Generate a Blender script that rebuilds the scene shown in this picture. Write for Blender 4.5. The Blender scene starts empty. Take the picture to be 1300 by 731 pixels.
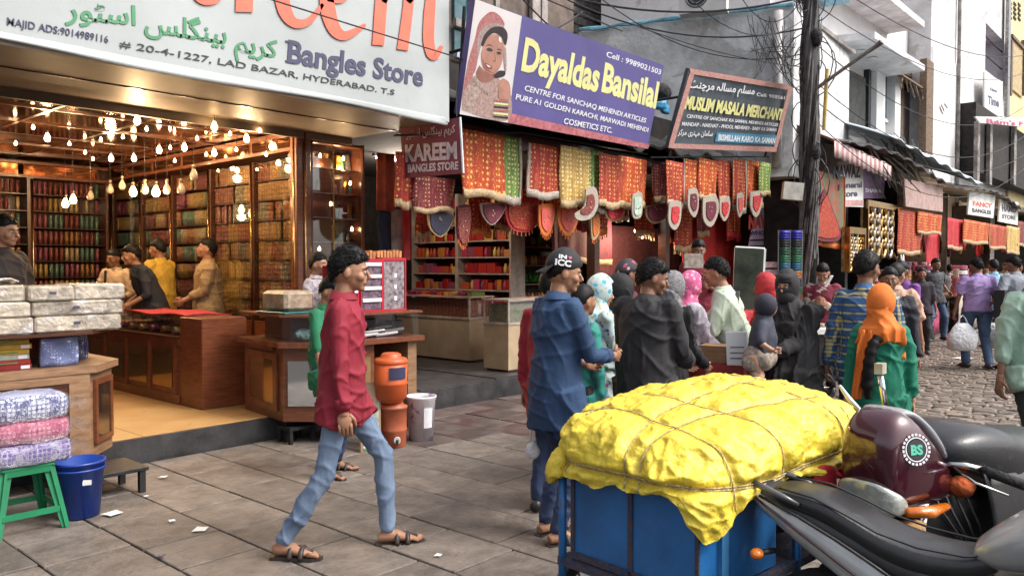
import bpy, math, random
import numpy as np
from mathutils import Vector, Matrix, noise
R = math.radians
random.seed(7)
sc = bpy.context.scene
C = sc.collection
# ---------------------------------------------------------------- camera, world, sun, exposure
FPX = 1017.0
cam_d = bpy.data.cameras.new("camera"); cam = bpy.data.objects.new("camera", cam_d); C.objects.link(cam)
sc.camera = cam
cam_d.sensor_width = 36; cam_d.lens = FPX/1300*36; cam_d.clip_end = 2000; cam_d.clip_start = .05
FW = Vector((.749, .663, 0)).normalized(); RT = Vector((FW.y, -FW.x, 0)); UP = Vector((0, 0, 1))
PITCH = math.atan(27.5/FPX)
CAM = Vector((0, 0, 1.58))
fdir = FW*math.cos(PITCH) - UP*math.sin(PITCH); udir = FW*math.sin(PITCH) + UP*math.cos(PITCH)
cam.matrix_world = Matrix((( RT.x, udir.x, -fdir.x, CAM.x), (RT.y, udir.y, -fdir.y, CAM.y), (RT.z, udir.z, -fdir.z, CAM.z), (0, 0, 0, 1)))
world = bpy.data.worlds.new("World"); sc.world = world; world.use_nodes = True
wn = world.node_tree.nodes; wl = world.node_tree.links
bg = wn["Background"]; sky = wn.new("ShaderNodeTexSky"); sky.sky_type = 'NISHITA'; sky.sun_disc = False
SUN_EL, SUN_AZ = R(50), R(-66)          # azimuth of the sun measured from +X towards +Y
sky.sun_elevation = SUN_EL; sky.sun_rotation = math.pi/2 - SUN_AZ
sky.air_density = 1.0; sky.dust_density = 5.0; sky.ozone_density = 1.0
hs = wn.new("ShaderNodeHueSaturation"); hs.inputs['Saturation'].default_value = .35   # overcast: the cloud cover is nearly white
wl.new(sky.outputs[0], hs.inputs['Color']); wl.new(hs.outputs[0], bg.inputs[0]); bg.inputs[1].default_value = .15
sun_d = bpy.data.lights.new("sun", 'SUN'); sun_d.energy = 1.15; sun_d.angle = R(20); sun_d.color = (1, .95, .88)
sun = bpy.data.objects.new("sun", sun_d); C.objects.link(sun)
sdir = Vector((math.cos(SUN_EL)*math.cos(SUN_AZ), math.cos(SUN_EL)*math.sin(SUN_AZ), math.sin(SUN_EL)))
sun.rotation_euler = sdir.to_track_quat('Z', 'Y').to_euler(); sun.location = (5, -5, 20)
sc.view_settings.view_transform = 'Standard'; sc.view_settings.look = 'None'
sc.view_settings.exposure = 1.0; sc.view_settings.gamma = 1
sc.render.engine = 'CYCLES'
sc.cycles.use_denoising = True
sc.cycles.max_bounces = 7; sc.cycles.diffuse_bounces = 3; sc.cycles.glossy_bounces = 4; sc.cycles.transparent_max_bounces = 10
sc.cycles.sample_clamp_indirect = 4; sc.cycles.caustics_reflective = False; sc.cycles.caustics_refractive = False

# ---------------------------------------------------------------- measuring helpers (a sight line from the standpoint to a plane of the place)
def ray(x, y):
    v = fdir + RT*((x-650)/FPX) + udir*((365.5-y)/FPX)
    return v/v.dot(FW)
def P(x, y, d): return CAM + ray(x, y)*d
def G(x, y, z=0.):
    r = ray(x, y); return CAM + r*((z-CAM.z)/r.z)
def PY(x, y, Y): r = ray(x, y); return CAM + r*(Y/r.y)
def PX(x, y, X): r = ray(x, y); return CAM + r*(X/r.x)
def PD(x, d, z=0.):                     # ground position on the bearing of column x at distance d
    p = P(x, 338, d); return Vector((p.x, p.y, z))

# ---------------------------------------------------------------- objects
ORG = {}
def lnk(o, parent=None, org=None):
    C.objects.link(o)
    if parent is not None: o.parent = parent
    return o
def tag(o, label=None, cat=None, group=None, kind=None):
    if label: o['label'] = label
    if cat: o['category'] = cat
    if group: o['group'] = group
    if kind: o['kind'] = kind
    return o
def thing(name, loc, label, cat, group=None, rz=0):
    o = bpy.data.objects.new(name, None); C.objects.link(o); o.empty_display_size = .1
    o.location = loc; o.rotation_euler = (0, 0, rz); ORG[o.name] = Vector(loc)
    return tag(o, label, cat, group)
def loc_thing(name, label, cat, group=None):  # built round the origin, placed afterwards
    return thing(name, (0, 0, 0), label, cat, group)

class MB:
    def __init__(s): s.v = []; s.f = []; s.m = []; s.cur = 0
    def add(s, vs, fs):
        n = len(s.v); s.v += [tuple(v) for v in vs]
        for f in fs: s.f.append(tuple(n+i for i in f)); s.m.append(s.cur)
        return s
    def box(s, x0, x1, y0, y1, z0, z1):
        return s.add([(x0,y0,z0),(x1,y0,z0),(x1,y1,z0),(x0,y1,z0),(x0,y0,z1),(x1,y0,z1),(x1,y1,z1),(x0,y1,z1)],
                     [(0,3,2,1),(4,5,6,7),(0,1,5,4),(1,2,6,5),(2,3,7,6),(3,0,4,7)])
    def bbox(s, x0, x1, y0, y1, z0, z1, b=.01):     # box with chamfered edges
        vs = []; 
        for z, i in ((z0, b), (z0+b, 0), (z1-b, 0), (z1, b)):
            vs += [(x0+i+b*0,y0+i,z),(x1-i,y0+i,z),(x1-i,y1-i,z),(x0+i,y1-i,z)]
        # cut vertical corners by duplicating
        ring = lambda i, z: [(x0+i+b,y0+i,z),(x1-i-b,y0+i,z),(x1-i,y0+i+b,z),(x1-i,y1-i-b,z),(x1-i-b,y1-i,z),(x0+i+b,y1-i,z),(x0+i,y1-i-b,z),(x0+i,y0+i+b,z)]
        rs = [ring(b, z0), ring(0, z0+b), ring(0, z1-b), ring(b, z1)]
        vs = sum(rs, []); fs = [tuple(range(7, -1, -1)), tuple(range(24, 32))]
        for k in range(3):
            for j in range(8):
                a = k*8+j; c = k*8+(j+1) % 8; fs.append((a, c, c+8, a+8))
        return s.add(vs, fs)
    def xbox(s, M, sx, sy, sz):                      # box centred on M's origin
        vs = [M @ Vector((a*sx/2, b*sy/2, c*sz/2)) for c in (-1, 1) for a, b in ((-1,-1),(1,-1),(1,1),(-1,1))]
        return s.add(vs, [(0,3,2,1),(4,5,6,7),(0,1,5,4),(1,2,6,5),(2,3,7,6),(3,0,4,7)])
    def prism(s, pts, vec):                          # polygon extruded by vec
        n = len(pts); v = Vector(vec); a = [Vector(p) for p in pts]
        return s.add(a + [p+v for p in a], [tuple(range(n-1, -1, -1)), tuple(range(n, 2*n))] + [(i, (i+1) % n, n+(i+1) % n, n+i) for i in range(n)])
    def rings(s, rs, cap=True):
        n = len(rs[0]); fs = []
        for k in range(len(rs)-1):
            for j in range(n):
                a = k*n+j; c = k*n+(j+1) % n; fs.append((a, c, c+n, a+n))
        if cap: fs += [tuple(range(n-1, -1, -1)), tuple(range((len(rs)-1)*n, len(rs)*n))]
        return s.add(sum([list(r) for r in rs], []), fs)
    def tube(s, pts, rad, n=8, cap=True, flat=1., up=None):
        pts = [Vector(p) for p in pts]; rr = rad if isinstance(rad, (list, tuple)) else [rad]*len(pts)
        rs = []; u = None
        for i, p in enumerate(pts):
            t = (pts[min(i+1, len(pts)-1)] - pts[max(i-1, 0)]).normalized()
            if up is not None: u = Vector(up)
            elif u is None: u = Vector((0, 0, 1)) if abs(t.z) < .9 else Vector((1, 0, 0))
            u = (u - t*u.dot(t)); u = u.normalized() if u.length > 1e-5 else t.orthogonal().normalized()
            w = t.cross(u); fl = flat[i] if isinstance(flat, (list, tuple)) else flat
            rs.append([p + (u*math.cos(2*math.pi*j/n)*fl + w*math.sin(2*math.pi*j/n))*rr[i] for j in range(n)])
        return s.rings(rs, cap)
    def lathe(s, prof, c=(0, 0, 0), n=20, sx=1, sy=1, cap=True):
        c = Vector(c)
        return s.rings([[c+Vector((r*sx*math.cos(2*math.pi*j/n), r*sy*math.sin(2*math.pi*j/n), z)) for j in range(n)] for r, z in prof], cap)
    def ell(s, c, r, n=14, m=8, M=None):
        c = Vector(c); rs = []
        for i in range(m+1):
            a = math.pi*(i+.02)/(m+.04) - math.pi/2
            rg = [Vector((r[0]*math.cos(a)*math.cos(2*math.pi*j/n), r[1]*math.cos(a)*math.sin(2*math.pi*j/n), r[2]*math.sin(a))) for j in range(n)]
            rs.append([c + ((M @ q) if M else q) for q in rg])
        return s.rings(rs)
    def grid(s, fn, nu, nv, thick=0, nrm=None):
        vs = [Vector(fn(i/nu, j/nv)) for j in range(nv+1) for i in range(nu+1)]
        fs = [(j*(nu+1)+i, j*(nu+1)+i+1, (j+1)*(nu+1)+i+1, (j+1)*(nu+1)+i) for j in range(nv) for i in range(nu)]
        if thick:
            N = len(vs); nrm = Vector(nrm)*thick
            fs2 = [tuple(N+i for i in reversed(f)) for f in fs]; vs2 = [v+nrm for v in vs]
            W = nu+1; b = [i for i in range(W)] + [j*W+nu for j in range(1, nv+1)] + [nv*W+i for i in range(nu-1, -1, -1)] + [j*W for j in range(nv-1, 0, -1)]
            fs3 = [(b[k], N+b[k], N+b[(k+1) % len(b)], b[(k+1) % len(b)]) for k in range(len(b))]
            return s.add(vs+vs2, fs+fs2+fs3)
        return s.add(vs, fs)
    def mesh(s, name, mats, org=None, smooth=False):
        me = bpy.data.meshes.new(name)
        vs = s.v if org is None else [(v[0]-org[0], v[1]-org[1], v[2]-org[2]) for v in s.v]
        me.from_pydata(vs, [], s.f)
        for m in (mats if isinstance(mats, (list, tuple)) else [mats]): me.materials.append(m)
        if isinstance(mats, (list, tuple)) and len(mats) > 1: me.polygons.foreach_set('material_index', s.m)
        if smooth: me.polygons.foreach_set('use_smooth', [True]*len(me.polygons))
        me.update(); return me
    def build(s, name, mats, parent=None, smooth=False, org=None):
        """verts are given in world coordinates; a part's mesh is stored relative to its parents' base"""
        po = ORG[parent.name] if parent is not None else Vector((0, 0, 0))
        if parent is None:
            o0 = Vector(org) if org is not None else Vector((sum(v[0] for v in s.v)/len(s.v), sum(v[1] for v in s.v)/len(s.v), min(v[2] for v in s.v)))
        else: o0 = po
        o = bpy.data.objects.new(name, s.mesh(name, mats, o0, smooth)); C.objects.link(o)
        if parent is None: o.location = o0
        else: o.parent = parent
        ORG[o.name] = o0
        return o
    def solo(s, name, mats, label, cat, group=None, smooth=False):
        return tag(s.build(name, mats, None, smooth), label, cat, group)
def inst(name, me, loc, rz=0, parent=None, scale=None, rot=None):
    o = bpy.data.objects.new(name, me); C.objects.link(o)
    o.location = loc; o.rotation_euler = rot or (0, 0, rz)
    if scale: o.scale = scale
    if parent is not None: o.parent = parent; o.location = Vector(loc)-ORG[parent.name]
    ORG[o.name] = Vector(loc); return o
ORD_ = 'first second third fourth fifth sixth seventh eighth ninth tenth eleventh twelfth thirteenth fourteenth fifteenth sixteenth seventeenth eighteenth nineteenth twentieth'.split()
def ordn(n): return ORD_[n] if n < 20 else (ORD_[n-20] and ['twenty', 'thirty', 'forty', 'fifty'][(n+1)//10-2]+('-'+ORD_[(n+1) % 10-1] if (n+1) % 10 else 'th')) if n < 60 else 'far'
def structure(o): o['kind'] = 'structure'; return o
def stuff(o): o['kind'] = 'stuff'; return o

# ---------------------------------------------------------------- materials (base colours are what the stuff is, light does the rest, painted bangle sparkle apart)
def nod(nt, t, **kw):
    n = nt.nodes.new(t)
    for k, v in kw.items():
        if k in n.inputs: n.inputs[k].default_value = v
        else: setattr(n, k, v)
    return n
def c4(c): return (c[0], c[1], c[2], 1) if len(c) == 3 else c
def hexc(h):
    h = h.lstrip('#'); return tuple((lambda s: s/12.92 if s <= .04045 else ((s+.055)/1.055)**2.4)(int(h[i:i+2], 16)/255) for i in (0, 2, 4))
def ramp(nt, fac, stops, interp='LINEAR'):
    r = nt.nodes.new('ShaderNodeValToRGB'); r.color_ramp.interpolation = interp
    e = r.color_ramp.elements
    while len(e) < len(stops): e.new(.5)
    for el, (p, c) in zip(e, stops): el.position = p; el.color = c4(c)
    nt.links.new(fac, r.inputs[0]); return r.outputs[0]
def mix(nt, a, b, fac, mode='MIX'):
    m = nt.nodes.new('ShaderNodeMix'); m.data_type = 'RGBA'; m.blend_type = mode
    for sock, v in ((m.inputs[6], a), (m.inputs[7], b), (m.inputs[0], fac)):
        if hasattr(v, 'is_linked') or isinstance(v, bpy.types.NodeSocket): nt.links.new(v, sock)
        else: sock.default_value = v if isinstance(v, (int, float)) else c4(v)
    return m.outputs[2]
MATS = {}
def mat(name, col, rough=.7, metal=0., noise_=(6, .25), col2=None, bump=None, spec=.5, rnd=0., coat=0., emit=None, sheen=0, stretch=None, dirt=None, trans=0, extra=None, alpha=1):
    if name in MATS: return MATS[name]
    m = bpy.data.materials.new(name); m.use_nodes = True; nt = m.node_tree; b = nt.nodes['Principled BSDF']
    tc = nt.nodes.new('ShaderNodeTexCoord'); vec = tc.outputs['Object']
    if rnd:
        oi = nt.nodes.new('ShaderNodeObjectInfo'); va = nod(nt, 'ShaderNodeVectorMath', operation='ADD')
        ml = nod(nt, 'ShaderNodeMath', operation='MULTIPLY'); ml.inputs[1].default_value = 37.
        nt.links.new(oi.outputs['Random'], ml.inputs[0]); nt.links.new(vec, va.inputs[0]); nt.links.new(ml.outputs[0], va.inputs[1]); vec = va.outputs[0]
    if stretch:
        mp = nod(nt, 'ShaderNodeMapping'); mp.inputs['Scale'].default_value = stretch; nt.links.new(vec, mp.inputs[0]); vec = mp.outputs[0]
    nz = nod(nt, 'ShaderNodeTexNoise', Scale=noise_[0], Detail=5., Roughness=.6); nt.links.new(vec, nz.inputs['Vector'])
    c2 = col2 or tuple(max(0, x*(1-noise_[1]*1.6)) for x in col); c1 = tuple(min(1, x*(1+noise_[1]*.5)) for x in col) if not col2 else col
    col_o = ramp(nt, nz.outputs[0], [(.32, c2), (.68, c1)])
    if rnd:
        hv = nod(nt, 'ShaderNodeHueSaturation'); mr = nod(nt, 'ShaderNodeMapRange'); mr.inputs[3].default_value = 1-rnd; mr.inputs[4].default_value = 1+rnd
        nt.links.new(oi.outputs['Random'], mr.inputs[0]); nt.links.new(mr.outputs[0], hv.inputs['Value']); nt.links.new(col_o, hv.inputs['Color']); col_o = hv.outputs[0]
    if dirt:                                   # (colour, scale, threshold): stains with a shape of their own
        n2 = nod(nt, 'ShaderNodeTexNoise', Scale=dirt[1], Detail=6., Roughness=.7, Distortion=.6); nt.links.new(vec, n2.inputs['Vector'])
        f = ramp(nt, n2.outputs[0], [(dirt[2], (0, 0, 0)), (dirt[2]+.08, (1, 1, 1))]); col_o = mix(nt, col_o, dirt[0], f)
    if extra: col_o = extra(nt, vec, col_o, b)
    nt.links.new(col_o, b.inputs['Base Color'])
    b.inputs['Roughness'].default_value = rough; b.inputs['Metallic'].default_value = metal
    b.inputs['Specular IOR Level'].default_value = spec; b.inputs['Coat Weight'].default_value = coat
    if sheen: b.inputs['Sheen Weight'].default_value = sheen
    if trans: b.inputs['Transmission Weight'].default_value = trans
    if alpha < 1: b.inputs['Alpha'].default_value = alpha
    if emit: b.inputs['Emission Color'].default_value = c4(emit[0]); b.inputs['Emission Strength'].default_value = emit[1]
    if bump:
        n3 = nod(nt, 'ShaderNodeTexNoise', Scale=bump[0], Detail=4.); nt.links.new(vec, n3.inputs['Vector'])
        bp = nod(nt, 'ShaderNodeBump', Strength=bump[1]); bp.inputs['Distance'].default_value = bump[2] if len(bump) > 2 else .02
        nt.links.new(n3.outputs[0], bp.inputs['Height']); nt.links.new(bp.outputs[0], b.inputs['Normal'])
    MATS[name] = m; return m
def palette(name, cols, rough=.5, metal=0., bump=None, band=None, spec=.5, seed=0, own=False):
    """each object takes one of the colours by its own random number"""
    def ex(nt, vec, col, b):
        oi = nt.nodes.new('ShaderNodeObjectInfo'); st = [(i/len(cols), c) for i, c in enumerate(cols)]
        ml = nod(nt, 'ShaderNodeMath', operation='FRACT'); m2 = nod(nt, 'ShaderNodeMath', operation='MULTIPLY'); m2.inputs[1].default_value = 7.31+seed
        nt.links.new(oi.outputs['Random'], m2.inputs[0]); nt.links.new(m2.outputs[0], ml.inputs[0])
        c = oi.outputs['Color'] if own else ramp(nt, ml.outputs[0], st, 'CONSTANT'); g = mix(nt, c, col, 1., 'MULTIPLY')
        if band:
            tc = nt.nodes.new('ShaderNodeTexCoord'); w = nod(nt, 'ShaderNodeTexWave', Scale=band[0], Distortion=.4); w.bands_direction = 'Z'; nt.links.new(tc.outputs['Object'], w.inputs[0])
            f = ramp(nt, w.outputs[0], [(.42, (0, 0, 0)), (.55, (.8, .8, .8))]); g = mix(nt, g, band[1], f, band[2] if len(band) > 2 else 'MIX')
            v_ = nod(nt, 'ShaderNodeTexVoronoi', Scale=110.); nt.links.new(vec, v_.inputs[0]); f2 = ramp(nt, v_.outputs['Distance'], [(.16, (1, 1, 1)), (.24, (0, 0, 0))]); g = mix(nt, g, (1., .82, .5), f2)  # sparkle painted into the base colour as pale gold dots
        return g
    return mat(name, (1, 1, 1), rough, metal, (30, .2), bump=bump, extra=ex, spec=spec)
def brocade(name, base, motif, scale=14, rough=.6, thr=.22, border=None, second=None):
    """cloth with rows of woven motifs (object coordinates)"""
    def ex(nt, vec, col, b):
        v = nod(nt, 'ShaderNodeTexVoronoi', Scale=scale, Randomness=.25); nt.links.new(vec, v.inputs['Vector'])
        f = ramp(nt, v.outputs['Distance'], [(thr, (1, 1, 1)), (thr+.06, (0, 0, 0))])
        v2 = nod(nt, 'ShaderNodeTexVoronoi', Scale=scale*2.7, Randomness=.4); nt.links.new(vec, v2.inputs['Vector'])
        f2 = ramp(nt, v2.outputs['Distance'], [(thr*.9, (1, 1, 1)), (thr+.05, (0, 0, 0))])
        g = mix(nt, col, motif, f2); g = mix(nt, g, second or tuple(min(1, c*1.15) for c in motif), f)
        return g
    return mat(name, base, rough, 0, (9, .2), extra=ex, bump=(60, .3), spec=.25)
def wood(name, c1, c2, rough=.45, st=(1, 1, 9), coat=.2):
    return mat(name, c1, rough, 0, (7, .5), col2=c2, stretch=st, coat=coat, bump=(20, .05))
# ---------------------------------------------------------------- lettering (built-in font, turned into flat mesh on its own surface)
AR = {'ا': 'FE8D FE8E', 'ر': 'FEAD FEAE', 'و': 'FEED FEEE', 'ک': 'FB8E FB8F FB90 FB91', 'ی': 'FBFC FBFD FBFE FBFF', 'م': 'FEE1 FEE2 FEE3 FEE4',
      'ب': 'FE8F FE90 FE91 FE92', 'ن': 'FEE5 FEE6 FEE7 FEE8', 'گ': 'FB92 FB93 FB94 FB95', 'ل': 'FEDD FEDE FEDF FEE0', 'س': 'FEB1 FEB2 FEB3 FEB4',
      'ٹ': 'FB66 FB67 FB68 FB69', 'چ': 'FB7A FB7B FB7C FB7D', 'ہ': 'FBA6 FBA7 FBA8 FBA9', 'ص': 'FEB9 FEBA FEBB FEBC'}
def urdu(s):
    out = []
    for i, ch in enumerate(s):
        if ch not in AR: out.append(ch); continue
        f = AR[ch].split(); pj = i > 0 and s[i-1] in AR and len(AR[s[i-1]].split()) == 4; nj = len(f) == 4 and i+1 < len(s) and s[i+1] in AR
        k = (3 if nj else 1) if pj else (2 if nj else 0); out.append(chr(int(f[k], 16)))
    return ''.join(reversed(out))
def text_geo(s, bold=0., res=3):
    cu = bpy.data.curves.new('lettering', 'FONT'); cu.body = s; cu.resolution_u = res; cu.offset = bold; cu.extrude = .5
    o = bpy.data.objects.new('lettering', cu); me = bpy.data.meshes.new_from_object(o)
    vs = [tuple(v.co) for v in me.vertices]; fs = [tuple(p.vertices) for p in me.polygons]
    bpy.data.objects.remove(o); bpy.data.curves.remove(cu); bpy.data.meshes.remove(me); return vs, fs
def onplane(x, y, pl):
    r = ray(x, y); return CAM + r*((pl[0]-CAM).dot(pl[1])/r.dot(pl[1]))
def mkplane(a, b, c):
    n = (b-a).cross(c-a).normalized()
    return (a, n if n.dot(CAM-a) > 0 else -n)
def lettering(mb, s, pl, b0, b1, top, bold=0., cap=.73, th=.004, ymin=0.):
    """s runs from photo point b0 to b1 along the baseline; top is a point one capital's height over b0"""
    vs, fs = text_geo(s, bold); x0 = min(v[0] for v in vs); x1 = max(v[0] for v in vs)
    p0, p1, pt = (onplane(q[0], q[1], pl) for q in (b0, b1, top))
    mb.add([p0 + (p1-p0)*((v[0]-x0)/(x1-x0)) + (pt-p0)*((v[1]-ymin)/cap) + pl[1]*(th*(v[2]+.5)+.003) for v in vs], fs); return mb
def flat(mb, pts, pl, lift=.004, th=.003):
    q = [onplane(x, y, pl)+pl[1]*lift for x, y in pts]; return mb.prism(q, pl[1]*th)
def stroke(mb, pts, w, pl, lift=.004, th=.006):
    q = []
    for i, p in enumerate(pts):
        a = pts[max(0, i-1)]; b = pts[min(len(pts)-1, i+1)]; dx, dy = b[0]-a[0], b[1]-a[1]; L = math.hypot(dx, dy) or 1
        ww = w[i] if isinstance(w, list) else w; q.append(((p[0]-dy/L*ww/2, p[1]+dx/L*ww/2), (p[0]+dy/L*ww/2, p[1]-dx/L*ww/2)))
    for i in range(len(q)-1): flat(mb, [q[i][0], q[i+1][0], q[i+1][1], q[i][1]], pl, lift, th)
    return mb
def curve(pts, n=6):
    out = []; P_ = [pts[0]]+list(pts)+[pts[-1]]
    for i in range(1, len(P_)-2):
        a, b, c, d = (Vector(q) for q in P_[i-1:i+3])
        for k in range(n):
            t = k/n; out.append(tuple(.5*((2*b)+(c-a)*t+(2*a-5*b+4*c-d)*t*t+(3*b-a-3*c+d)*t**3)))
    out.append(tuple(pts[-1])); return out
def board(name, corners, m, label, cat, group=None, th=.05, frame=None, fw=.03):
    """sign board through four 3-D corners TL TR BR BL"""
    tl, tr, br, bl = corners; pl = mkplane(bl, br, tl)
    t = thing(name, bl, label, cat, group)
    mb = MB(); mb.prism([tl, tr, br, bl], -pl[1]*th); mb.build('panel', m, t)
    if frame:
        mb = MB(); cs = [tl, tr, br, bl]; cen = sum(cs, Vector())/4
        for i in range(4):
            a, b = cs[i], cs[(i+1) % 4]; mb.tube([a-pl[1]*th/2, b-pl[1]*th/2], fw, 4)
        mb.build('frame', frame, t)
    return t, pl

# ---------------------------------------------------------------- materials in use
M = {}
M['slab'] = mat('paving_stone', (.165, .137, .116), .62, 0, (7, .26), bump=(26, .8, .015), rnd=.2, dirt=((.105, .083, .068), 2.6, .60), spec=.5)
M['slab2'] = mat('paving_stone_worn', (.11, .085, .078), .45, 0, (4, .4), bump=(30, .35, .01), rnd=.22, dirt=((.07, .035, .035), 1.7, .5), spec=.5)
M['sett'] = mat('sett_stone', (.205, .160, .125), .72, 0, (9, .5), bump=(50, .5, .01), rnd=.3, dirt=((.11, .088, .07), 1.2, .54))
M['road'] = mat('road_far', (.23, .20, .175), .8, 0, (3, .4), bump=(8, .7, .03), dirt=((.1, .085, .075), .9, .55))
M['joint'] = mat('joint_dirt', (.045, .038, .032), .9, 0, (12, .5), bump=(40, .5))
M['darkstone'] = mat('dark_step_stone', (.045, .043, .045), .45, 0, (5, .4), bump=(30, .2))
M['shopfloor'] = mat('shop_floor_tile', (.50, .31, .13), .35, 0, (2.5, .35), col2=(.40, .22, .08), dirt=((.2, .12, .06), 3, .62))
M['wood'] = wood('orange_wood', (.21, .068, .03), (.10, .03, .014), .3)
M['woodh'] = wood('orange_wood_lengthwise', (.21, .068, .03), (.10, .03, .014), .3, (9, 1, 1))
M['woodl'] = wood('worn_plywood', (.30, .17, .09), (.17, .085, .04), .6, (1, 1, 6), 0)
M['woodd'] = wood('dark_wood', (.09, .03, .015), (.04, .013, .008), .3)
M['brass'] = mat('brass_trim', (.55, .34, .13), .25, 1, (8, .2))
M['chrome'] = mat('chrome', (.6, .6, .6), .18, 1, (8, .15))
M['steel'] = mat('worn_steel', (.35, .34, .33), .4, 1, (10, .3))
M['black'] = mat('black_plastic', (.02, .02, .022), .4, 0, (10, .3), bump=(80, .1))
M['iron'] = mat('black_iron', (.03, .03, .032), .5, .3, (12, .4), bump=(60, .3))
M['white'] = mat('white_panel', (.68, .68, .66), .5, 0, (4, .1), dirt=((.4, .38, .34), 3, .66))
M['signwhite'] = mat('white_flex_banner', (.38, .405, .405), .35, 0, (1.2, .08), bump=(5, .12, .03), dirt=((.29, .31, .29), 2.5, .66))
M['canopy'] = mat('canopy_lining', (.21, .18, .155), .55, 0, (1.5, .2), spec=.2, bump=(4, .1, .02), dirt=((.14, .11, .085), 1.8, .6))
M['mirror'] = mat('copper_mirror_panel', (.30, .13, .06), .08, .9, (3, .35), bump=(7, .06, .01))
M['grey'] = mat('grey_plaster', (.70, .71, .72), .88, 0, (2.2, .2), bump=(14, .5, .02), dirt=((.46, .46, .46), 1.1, .52))
M['greyd'] = mat('stained_plaster', (.33, .30, .28), .9, 0, (3, .4), bump=(10, .8, .03), dirt=((.15, .14, .13), 2.2, .52))
M['lime'] = mat('white_limewash', (.78, .77, .77), .8, 0, (1.5, .08), bump=(10, .3, .02), dirt=((.5, .48, .47), 1.1, .62))
M['limeg'] = mat('grey_limewash', (.68, .66, .67), .85, 0, (1.8, .2), bump=(10, .4, .02), dirt=((.44, .41, .40), .9, .56))
M['yellowwall'] = mat('yellow_paint', (.72, .60, .32), .8, 0, (1.5, .1))
M['purplewall'] = mat('purple_paint', (.25, .20, .38), .7, 0, (2, .15))
M['shutter'] = mat('grey_shutter', (.20, .20, .19), .5, .3, (5, .3), stretch=(6, 1, 1))
M['blue_edge'] = mat('blue_sheet', (.20, .46, .60), .5, 0, (7, .3), bump=(20, .4))
M['bluetarp'] = mat('blue_tarpaulin', (.06, .33, .60), .45, 0, (7, .3), bump=(14, .6))
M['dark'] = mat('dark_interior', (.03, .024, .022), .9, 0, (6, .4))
M['brownwall'] = mat('brown_wall', (.16, .12, .10), .85, 0, (4, .3), bump=(12, .5))
M['tealglass'] = mat('teal_glass', (.05, .12, .14), .15, 0, (4, .3))
M['red'] = mat('red_print', (.62, .10, .07), .5, 0, (6, .15))
M['redorange'] = mat('orange_red_print', (.72, .14, .08), .5, 0, (5, .1))
M['green'] = mat('green_print', (.06, .25, .11), .5, 0, (5, .1))
M['navy'] = mat('navy_print', (.045, .045, .10), .5, 0, (5, .1))
M['inkblack'] = mat('black_print', (.035, .035, .045), .5, 0, (5, .1))
M['inkwhite'] = mat('white_print', (.75, .75, .78), .5, 0, (5, .05))
M['yellowp'] = mat('pale_yellow_print', (.72, .70, .30), .5, 0, (5, .08))
M['violet'] = mat('violet_banner', (.105, .09, .27), .45, 0, (1.2, .12), bump=(5, .1, .03))
M['cable'] = mat('cable_rubber', (.028, .028, .032), .6, 0, (10, .3))
M['glass'] = None
def glassmat():
    m = bpy.data.materials.new('thin_glass'); m.use_nodes = True; nt = m.node_tree; nt.nodes.clear()
    o = nt.nodes.new('ShaderNodeOutputMaterial'); mx = nt.nodes.new('ShaderNodeMixShader'); t = nt.nodes.new('ShaderNodeBsdfTransparent'); g = nt.nodes.new('ShaderNodeBsdfGlossy')
    g.inputs['Roughness'].default_value = .03; fr = nt.nodes.new('ShaderNodeLayerWeight'); fr.inputs[0].default_value = .25; mr = nt.nodes.new('ShaderNodeMapRange'); mr.inputs[3].default_value = .03; mr.inputs[4].default_value = .45; nt.links.new(fr.outputs['Facing'], mr.inputs[0])
    nt.links.new(mr.outputs[0], mx.inputs[0]); nt.links.new(t.outputs[0], mx.inputs[1]); nt.links.new(g.outputs[0], mx.inputs[2]); nt.links.new(mx.outputs[0], o.inputs[0]); return m
M['glass'] = glassmat()
def filmmat():
    m = bpy.data.materials.new('clear_plastic_film'); m.use_nodes = True; nt = m.node_tree; nt.nodes.clear()
    o = nt.nodes.new('ShaderNodeOutputMaterial'); mx = nt.nodes.new('ShaderNodeMixShader'); t = nt.nodes.new('ShaderNodeBsdfTransparent'); g = nt.nodes.new('ShaderNodeBsdfGlossy')
    g.inputs['Roughness'].default_value = .18; mx.inputs[0].default_value = .22
    nz = nod(nt, 'ShaderNodeTexNoise', Scale=18., Detail=4.); bp = nod(nt, 'ShaderNodeBump', Strength=1.); bp.inputs['Distance'].default_value = .05; nt.links.new(nz.outputs[0], bp.inputs['Height']); nt.links.new(bp.outputs[0], g.inputs['Normal'])
    nt.links.new(t.outputs[0], mx.inputs[1]); nt.links.new(g.outputs[0], mx.inputs[2]); nt.links.new(mx.outputs[0], o.inputs[0]); return m
M['film'] = filmmat()

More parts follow.
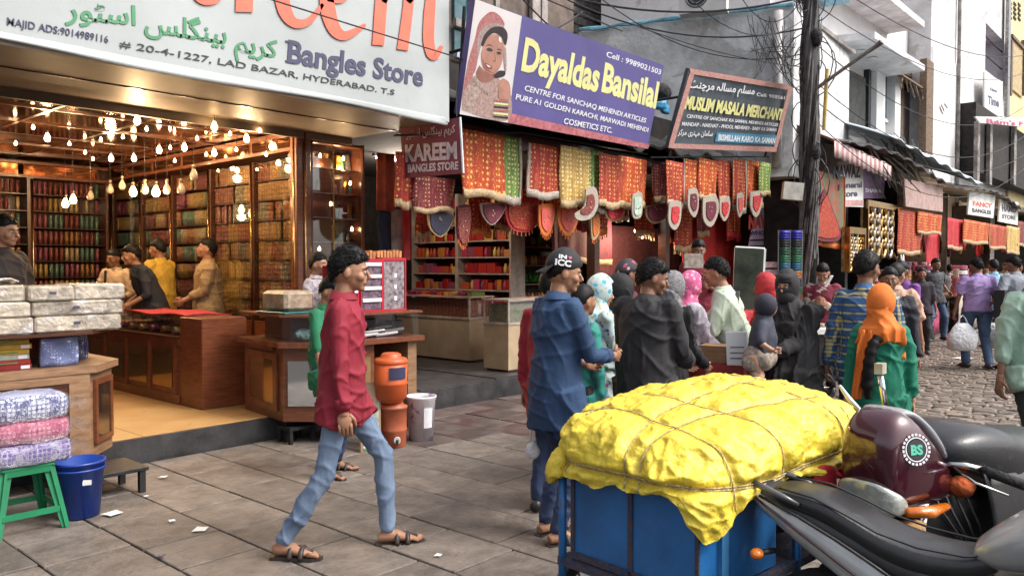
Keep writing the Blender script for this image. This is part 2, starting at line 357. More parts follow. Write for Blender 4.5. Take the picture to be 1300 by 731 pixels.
# ---------------------------------------------------------------- the ground
mb = MB(); mb.add([(-150, -150, -.05), (300, -150, -.05), (300, 150, -.05), (-150, 150, -.05)], [(0, 1, 2, 3)])
ground = structure(mb.build('ground', M['joint'])); ground['label'] = 'dark earth and dirt under the paving'
mb = MB(); mb.add([(22, -12, -.012), (300, -12, -.012), (300, 8, -.012), (22, 8, -.012)], [(0, 1, 2, 3)])
road = structure(mb.build('road', M['road']))
pav = thing('pavement', (4, 3, 0), None, None)
pav['kind'] = 'structure'
rs = random.Random(3)
def stone_mesh(w, l, th, b, jit):
    q = MB(); q.bbox(-w/2, w/2, -l/2, l/2, -th, 0, b)
    q.v = [(x+rs.uniform(-jit, jit), y+rs.uniform(-jit, jit), z) for x, y, z in q.v]; return q
slab_lib = {}
nsl = 0
for ci, ix in enumerate(range(-2, 28)):
    x0 = 2.87-.46*4+ix*.46 if True else 0; x1 = x0+.46
    y = -.6 + (.37 if ix % 2 else 0) + rs.uniform(0, .2)
    while y < 6.46:
        L = rs.choice([.44, .52, .6, .74]); y1 = min(y+L, 6.47)
        if 6.47-y1 < .25: y1 = 6.47
        cxm, cym = (x0+x1)/2, (y+y1)/2
        # what the standpoint can see (with a margin)
        v = Vector((cxm, cym, 0))-CAM; d = v.dot(FW); r_ = v.dot(RT)
        street = cxm > 8.2 and cym < 3.6+(cxm-8.2)*.12
        if d > 2.4 and abs(r_) < d*.68+.7 and not street and nsl < 298 and not (cxm > 4 and cxm < 5.4 and cym > 6.5):
            k = (round(x1-x0, 2), round(y1-y, 2))
            me = stone_mesh(x1-x0-.012, y1-y-.012, .035, .004, .0015).mesh('paving_slab', M['slab'] if (cxm < 4.7 or cym < 3.9 or (cxm < 5.7 and cym < 4.9)) else M['slab2'])
            o = inst('paving_slab', me, (cxm, cym, rs.uniform(-.004, .003)), rs.uniform(-.003, .003), pav)
            o.rotation_euler = (rs.uniform(-.003, .003), rs.uniform(-.004, .004), rs.uniform(-.004, .004)); nsl += 1
        y = y1
# setts of the street: the nearest 300 singly, the rest as one part
cob = thing('street', (12, 2, 0), None, None); cob['kind'] = 'structure'
cells = []
xx = 8.25; row = 0
while xx < 22:
    w = .15; yy = -3.5 + (.11 if row % 2 else 0)
    while yy < 5.0:
        L = rs.uniform(.17, .27)
        cx_, cy_ = xx+w/2, yy+L/2; v = Vector((cx_, cy_, 0))-CAM; d = v.dot(FW); r_ = v.dot(RT)
        if abs(r_) < d*.68+.5 and cy_ < 3.55+(cx_-8.2)*.12: cells.append((d, cx_, cy_, w, L))
        yy += L
    xx += w; row += 1
cells.sort(); lib = [stone_mesh(.138, L-.012, .05, .014, .006).mesh('sett', M['sett']) for L in (.18, .2, .22, .24, .26)]
for i, (d, x, y, w, L) in enumerate(cells[:300]):
    inst('sett', lib[min(4, int((L-.17)/.02))], (x, y, rs.uniform(-.012, .004)), 0, cob)
mb = MB()
for d, x, y, w, L in cells[300:]:
    z = rs.uniform(-.014, .004); b = .015; a, c = w/2-.006, L/2-.006
    mb.add([(x-a,y-c,z-.03),(x+a,y-c,z-.03),(x+a,y+c,z-.03),(x-a,y+c,z-.03),(x-a+b,y-c+b,z),(x+a-b,y-c+b,z),(x+a-b,y+c-b,z),(x-a+b,y+c-b,z)],
           [(4,5,6,7),(0,1,5,4),(1,2,6,5),(2,3,7,6),(3,0,4,7)])
stuff(mb.build('setts', M['sett'], cob))
# litter on the slabs
for i, (x, y, s, k) in enumerate([(254, 672, .085, 'off white'), (143, 652, .1, 'crumpled white'), (218, 662, .04, 'small white'), (185, 630, .03, 'tiny white'), (207, 606, .05, 'folded white'), (203, 707, .045, 'blue'),
                               (556, 705, .04, 'torn white'), (1150, 497, .2, 'flattened white'), (1210, 537, .16, 'grey white'), (1222, 455, .3, 'long pale')]):
    p = G(x, y, .006); mb = MB(); a = rs.uniform(0, 3)
    pts = [p+Vector((math.cos(a+t)*s*rr*.7, math.sin(a+t)*s*.62*rr, .004+i%3*.002)) for t, rr in ((.6, 1), (1.1, .62), (2.5, 1.), (2.9, .7), (3.9, 1.05), (5.4, .9), (5.9, .6))]
    mb.prism(pts, (0, 0, .003)); where = ['beside the stool and counter', 'left of the blue bucket shadow', 'in front of the blue bucket', 'by the bucket base', 'behind the scrap by the dais', 'near the bottom edge of the photo left',
                                          'right of the walking man\'s front sandal', 'on the setts right of the orange scarf woman', 'on the setts below the man in lilac', 'on the street behind the white bag'][i]
    mb.solo('paper_scrap', M['white'] if k != 'blue' else M['navy'], f'{k} paper scrap {where}', 'litter')
# ================================================================ the bangle shop on the left (raised floor, mirror ceiling, shelves)
XS = 5.15      # face of its right-hand wall of shelves
shop = thing('bangle_shop', (1.5, 9.5, 0), 'bangle shop on the left with raised floor, copper mirror ceiling and white canopy', 'shop')
fl = MB(); fl.box(-4, 5.9, 6.5, 13.4, -.04, .196); structure(fl.build('shop_platform', M['darkstone']))
# floor tiles, each its own piece of the floor
flo = thing('shop_floor', (1.5, 9.5, .2), None, None); flo['kind'] = 'structure'
tl = MB(); tl.bbox(-.447, .447, -.447, .447, -.004, .004, .002); tme = tl.mesh('floor_tile', M['shopfloor'])
for i in range(9):
    for j in range(4): inst('floor_tile', tme, (1.35+i*.45*1.0*2-.0 if False else 1.0+i*.9-.4, 6.97+j*.9, .201), 0, flo) if 1.0+i*.9-.4 < 5.4 else None
q = MB(); q.box(-4, 5.9, 13.0, 13.2, .2, 3.4); q.build('back_wall', M['woodd'], shop)
q = MB(); q.box(5.62, 5.72, 8.15, 13, .2, 3.4); q.build('side_wall', M['woodd'], shop)
q = MB(); q.box(-4.2, -4, 6.6, 13, .0, 3.4); q.build('side_wall', M['woodd'], shop)
# ceiling: panels of copper mirror, each one a piece
k = 0
pm = {}
for i in range(12):
    for j in range(6):
        x = 5.6-.9*i; y = 7.62+j*.9
        q = MB(); q.bbox(-.44, .44, -.44, .44, 0, .02, .006)
        if 'm' not in pm: pm['m'] = q.mesh('ceiling_panel', M['mirror'])
        if x > -1.5:
            o = inst('ceiling_panel', pm['m'], (x-.45, y+.45, 3.1+rs.uniform(-.004, .004)), 0, shop); o.rotation_euler = (rs.uniform(-.012, .012), rs.uniform(-.012, .012), 0)
q = MB(); q.box(-4, 5.6, 7.6, 13, 3.13, 3.3)
for i in range(9): q.box(5.58-.9*i, 5.62-.9*i, 7.6, 13, 3.095, 3.13)
for j in range(7): q.box(-4, 5.6, 7.60+j*.9, 7.64+j*.9, 3.088, 3.128)
q.build('ceiling', M['woodd'], shop)
q = MB(); q.box(-4, 5.75, 6.02, 7.56, 3.06, 3.16); q.box(-4, 5.75, 7.56, 7.6, 2.98, 3.16); q.build('canopy_lining', M['canopy'], shop)
q = MB(); q.box(-4, 5.752, 6.78, 6.795, 3.052, 3.06); q.build('lining_seam', M['woodd'], shop)
q = MB(); q.box(-4, 5.7, 6.1, 6.16, 3.16, 4.9); q.box(-4, 5.74, 6.1, 7.6, 4.7, 4.9); q.box(5.66, 5.74, 6.12, 7.6, 3.16, 4.7); q.build('canopy_box', M['brownwall'], shop)
# cornice over the right-hand shelves
q = MB(); q.box(XS-.04, XS+.36, 7.72, 13, 2.90, 3.04); q.box(XS-.07, XS+.36, 7.70, 13, 2.87, 2.90); q.box(XS-.07, XS+.36, 7.70, 13, 3.04, 3.085); q.build('cornice', M['woodh'], shop)
for j in range(6):
    y0 = 7.85+j*.86; q = MB(); q.box(XS-.052, XS-.04, y0, y0+.78, 2.915, 3.03); q.build('cornice_panel', M['mirror'], shop)
q = MB(); q.box(-4, XS-.1, 12.62, 12.8, 2.83, 2.87); q.box(-4, XS-.1, 12.62, 12.8, 3.02, 3.06); q.build('back_cornice', M['woodh'], shop)
for j in range(6): q = MB(); q.box(4.9-1.05*j-.98, 4.9-1.05*j, 12.66, 12.8, 2.875, 3.015); q.build('cornice_panel', M['mirror'], shop)
# the corner pillar at the front of the shelf wall
q = MB(); q.bbox(5.02, 5.2, 7.58, 7.72, .2, 3.06, .008); q.build('pillar', M['wood'], shop)
q = MB(); q.tube([(4.99, 7.6, .2), (4.99, 7.6, 3.05)], .012, 8); q.tube([(5.11, 7.56, .2), (5.11, 7.56, 3.05)], .01, 8); q.build('pillar_trim', M['brass'], shop, True)

rollcols = [hexc(h) for h in ('a8803c', 'b8945c', '945030', 'b8a070', '84483c', '9c6c3c', 'a88450', '8c584c', '70806c', 'a88444', '966030', 'b89460')]
M['roll'] = palette('bangle_roll', rollcols, .3, .5, band=(40, (.16, .07, .03)), bump=(150, .9, .01), own=True)
rollcols2 = [hexc(h) for h in ('84443c', '5a7060', 'a08454', '744a5c', '8c543c', '587468', '6a3834', '98743c', '94585c', '784a30')]
M['roll2'] = palette('bangle_roll_coloured', rollcols2, .35, .4, band=(40, (.15, .06, .04)), bump=(150, .9, .01), seed=1.7)
rollcols3 = [hexc(h) for h in ('8c4858', '985664', '843c4c', '986464', '783c40', '98684c')]
M['roll3'] = palette('bangle_roll_pink', rollcols3, .35, .4, band=(40, (.16, .05, .06)), bump=(150, .9, .01), seed=.7)
rm = MB(); rm.lathe([(.016, 0), (.026, .003), (.027, .045), (.023, .049), (.027, .053), (.027, .10), (.023, .104), (.027, .108), (.027, .155), (.023, .16), (.027, .164), (.026, .205), (.012, .212)], n=8)
roll_me = {k: rm.mesh('bangle_roll', M[k], smooth=True) for k in ('roll', 'roll2', 'roll3')}
# shelf wall bays along Y, each one a display shelf with glass doors
posts_y = [7.72, 8.72, 9.75, 10.8, 11.75, 12.75]
nroll = 0; rest = MB()
Zs = [.95+.235*i for i in range(8)]
bay_desc = ['nearest the street, full of gold bangles', 'second from the street, pink bangles', 'third from the street, behind the man in beige', 'fourth from the street', 'deepest in the shop, by its back corner']
for b in range(5):
    y0, y1 = posts_y[b], posts_y[b+1]
    t = thing('display_shelf', (XS+.2, y0, .2), f'tall wall shelf of stacked bangle rolls, {bay_desc[b]}', 'shelf', 'bangle shelves on the right wall of the shop')
    q = MB()
    q.box(XS, XS+.42, y0, y0+.03, .2, 2.82); q.box(XS, XS+.42, y1-.03, y1, .2, 2.82); q.box(XS+.40, XS+.42, y0+.03, y1-.03, .2, 2.82); q.build('shelf_case', M['woodd'], t)
    for z in Zs+[2.8]:
        q = MB(); q.box(XS+.03, XS+.4, y0+.03, y1-.03, z-.009, z-.001); q.build('shelf_board', M['woodd'], t)
    q = MB(); q.box(XS, XS+.4, y0+.03, y1-.03, .2, .93); q.build('lower_panel', M['wood'], t)
    for yy in (y0+.0, y1-.0):
        q = MB(); q.tube([(XS-.012, yy+.015, .2), (XS-.012, yy+.015, 2.82)], .011, 8); q.build('brass_edge', M['brass'], t, True)
    q = MB(); q.box(XS+.004, XS+.008, y0+.03, y1-.03, .94, 2.81); q.build('glass_door', M['glass'], t)
    for zi, z in enumerate(Zs):
        n = int((y1-y0-.08)/.054); blk = 0; bcol = (1, 1, 1)
        for i in range(n):
            yy = y0+.06+(i+.5)*(y1-y0-.1)/n
            blk -= 1
            if blk <= 0: blk = rs.randrange(3, 9); bcol = rs.choice(rollcols3 if (b == 1 and i > n/2) or (b == 2 and zi < 3) else rollcols if b < 2 or zi % 3 else rollcols2); bm_ = rs.randrange(6)
            if rs.random() < .03: continue
            if nroll < 290 and b < 3:
                kd = 'roll'
                o = inst('bangle_roll', roll_me[kd], (XS+.07, yy, z+.001), rs.uniform(0, 6), scale=(.94, .94, rs.uniform(.98, 1.05))); k_ = rs.uniform(.85, 1.2); o.color = (bcol[0]*k_, bcol[1]*k_, bcol[2]*k_, 1)
                tag(o, f'bangle roll, {ordn(i)} in from the street, {ordn(zi)} shelf up, {ordn(b)} wall bay', 'bangles', 'rolls of bangles on the shop shelves'); nroll += 1
            else:
                rest.cur = bm_; rest.lathe([(.018, z), (.03, z+.006), (.025, z+.05), (.03, z+.06), (.03, z+.12), (.025, z+.13), (.03, z+.18), (.016, z+.195)], (XS+.07, yy, 0), 6)
def plainroll(nm, c): return mat(nm, c, .35, .45, (60, .5), bump=(90, .5))
restm = [plainroll('stock_'+n, hexc(h)) for n, h in (('gold', 'a08450'), ('maroon', '78403c'), ('copper', '946840'), ('green', '5a7468'), ('pink', '844858'), ('straw', 'a89470'))]
# back wall shelves
for b, (x0, x1) in enumerate([(3.95, 5.0), (2.9, 3.95), (1.6, 2.9)]):
    t = thing('display_shelf', (x0, 12.7, .2), ['shelf of coloured bangle rolls on the shop back wall next to the corner', 'middle shelf of green and red bangle rolls on the shop back wall', 'shelf at the far left of the shop back wall, mostly behind a man'][b], 'shelf', 'bangle shelves on the back wall of the shop')
    q = MB(); q.box(x0, x0+.04, 12.5, 12.98, .2, 2.82); q.box(x1-.04, x1-.002, 12.5, 12.98, .2, 2.82); q.box(x0+.04, x1-.04, 12.94, 12.98, .2, 2.82); q.build('shelf_case', M['woodd'], t)
    for z in Zs: q = MB(); q.box(x0+.04, x1-.04, 12.52, 12.94, z-.009, z-.001); q.build('shelf_board', M['woodd'], t)
    q = MB(); q.tube([(x0+.02, 12.48, .2), (x0+.02, 12.48, 2.8)], .014, 8); q.build('brass_edge', M['brass'], t, True)
    for z in Zs:
        n = int((x1-x0-.1)/.07)
        for i in range(n):
            if rs.random() < .04: continue
            rest.cur = (rs.choice([0, 1, 1, 3, 3, 4, 2, 5]) if i % 3 == 0 else rest.cur); xx = x0+.07+i*.07
            rest.lathe([(.018, z), (.032, z+.006), (.026, z+.05), (.032, z+.06), (.032, z+.12), (.026, z+.13), (.032, z+.18), (.016, z+.195)], (xx, 12.58, 0), 6)
t = rest.build('bangle_stock', restm, None, True); tag(t, 'mass of bangle rolls on the deeper shelves of the left shop', 'bangles', kind='stuff')

# ---- bulbs: hanging ones over the inner counter, short ones under the mirror ceiling
M['bulb_on'] = mat('lit_bulb', (1, .9, .7), .3, 0, emit=((1, .62, .28), 26.))
M['bulb_off'] = mat('unlit_bulb', (.6, .5, .38), .15, 0, (5, .1), spec=.8)
M['bulbcap'] = mat('bulb_cap', (.5, .42, .3), .35, .8)
def bulb(p, drop, on, label, watt=0, s=1.):
    t = thing('light_bulb', (p.x, p.y, p.z), label, 'light bulb', 'bulbs in the bangle shop')
    q = MB(); q.lathe([(.004*s, -.055*s), (.022*s, -.05*s), (.034*s, -.03*s), (.037*s, -.008*s), (.03*s, .018*s), (.017*s, .042*s), (.014*s, .055*s)], (p.x, p.y, p.z), 14); q.build('glass_bulb', M['bulb_on'] if on else M['bulb_off'], t, True)
    q = MB(); q.lathe([(.015*s, .055*s), (.016*s, .09*s), (.012*s, .1*s)], (p.x, p.y, p.z), 10); q.build('bulb_cap', M['bulbcap'], t, True)
    q = MB(); q.tube([p+Vector((0, 0, .1*s)), p+Vector((0, 0, drop))], .003, 5); q.build('flex', M['cable'], t)
    if on and watt:
        l = bpy.data.lights.new('bulb_light', 'POINT'); l.energy = watt; l.color = (1, .66, .34); l.shadow_soft_size = .05
        o = bpy.data.objects.new('bulb_light', l); C.objects.link(o); o.location = (p.x, p.y, p.z-.12)
CE = 3.095
for i in range(16):  # small glowing bulbs added to give the mirror ceiling its glints
    x = [20, 42, 88, 108, 128, 156, 186, 216, 250, 262, 292, 300, 330, 338, 118, 222][i]; y = [182, 160, 176, 188, 172, 170, 158, 178, 166, 196, 168, 190, 160, 196, 196, 204][i]
    p = P(x, y, [8.9, 8.2, 9.3, 10, 9, 8.8, 8.3, 9.6, 8.9, 10, 8.6, 9.4, 8.4, 9.2, 10.6, 10.3][i]); p.z = min(p.z, CE-.10); bulb(p, CE-p.z, True, f'tiny lit bulb under the mirror ceiling, {ordn(i)} of the small ones added for glints, leftwards to rightwards' if False else f'tiny bulb added for a glint under the mirror ceiling, at its {["far left", "left", "left", "left centre", "left centre", "nearer left centre", "centre", "centre", "right centre", "right centre", "right", "right", "far right", "far right", "deep left", "deep centre"][i]}, {["front", "back"][i % 2]} row', 0, .42)
for i, (x, y, yr, w, d_) in enumerate([(60, 170, 148, 26, 'large lit bulb nearest the left edge under the mirror ceiling'), (174, 142, 128, 22, 'brightest lit bulb at the front edge of the mirror ceiling'), (272, 149, 138, 0, 'lit bulb at the ceiling edge above the shelf cornice'),
                                   (313, 175, 145, 22, 'lit bulb above the first shelf bay'), (234, 185, 160, 26, 'lit bulb in the middle of the mirror ceiling'), (202, 190, 162, 0, 'lit bulb left of the middle of the ceiling'), (141, 200, 175, 26, 'small lit bulb deep under the mirror ceiling'),
                                   (170, 197, 178, 0, 'small lit bulb right of the deepest one'), (345, 182, 160, 0, 'lit bulb close to the corner pillar'), (272, 190, 170, 0, 'small lit bulb before the glowing shelf cornice')]):
    mid = (y+yr)/2; d = (CE-1.58)*FPX/(338-mid); p = P(x, y, d); p.z = min(p.z, CE-.14); bulb(p, CE-p.z, True, d_, w*.85, .8)
for i, (x, y, on, d_) in enumerate([(169, 243, 1, 'lit hanging bulb, left of the two bright ones over the inner counter'), (198, 243, 1, 'lit hanging bulb, right of the two bright ones over the inner counter'), (93, 253, 1, 'lit hanging bulb over the far end of the inner counter'), (83, 258, 1, 'dim lit hanging bulb at the far end of the counter row'),
                                 (140, 240, 0, 'unlit hanging bulb left of the two lit ones'), (230, 240, 0, 'unlit pear bulb at the right end of the hanging row'), (212, 240, 0, 'unlit clear bulb second from the right of the hanging row'), (184, 240, 0, 'unlit bulb between the two lit hanging bulbs'), (155, 235, 0, 'unlit slim bulb in the hanging row'),
                                 (115, 248, 0, 'unlit bulb right of the far lit hanging bulbs'), (246, 222, 0, 'unlit bulb hanging highest at the right end of the row')]):
    p = PX(x, y, 3.98-(.12 if i % 2 else 0)); bulb(p, CE-p.z, on, d_, 16 if i in (1, 2) else 0, 1.05)

# ---- inner counter along the shop, red cloth and bangles on it
t = thing('shop_counter', (4, 8.6, .2), 'long orange wood counter with mirror panels inside the mirror ceiling shop', 'counter')
q = MB(); q.bbox(3.75, 4.22, 7.27, 7.72, .2, 1.08, .008); q.build('end_cabinet', M['wood'], t)
q = MB(); q.box(3.75, 4.2, 7.72, 11.2, .2, .86); q.build('body', M['wood'], t)
q = MB(); q.box(3.735, 3.75, 7.72, 11.2, .2, .3); q.box(3.735, 3.75, 7.72, 11.2, .80, .87); q.build('rail', M['woodh'], t)
for j in range(6):
    y0 = 7.78+j*.57
    q = MB(); q.box(3.728, 3.75, y0, y0+.045, .3, .80); q.build('stile', M['wood'], t)
    q = MB(); q.box(3.738, 3.75, y0+.09, y0+.52, .36, .74); q.build('mirror_panel', mat('bronze_mirror', (.50, .33, .16), .08, .9, (2, .1)), t)
q = MB(); q.box(3.72, 4.24, 7.72, 11.2, .86, .88); q.build('top', M['woodd'], t)
q = MB(); q.box(3.76, 4.2, 7.75, 11.1, .885, 1.06); q.build('glass_box', M['glass'], t)
q = MB(); q.grid(lambda u, v: (3.85+.5*u, 7.8+1.5*v, 1.075+.012*math.sin(v*9+u*4)), 6, 12, .012, (0, 0, 1)); q.solo('counter_cloth', mat('red_felt', (.42, .03, .04), .9, 0, (20, .2)), 'red cloth spread on the inner counter before the man in beige', 'cloth')
for j in range(22):
    y = 8.0+.13*j; q = MB(); ux = 3.86 + (.12 if j % 2 else 0)
    for k in range(2+j % 2):
        pts = [Vector((ux+.1*k, y+.032*math.cos(a), .93+.032*math.sin(a))) for a in np.linspace(0, 2*math.pi, 9)[:-1]]
        q.tube([(ux+.1*k-.04, y, .925), (ux+.1*k+.05, y, .925)], [.035, .035], 9)
    q.solo('bangle_set', restm[j % 6], f'{ordn(j)} short row of bangles from the near end, lying in the inner counter glass', 'bangles', 'bangle rows in the inner counter')
# ================================================================ signs over the left shops
# big white banner of the bangle shop
YS = 5.97
TLb, TRb, BRb, BLb = Vector((-4, YS, 4.75)), Vector((5.77, YS, 4.75)), Vector((5.77, YS, 3.06)), Vector((-4, YS, 3.06))
t, pl = board('shop_banner', [TLb, TRb, BRb, BLb], M['signwhite'], 'huge white banner with orange red script and Bangles Store lettering over the left shop', 'sign', th=.09)
q = MB(); q.tube([BLb+Vector((0, .04, -.008)), BRb+Vector((0, .04, -.008))], .022, 6); q.tube([BRb+Vector((.0, .04, 0)), TRb+Vector((.0, .04, 0))], .022, 6); q.build('edge_trim', M['white'], t)
q = MB()   # sagging lower hem of the flex
q.grid(lambda u, v: (-4+9.7*u, YS-.012-.012*abs(math.sin(u*23))-.02*v*abs(math.sin(u*7)), 3.10-v*(.05+.035*math.sin(u*11)**2)), 90, 3, .004, (0, 1, 0)); q.build('loose_hem', M['signwhite'], t, True)
q = MB(); lettering(q, "Bangles Store", pl, (364, 79), (536, 109.5), (366, 51), .028, .70, ymin=0.0)
# slab serifs on the capitals and stems
for (a, b) in [((362, 53), (374, 55)), ((362, 78), (374, 80))]: flat(q, [(a[0], a[1]-1.3), (b[0], b[1]-1.3), (b[0], b[1]+1.3), (a[0], a[1]+1.3)], pl, .004, .004)
q.build('lettering', M['navy'], t)
q = MB(); lettering(q, "MAJID ADS:9014989116", pl, (8.5, 32), (137, 55), (9, 22), .006); q.build('lettering', M['navy'], t)
q = MB(); lettering(q, "# 20-4-1227, LAD BAZAR, HYDERABAD. T.S", pl, (151, 60), (500, 121), (152.5, 51), .004); q.build('lettering', M['inkblack'], t)
q = MB(); lettering(q, urdu("اسٹور"), pl, (82, 24), (172, 32), (82, 2), .02, .62); lettering(q, urdu("بینگلس"), pl, (183, 40), (287, 56), (184, 18), .02, .62); lettering(q, urdu("کریم"), pl, (297, 64), (352, 74), (297, 44), .02, .62); q.build('urdu_lettering', M['green'], t)
for pts, w in [([(241, -60), (243, -30), (250, -6), (262, 1), (276, -6), (284, -40)], 13), ([(312, -90), (309, 16)], 22), ([(312, -60), (325, -88), (343, -86)], 13),
               ([(388, -62), (368, -60), (356, -30), (358, 4), (366, 24), (378, 31), (393, 26), (409, 6)], [8, 13, 18, 19, 17, 13, 11, 8, 4]), ([(357, -25), (378, -28), (390, -44), (388, -62), (378, -68)], 9),
               ([(446, -44), (426, -42), (414, -14), (416, 16), (424, 38), (435, 46), (447, 42), (463, 32)], [8, 13, 17, 19, 16, 12, 9, 4]), ([(415, -2), (432, 0), (444, -16), (446, -44)], 9),
               ([(486, -40), (479, 58)], 15), ([(486, 4), (500, -18), (516, -10), (517, 10), (510, 64)], [7, 9, 13, 13, 14]), ([(517, 4), (532, -14), (545, -8), (544, 20), (543, 50), (547, 69), (553, 71), (560, 59)], [7, 9, 12, 14, 14, 13, 8, 4])]:
    q = MB(); cp = curve(pts, 5)
    if isinstance(w, list):
        ww = []; m_ = len(w)
        for i in range(len(cp)): f = i/(len(cp)-1)*(m_-1); k = min(int(f), m_-2); ww.append(w[k]+(w[k+1]-w[k])*(f-k))
    else: ww = [w]*len(cp)
    stroke(q, cp, ww, pl, .008, .006); q.build('script_letter', M['redorange'], t)

# violet banner of the henna shop, leaning out at the top
a = PY(583, 145, 5.95); b = PY(822, 188, 5.95); c = PY(843, 83, 5.70); d = PY(603, 0, 5.70)
d = Vector((a.x+.0, 5.70, 4.36)); d = PY(603, -1, 5.70)
t, pl = board('shop_banner', [d, c, b, a], M['violet'], 'violet banner with pale yellow Dayaldas Bansilal lettering and a bride picture', 'sign', th=.08)
def uvq(u0, v0, u1, v1, l):   # patch of the board in its own fractions
    f = lambda u, v: (a.lerp(b, u)).lerp(d.lerp(c, u), v) + pl[1]*l
    return [f(u0, v0), f(u1, v0), f(u1, v1), f(u0, v1)]
pl = mkplane(a, b, d)
q = MB(); flat(q, [(603, -1), (662, 21), (644, 156), (583, 145)], pl, .004, .003); q.build('bride_panel', mat('pale_print', (.66, .62, .62), .45, 0, (2, .06)), t)
q = MB(); flat(q, [(645, 143.5), (824, 183.5), (822, 189), (644, 156)], pl, .005, .003); q.build('pink_strip', mat('pink_red_print', (.50, .16, .18), .5, 0, (20, .3)), t)
q = MB(); lettering(q, "Dayaldas", pl, (661, 88), (758, 116), (667, 47), .035, .72); lettering(q, "Bansilal", pl, (763, 115), (832, 137), (768, 79), .035, .72); q.build('lettering', M['yellowp'], t)
q = MB(); lettering(q, "Cell : 9989021503", pl, (769, 72), (838, 95), (770.5, 65), .012)
lettering(q, "CENTRE FOR SANCHAQ MEHENDI ARTICLES", pl, (665, 115), (819, 156), (667, 108), .012)
lettering(q, "PURE A1 GOLDEN KARACHI, MARWADI MEHENDI", pl, (654, 126), (822, 168), (655.5, 119), .012)
lettering(q, "COSMETICS ETC.", pl, (715, 157), (776, 169), (716.5, 149.5), .012); q.build('lettering', M['inkwhite'], t)
# the bride: a flat printed picture of skin, hair, veil, jewels
skin = mat('printed_skin', (.44, .22, .16), .5, 0, (9, .15)); skind = mat('printed_skin_shade', (.28, .12, .09), .5, 0, (9, .15))
def pic(name, pts, m, l, n=4, close=True):
    q = MB(); cp = curve(list(pts)+[pts[0]], n)[:-1]; flat(q, cp, pl, l, .0008); q.build(name, m, t)
# flat print layers, px traced on the board
pic('printed_dress', [(585.5, 140.0), (588.1, 109.4), (601.3, 96.3), (618.8, 102.8), (629.7, 98.5), (647.2, 118.2), (646.1, 151.0), (618.8, 151.0)], mat('printed_dress', (.26, .14, .13), .5, 0, (34, .8), col2=(.46, .34, .30)), 0.0078, 4)
pic('printed_blouse', [(590.3, 122.5), (594.7, 105.0), (603.4, 98.5), (607.8, 109.4), (605.6, 126.9), (596.9, 140.0), (588.1, 137.9)], mat('printed_blouse', (.5, .4, .34), .5, 0, (30, .5), col2=(.2, .12, .1)), 0.0082, 4)
pic('printed_veil', [(603.4, 46.0), (607.8, 28.4), (622.0, 15.3), (634.1, 20.8), (639.8, 32.8), (627.5, 32.8), (614.4, 41.6), (607.8, 63.5), (603.4, 87.5), (595.8, 102.8), (588.1, 113.8), (593.6, 78.8)], mat('printed_veil', (.34, .06, .07), .5, 0, (40, .5), col2=(.40, .22, .2)), 0.0086, 4)
pic('printed_veil_edge', [(605.2, 49.2), (610.0, 38.3), (622.0, 30.6), (634.5, 30.6), (639.3, 36.1), (627.5, 35.4), (615.5, 43.8), (610.0, 59.1), (605.6, 74.4)], mat('printed_veil_edge', (.45, .36, .33), .5, 0, (60, .7), col2=(.2, .12, .12)), 0.0090, 4)
pic('printed_neck', [(607.8, 83.2), (616.6, 91.9), (628.6, 94.1), (623.1, 102.8), (610.0, 103.9), (603.4, 94.1)], skind, 0.0094, 4)
pic('printed_face', [(612.6, 59.1), (616.6, 49.2), (625.3, 43.8), (634.1, 46.4), (638.5, 56.9), (638.0, 72.2), (633.6, 86.4), (625.8, 94.1), (617.7, 92.3), (611.8, 83.6), (610.0, 70.0)], skin, 0.0098, 4)
pic('printed_cheek_shade', [(611.8, 72.2), (615.5, 83.2), (622.0, 90.8), (626.4, 93.0), (618.8, 91.9), (612.2, 84.2)], skind, 0.0101, 4)
pic('printed_hair', [(609.6, 57.3), (613.9, 44.9), (624.2, 35.0), (637.4, 35.0), (643.5, 43.8), (641.5, 57.3), (638.9, 54.7), (635.8, 47.0), (626.6, 42.0), (617.9, 48.6), (612.6, 58.6)], mat('printed_hair', (.03, .02, .022), .5), 0.0104, 4)
pic('printed_eye', [(616.1, 62.6), (620.1, 60.8), (624.5, 63.5), (623.6, 65.6), (618.8, 65.2)], M['inkblack'], 0.0108, 4)
pic('printed_eye', [(629.3, 67.0), (632.3, 65.6), (635.4, 67.8), (634.1, 69.6), (631.0, 69.1)], M['inkblack'], 0.0108, 4)
pic('printed_eyebrow', [(615.3, 59.1), (620.1, 56.5), (625.3, 59.5), (620.1, 57.8)], MATS['printed_hair'], 0.0108, 4)
pic('printed_eyebrow', [(629.3, 63.5), (632.8, 62.1), (636.3, 64.8), (632.8, 63.5)], MATS['printed_hair'], 0.0108, 4)
pic('printed_nose', [(626.6, 66.7), (628.8, 77.0), (626.6, 79.2), (624.5, 77.0), (627.1, 76.1)], skind, 0.0108, 4)
pic('printed_lips', [(614.4, 80.1), (618.8, 81.8), (624.0, 85.8), (621.8, 88.0), (617.0, 85.8)], mat('printed_lips', (.36, .05, .05), .4), 0.0108, 4)
pic('printed_teeth', [(616.1, 81.8), (619.2, 83.2), (622.3, 85.6), (618.8, 85.1)], M['inkwhite'], 0.0112, 4)
pic('printed_jewel', [(632.8, 46.4), (634.5, 48.6), (635.8, 53.4), (633.6, 53.8), (632.3, 50.8)], M['inkwhite'], 0.0112, 4)
pic('printed_fingers', [(625.8, 95.4), (632.3, 90.2), (640.2, 90.6), (639.8, 96.3), (632.3, 98.9), (626.6, 98.5)], MATS['printed_hair'], 0.0110, 4)
pic('printed_veil_side', [(638.9, 59.1), (641.5, 63.5), (642.0, 87.5), (640.2, 90.2), (638.5, 74.4)], MATS['printed_veil_edge'], 0.0106, 4)
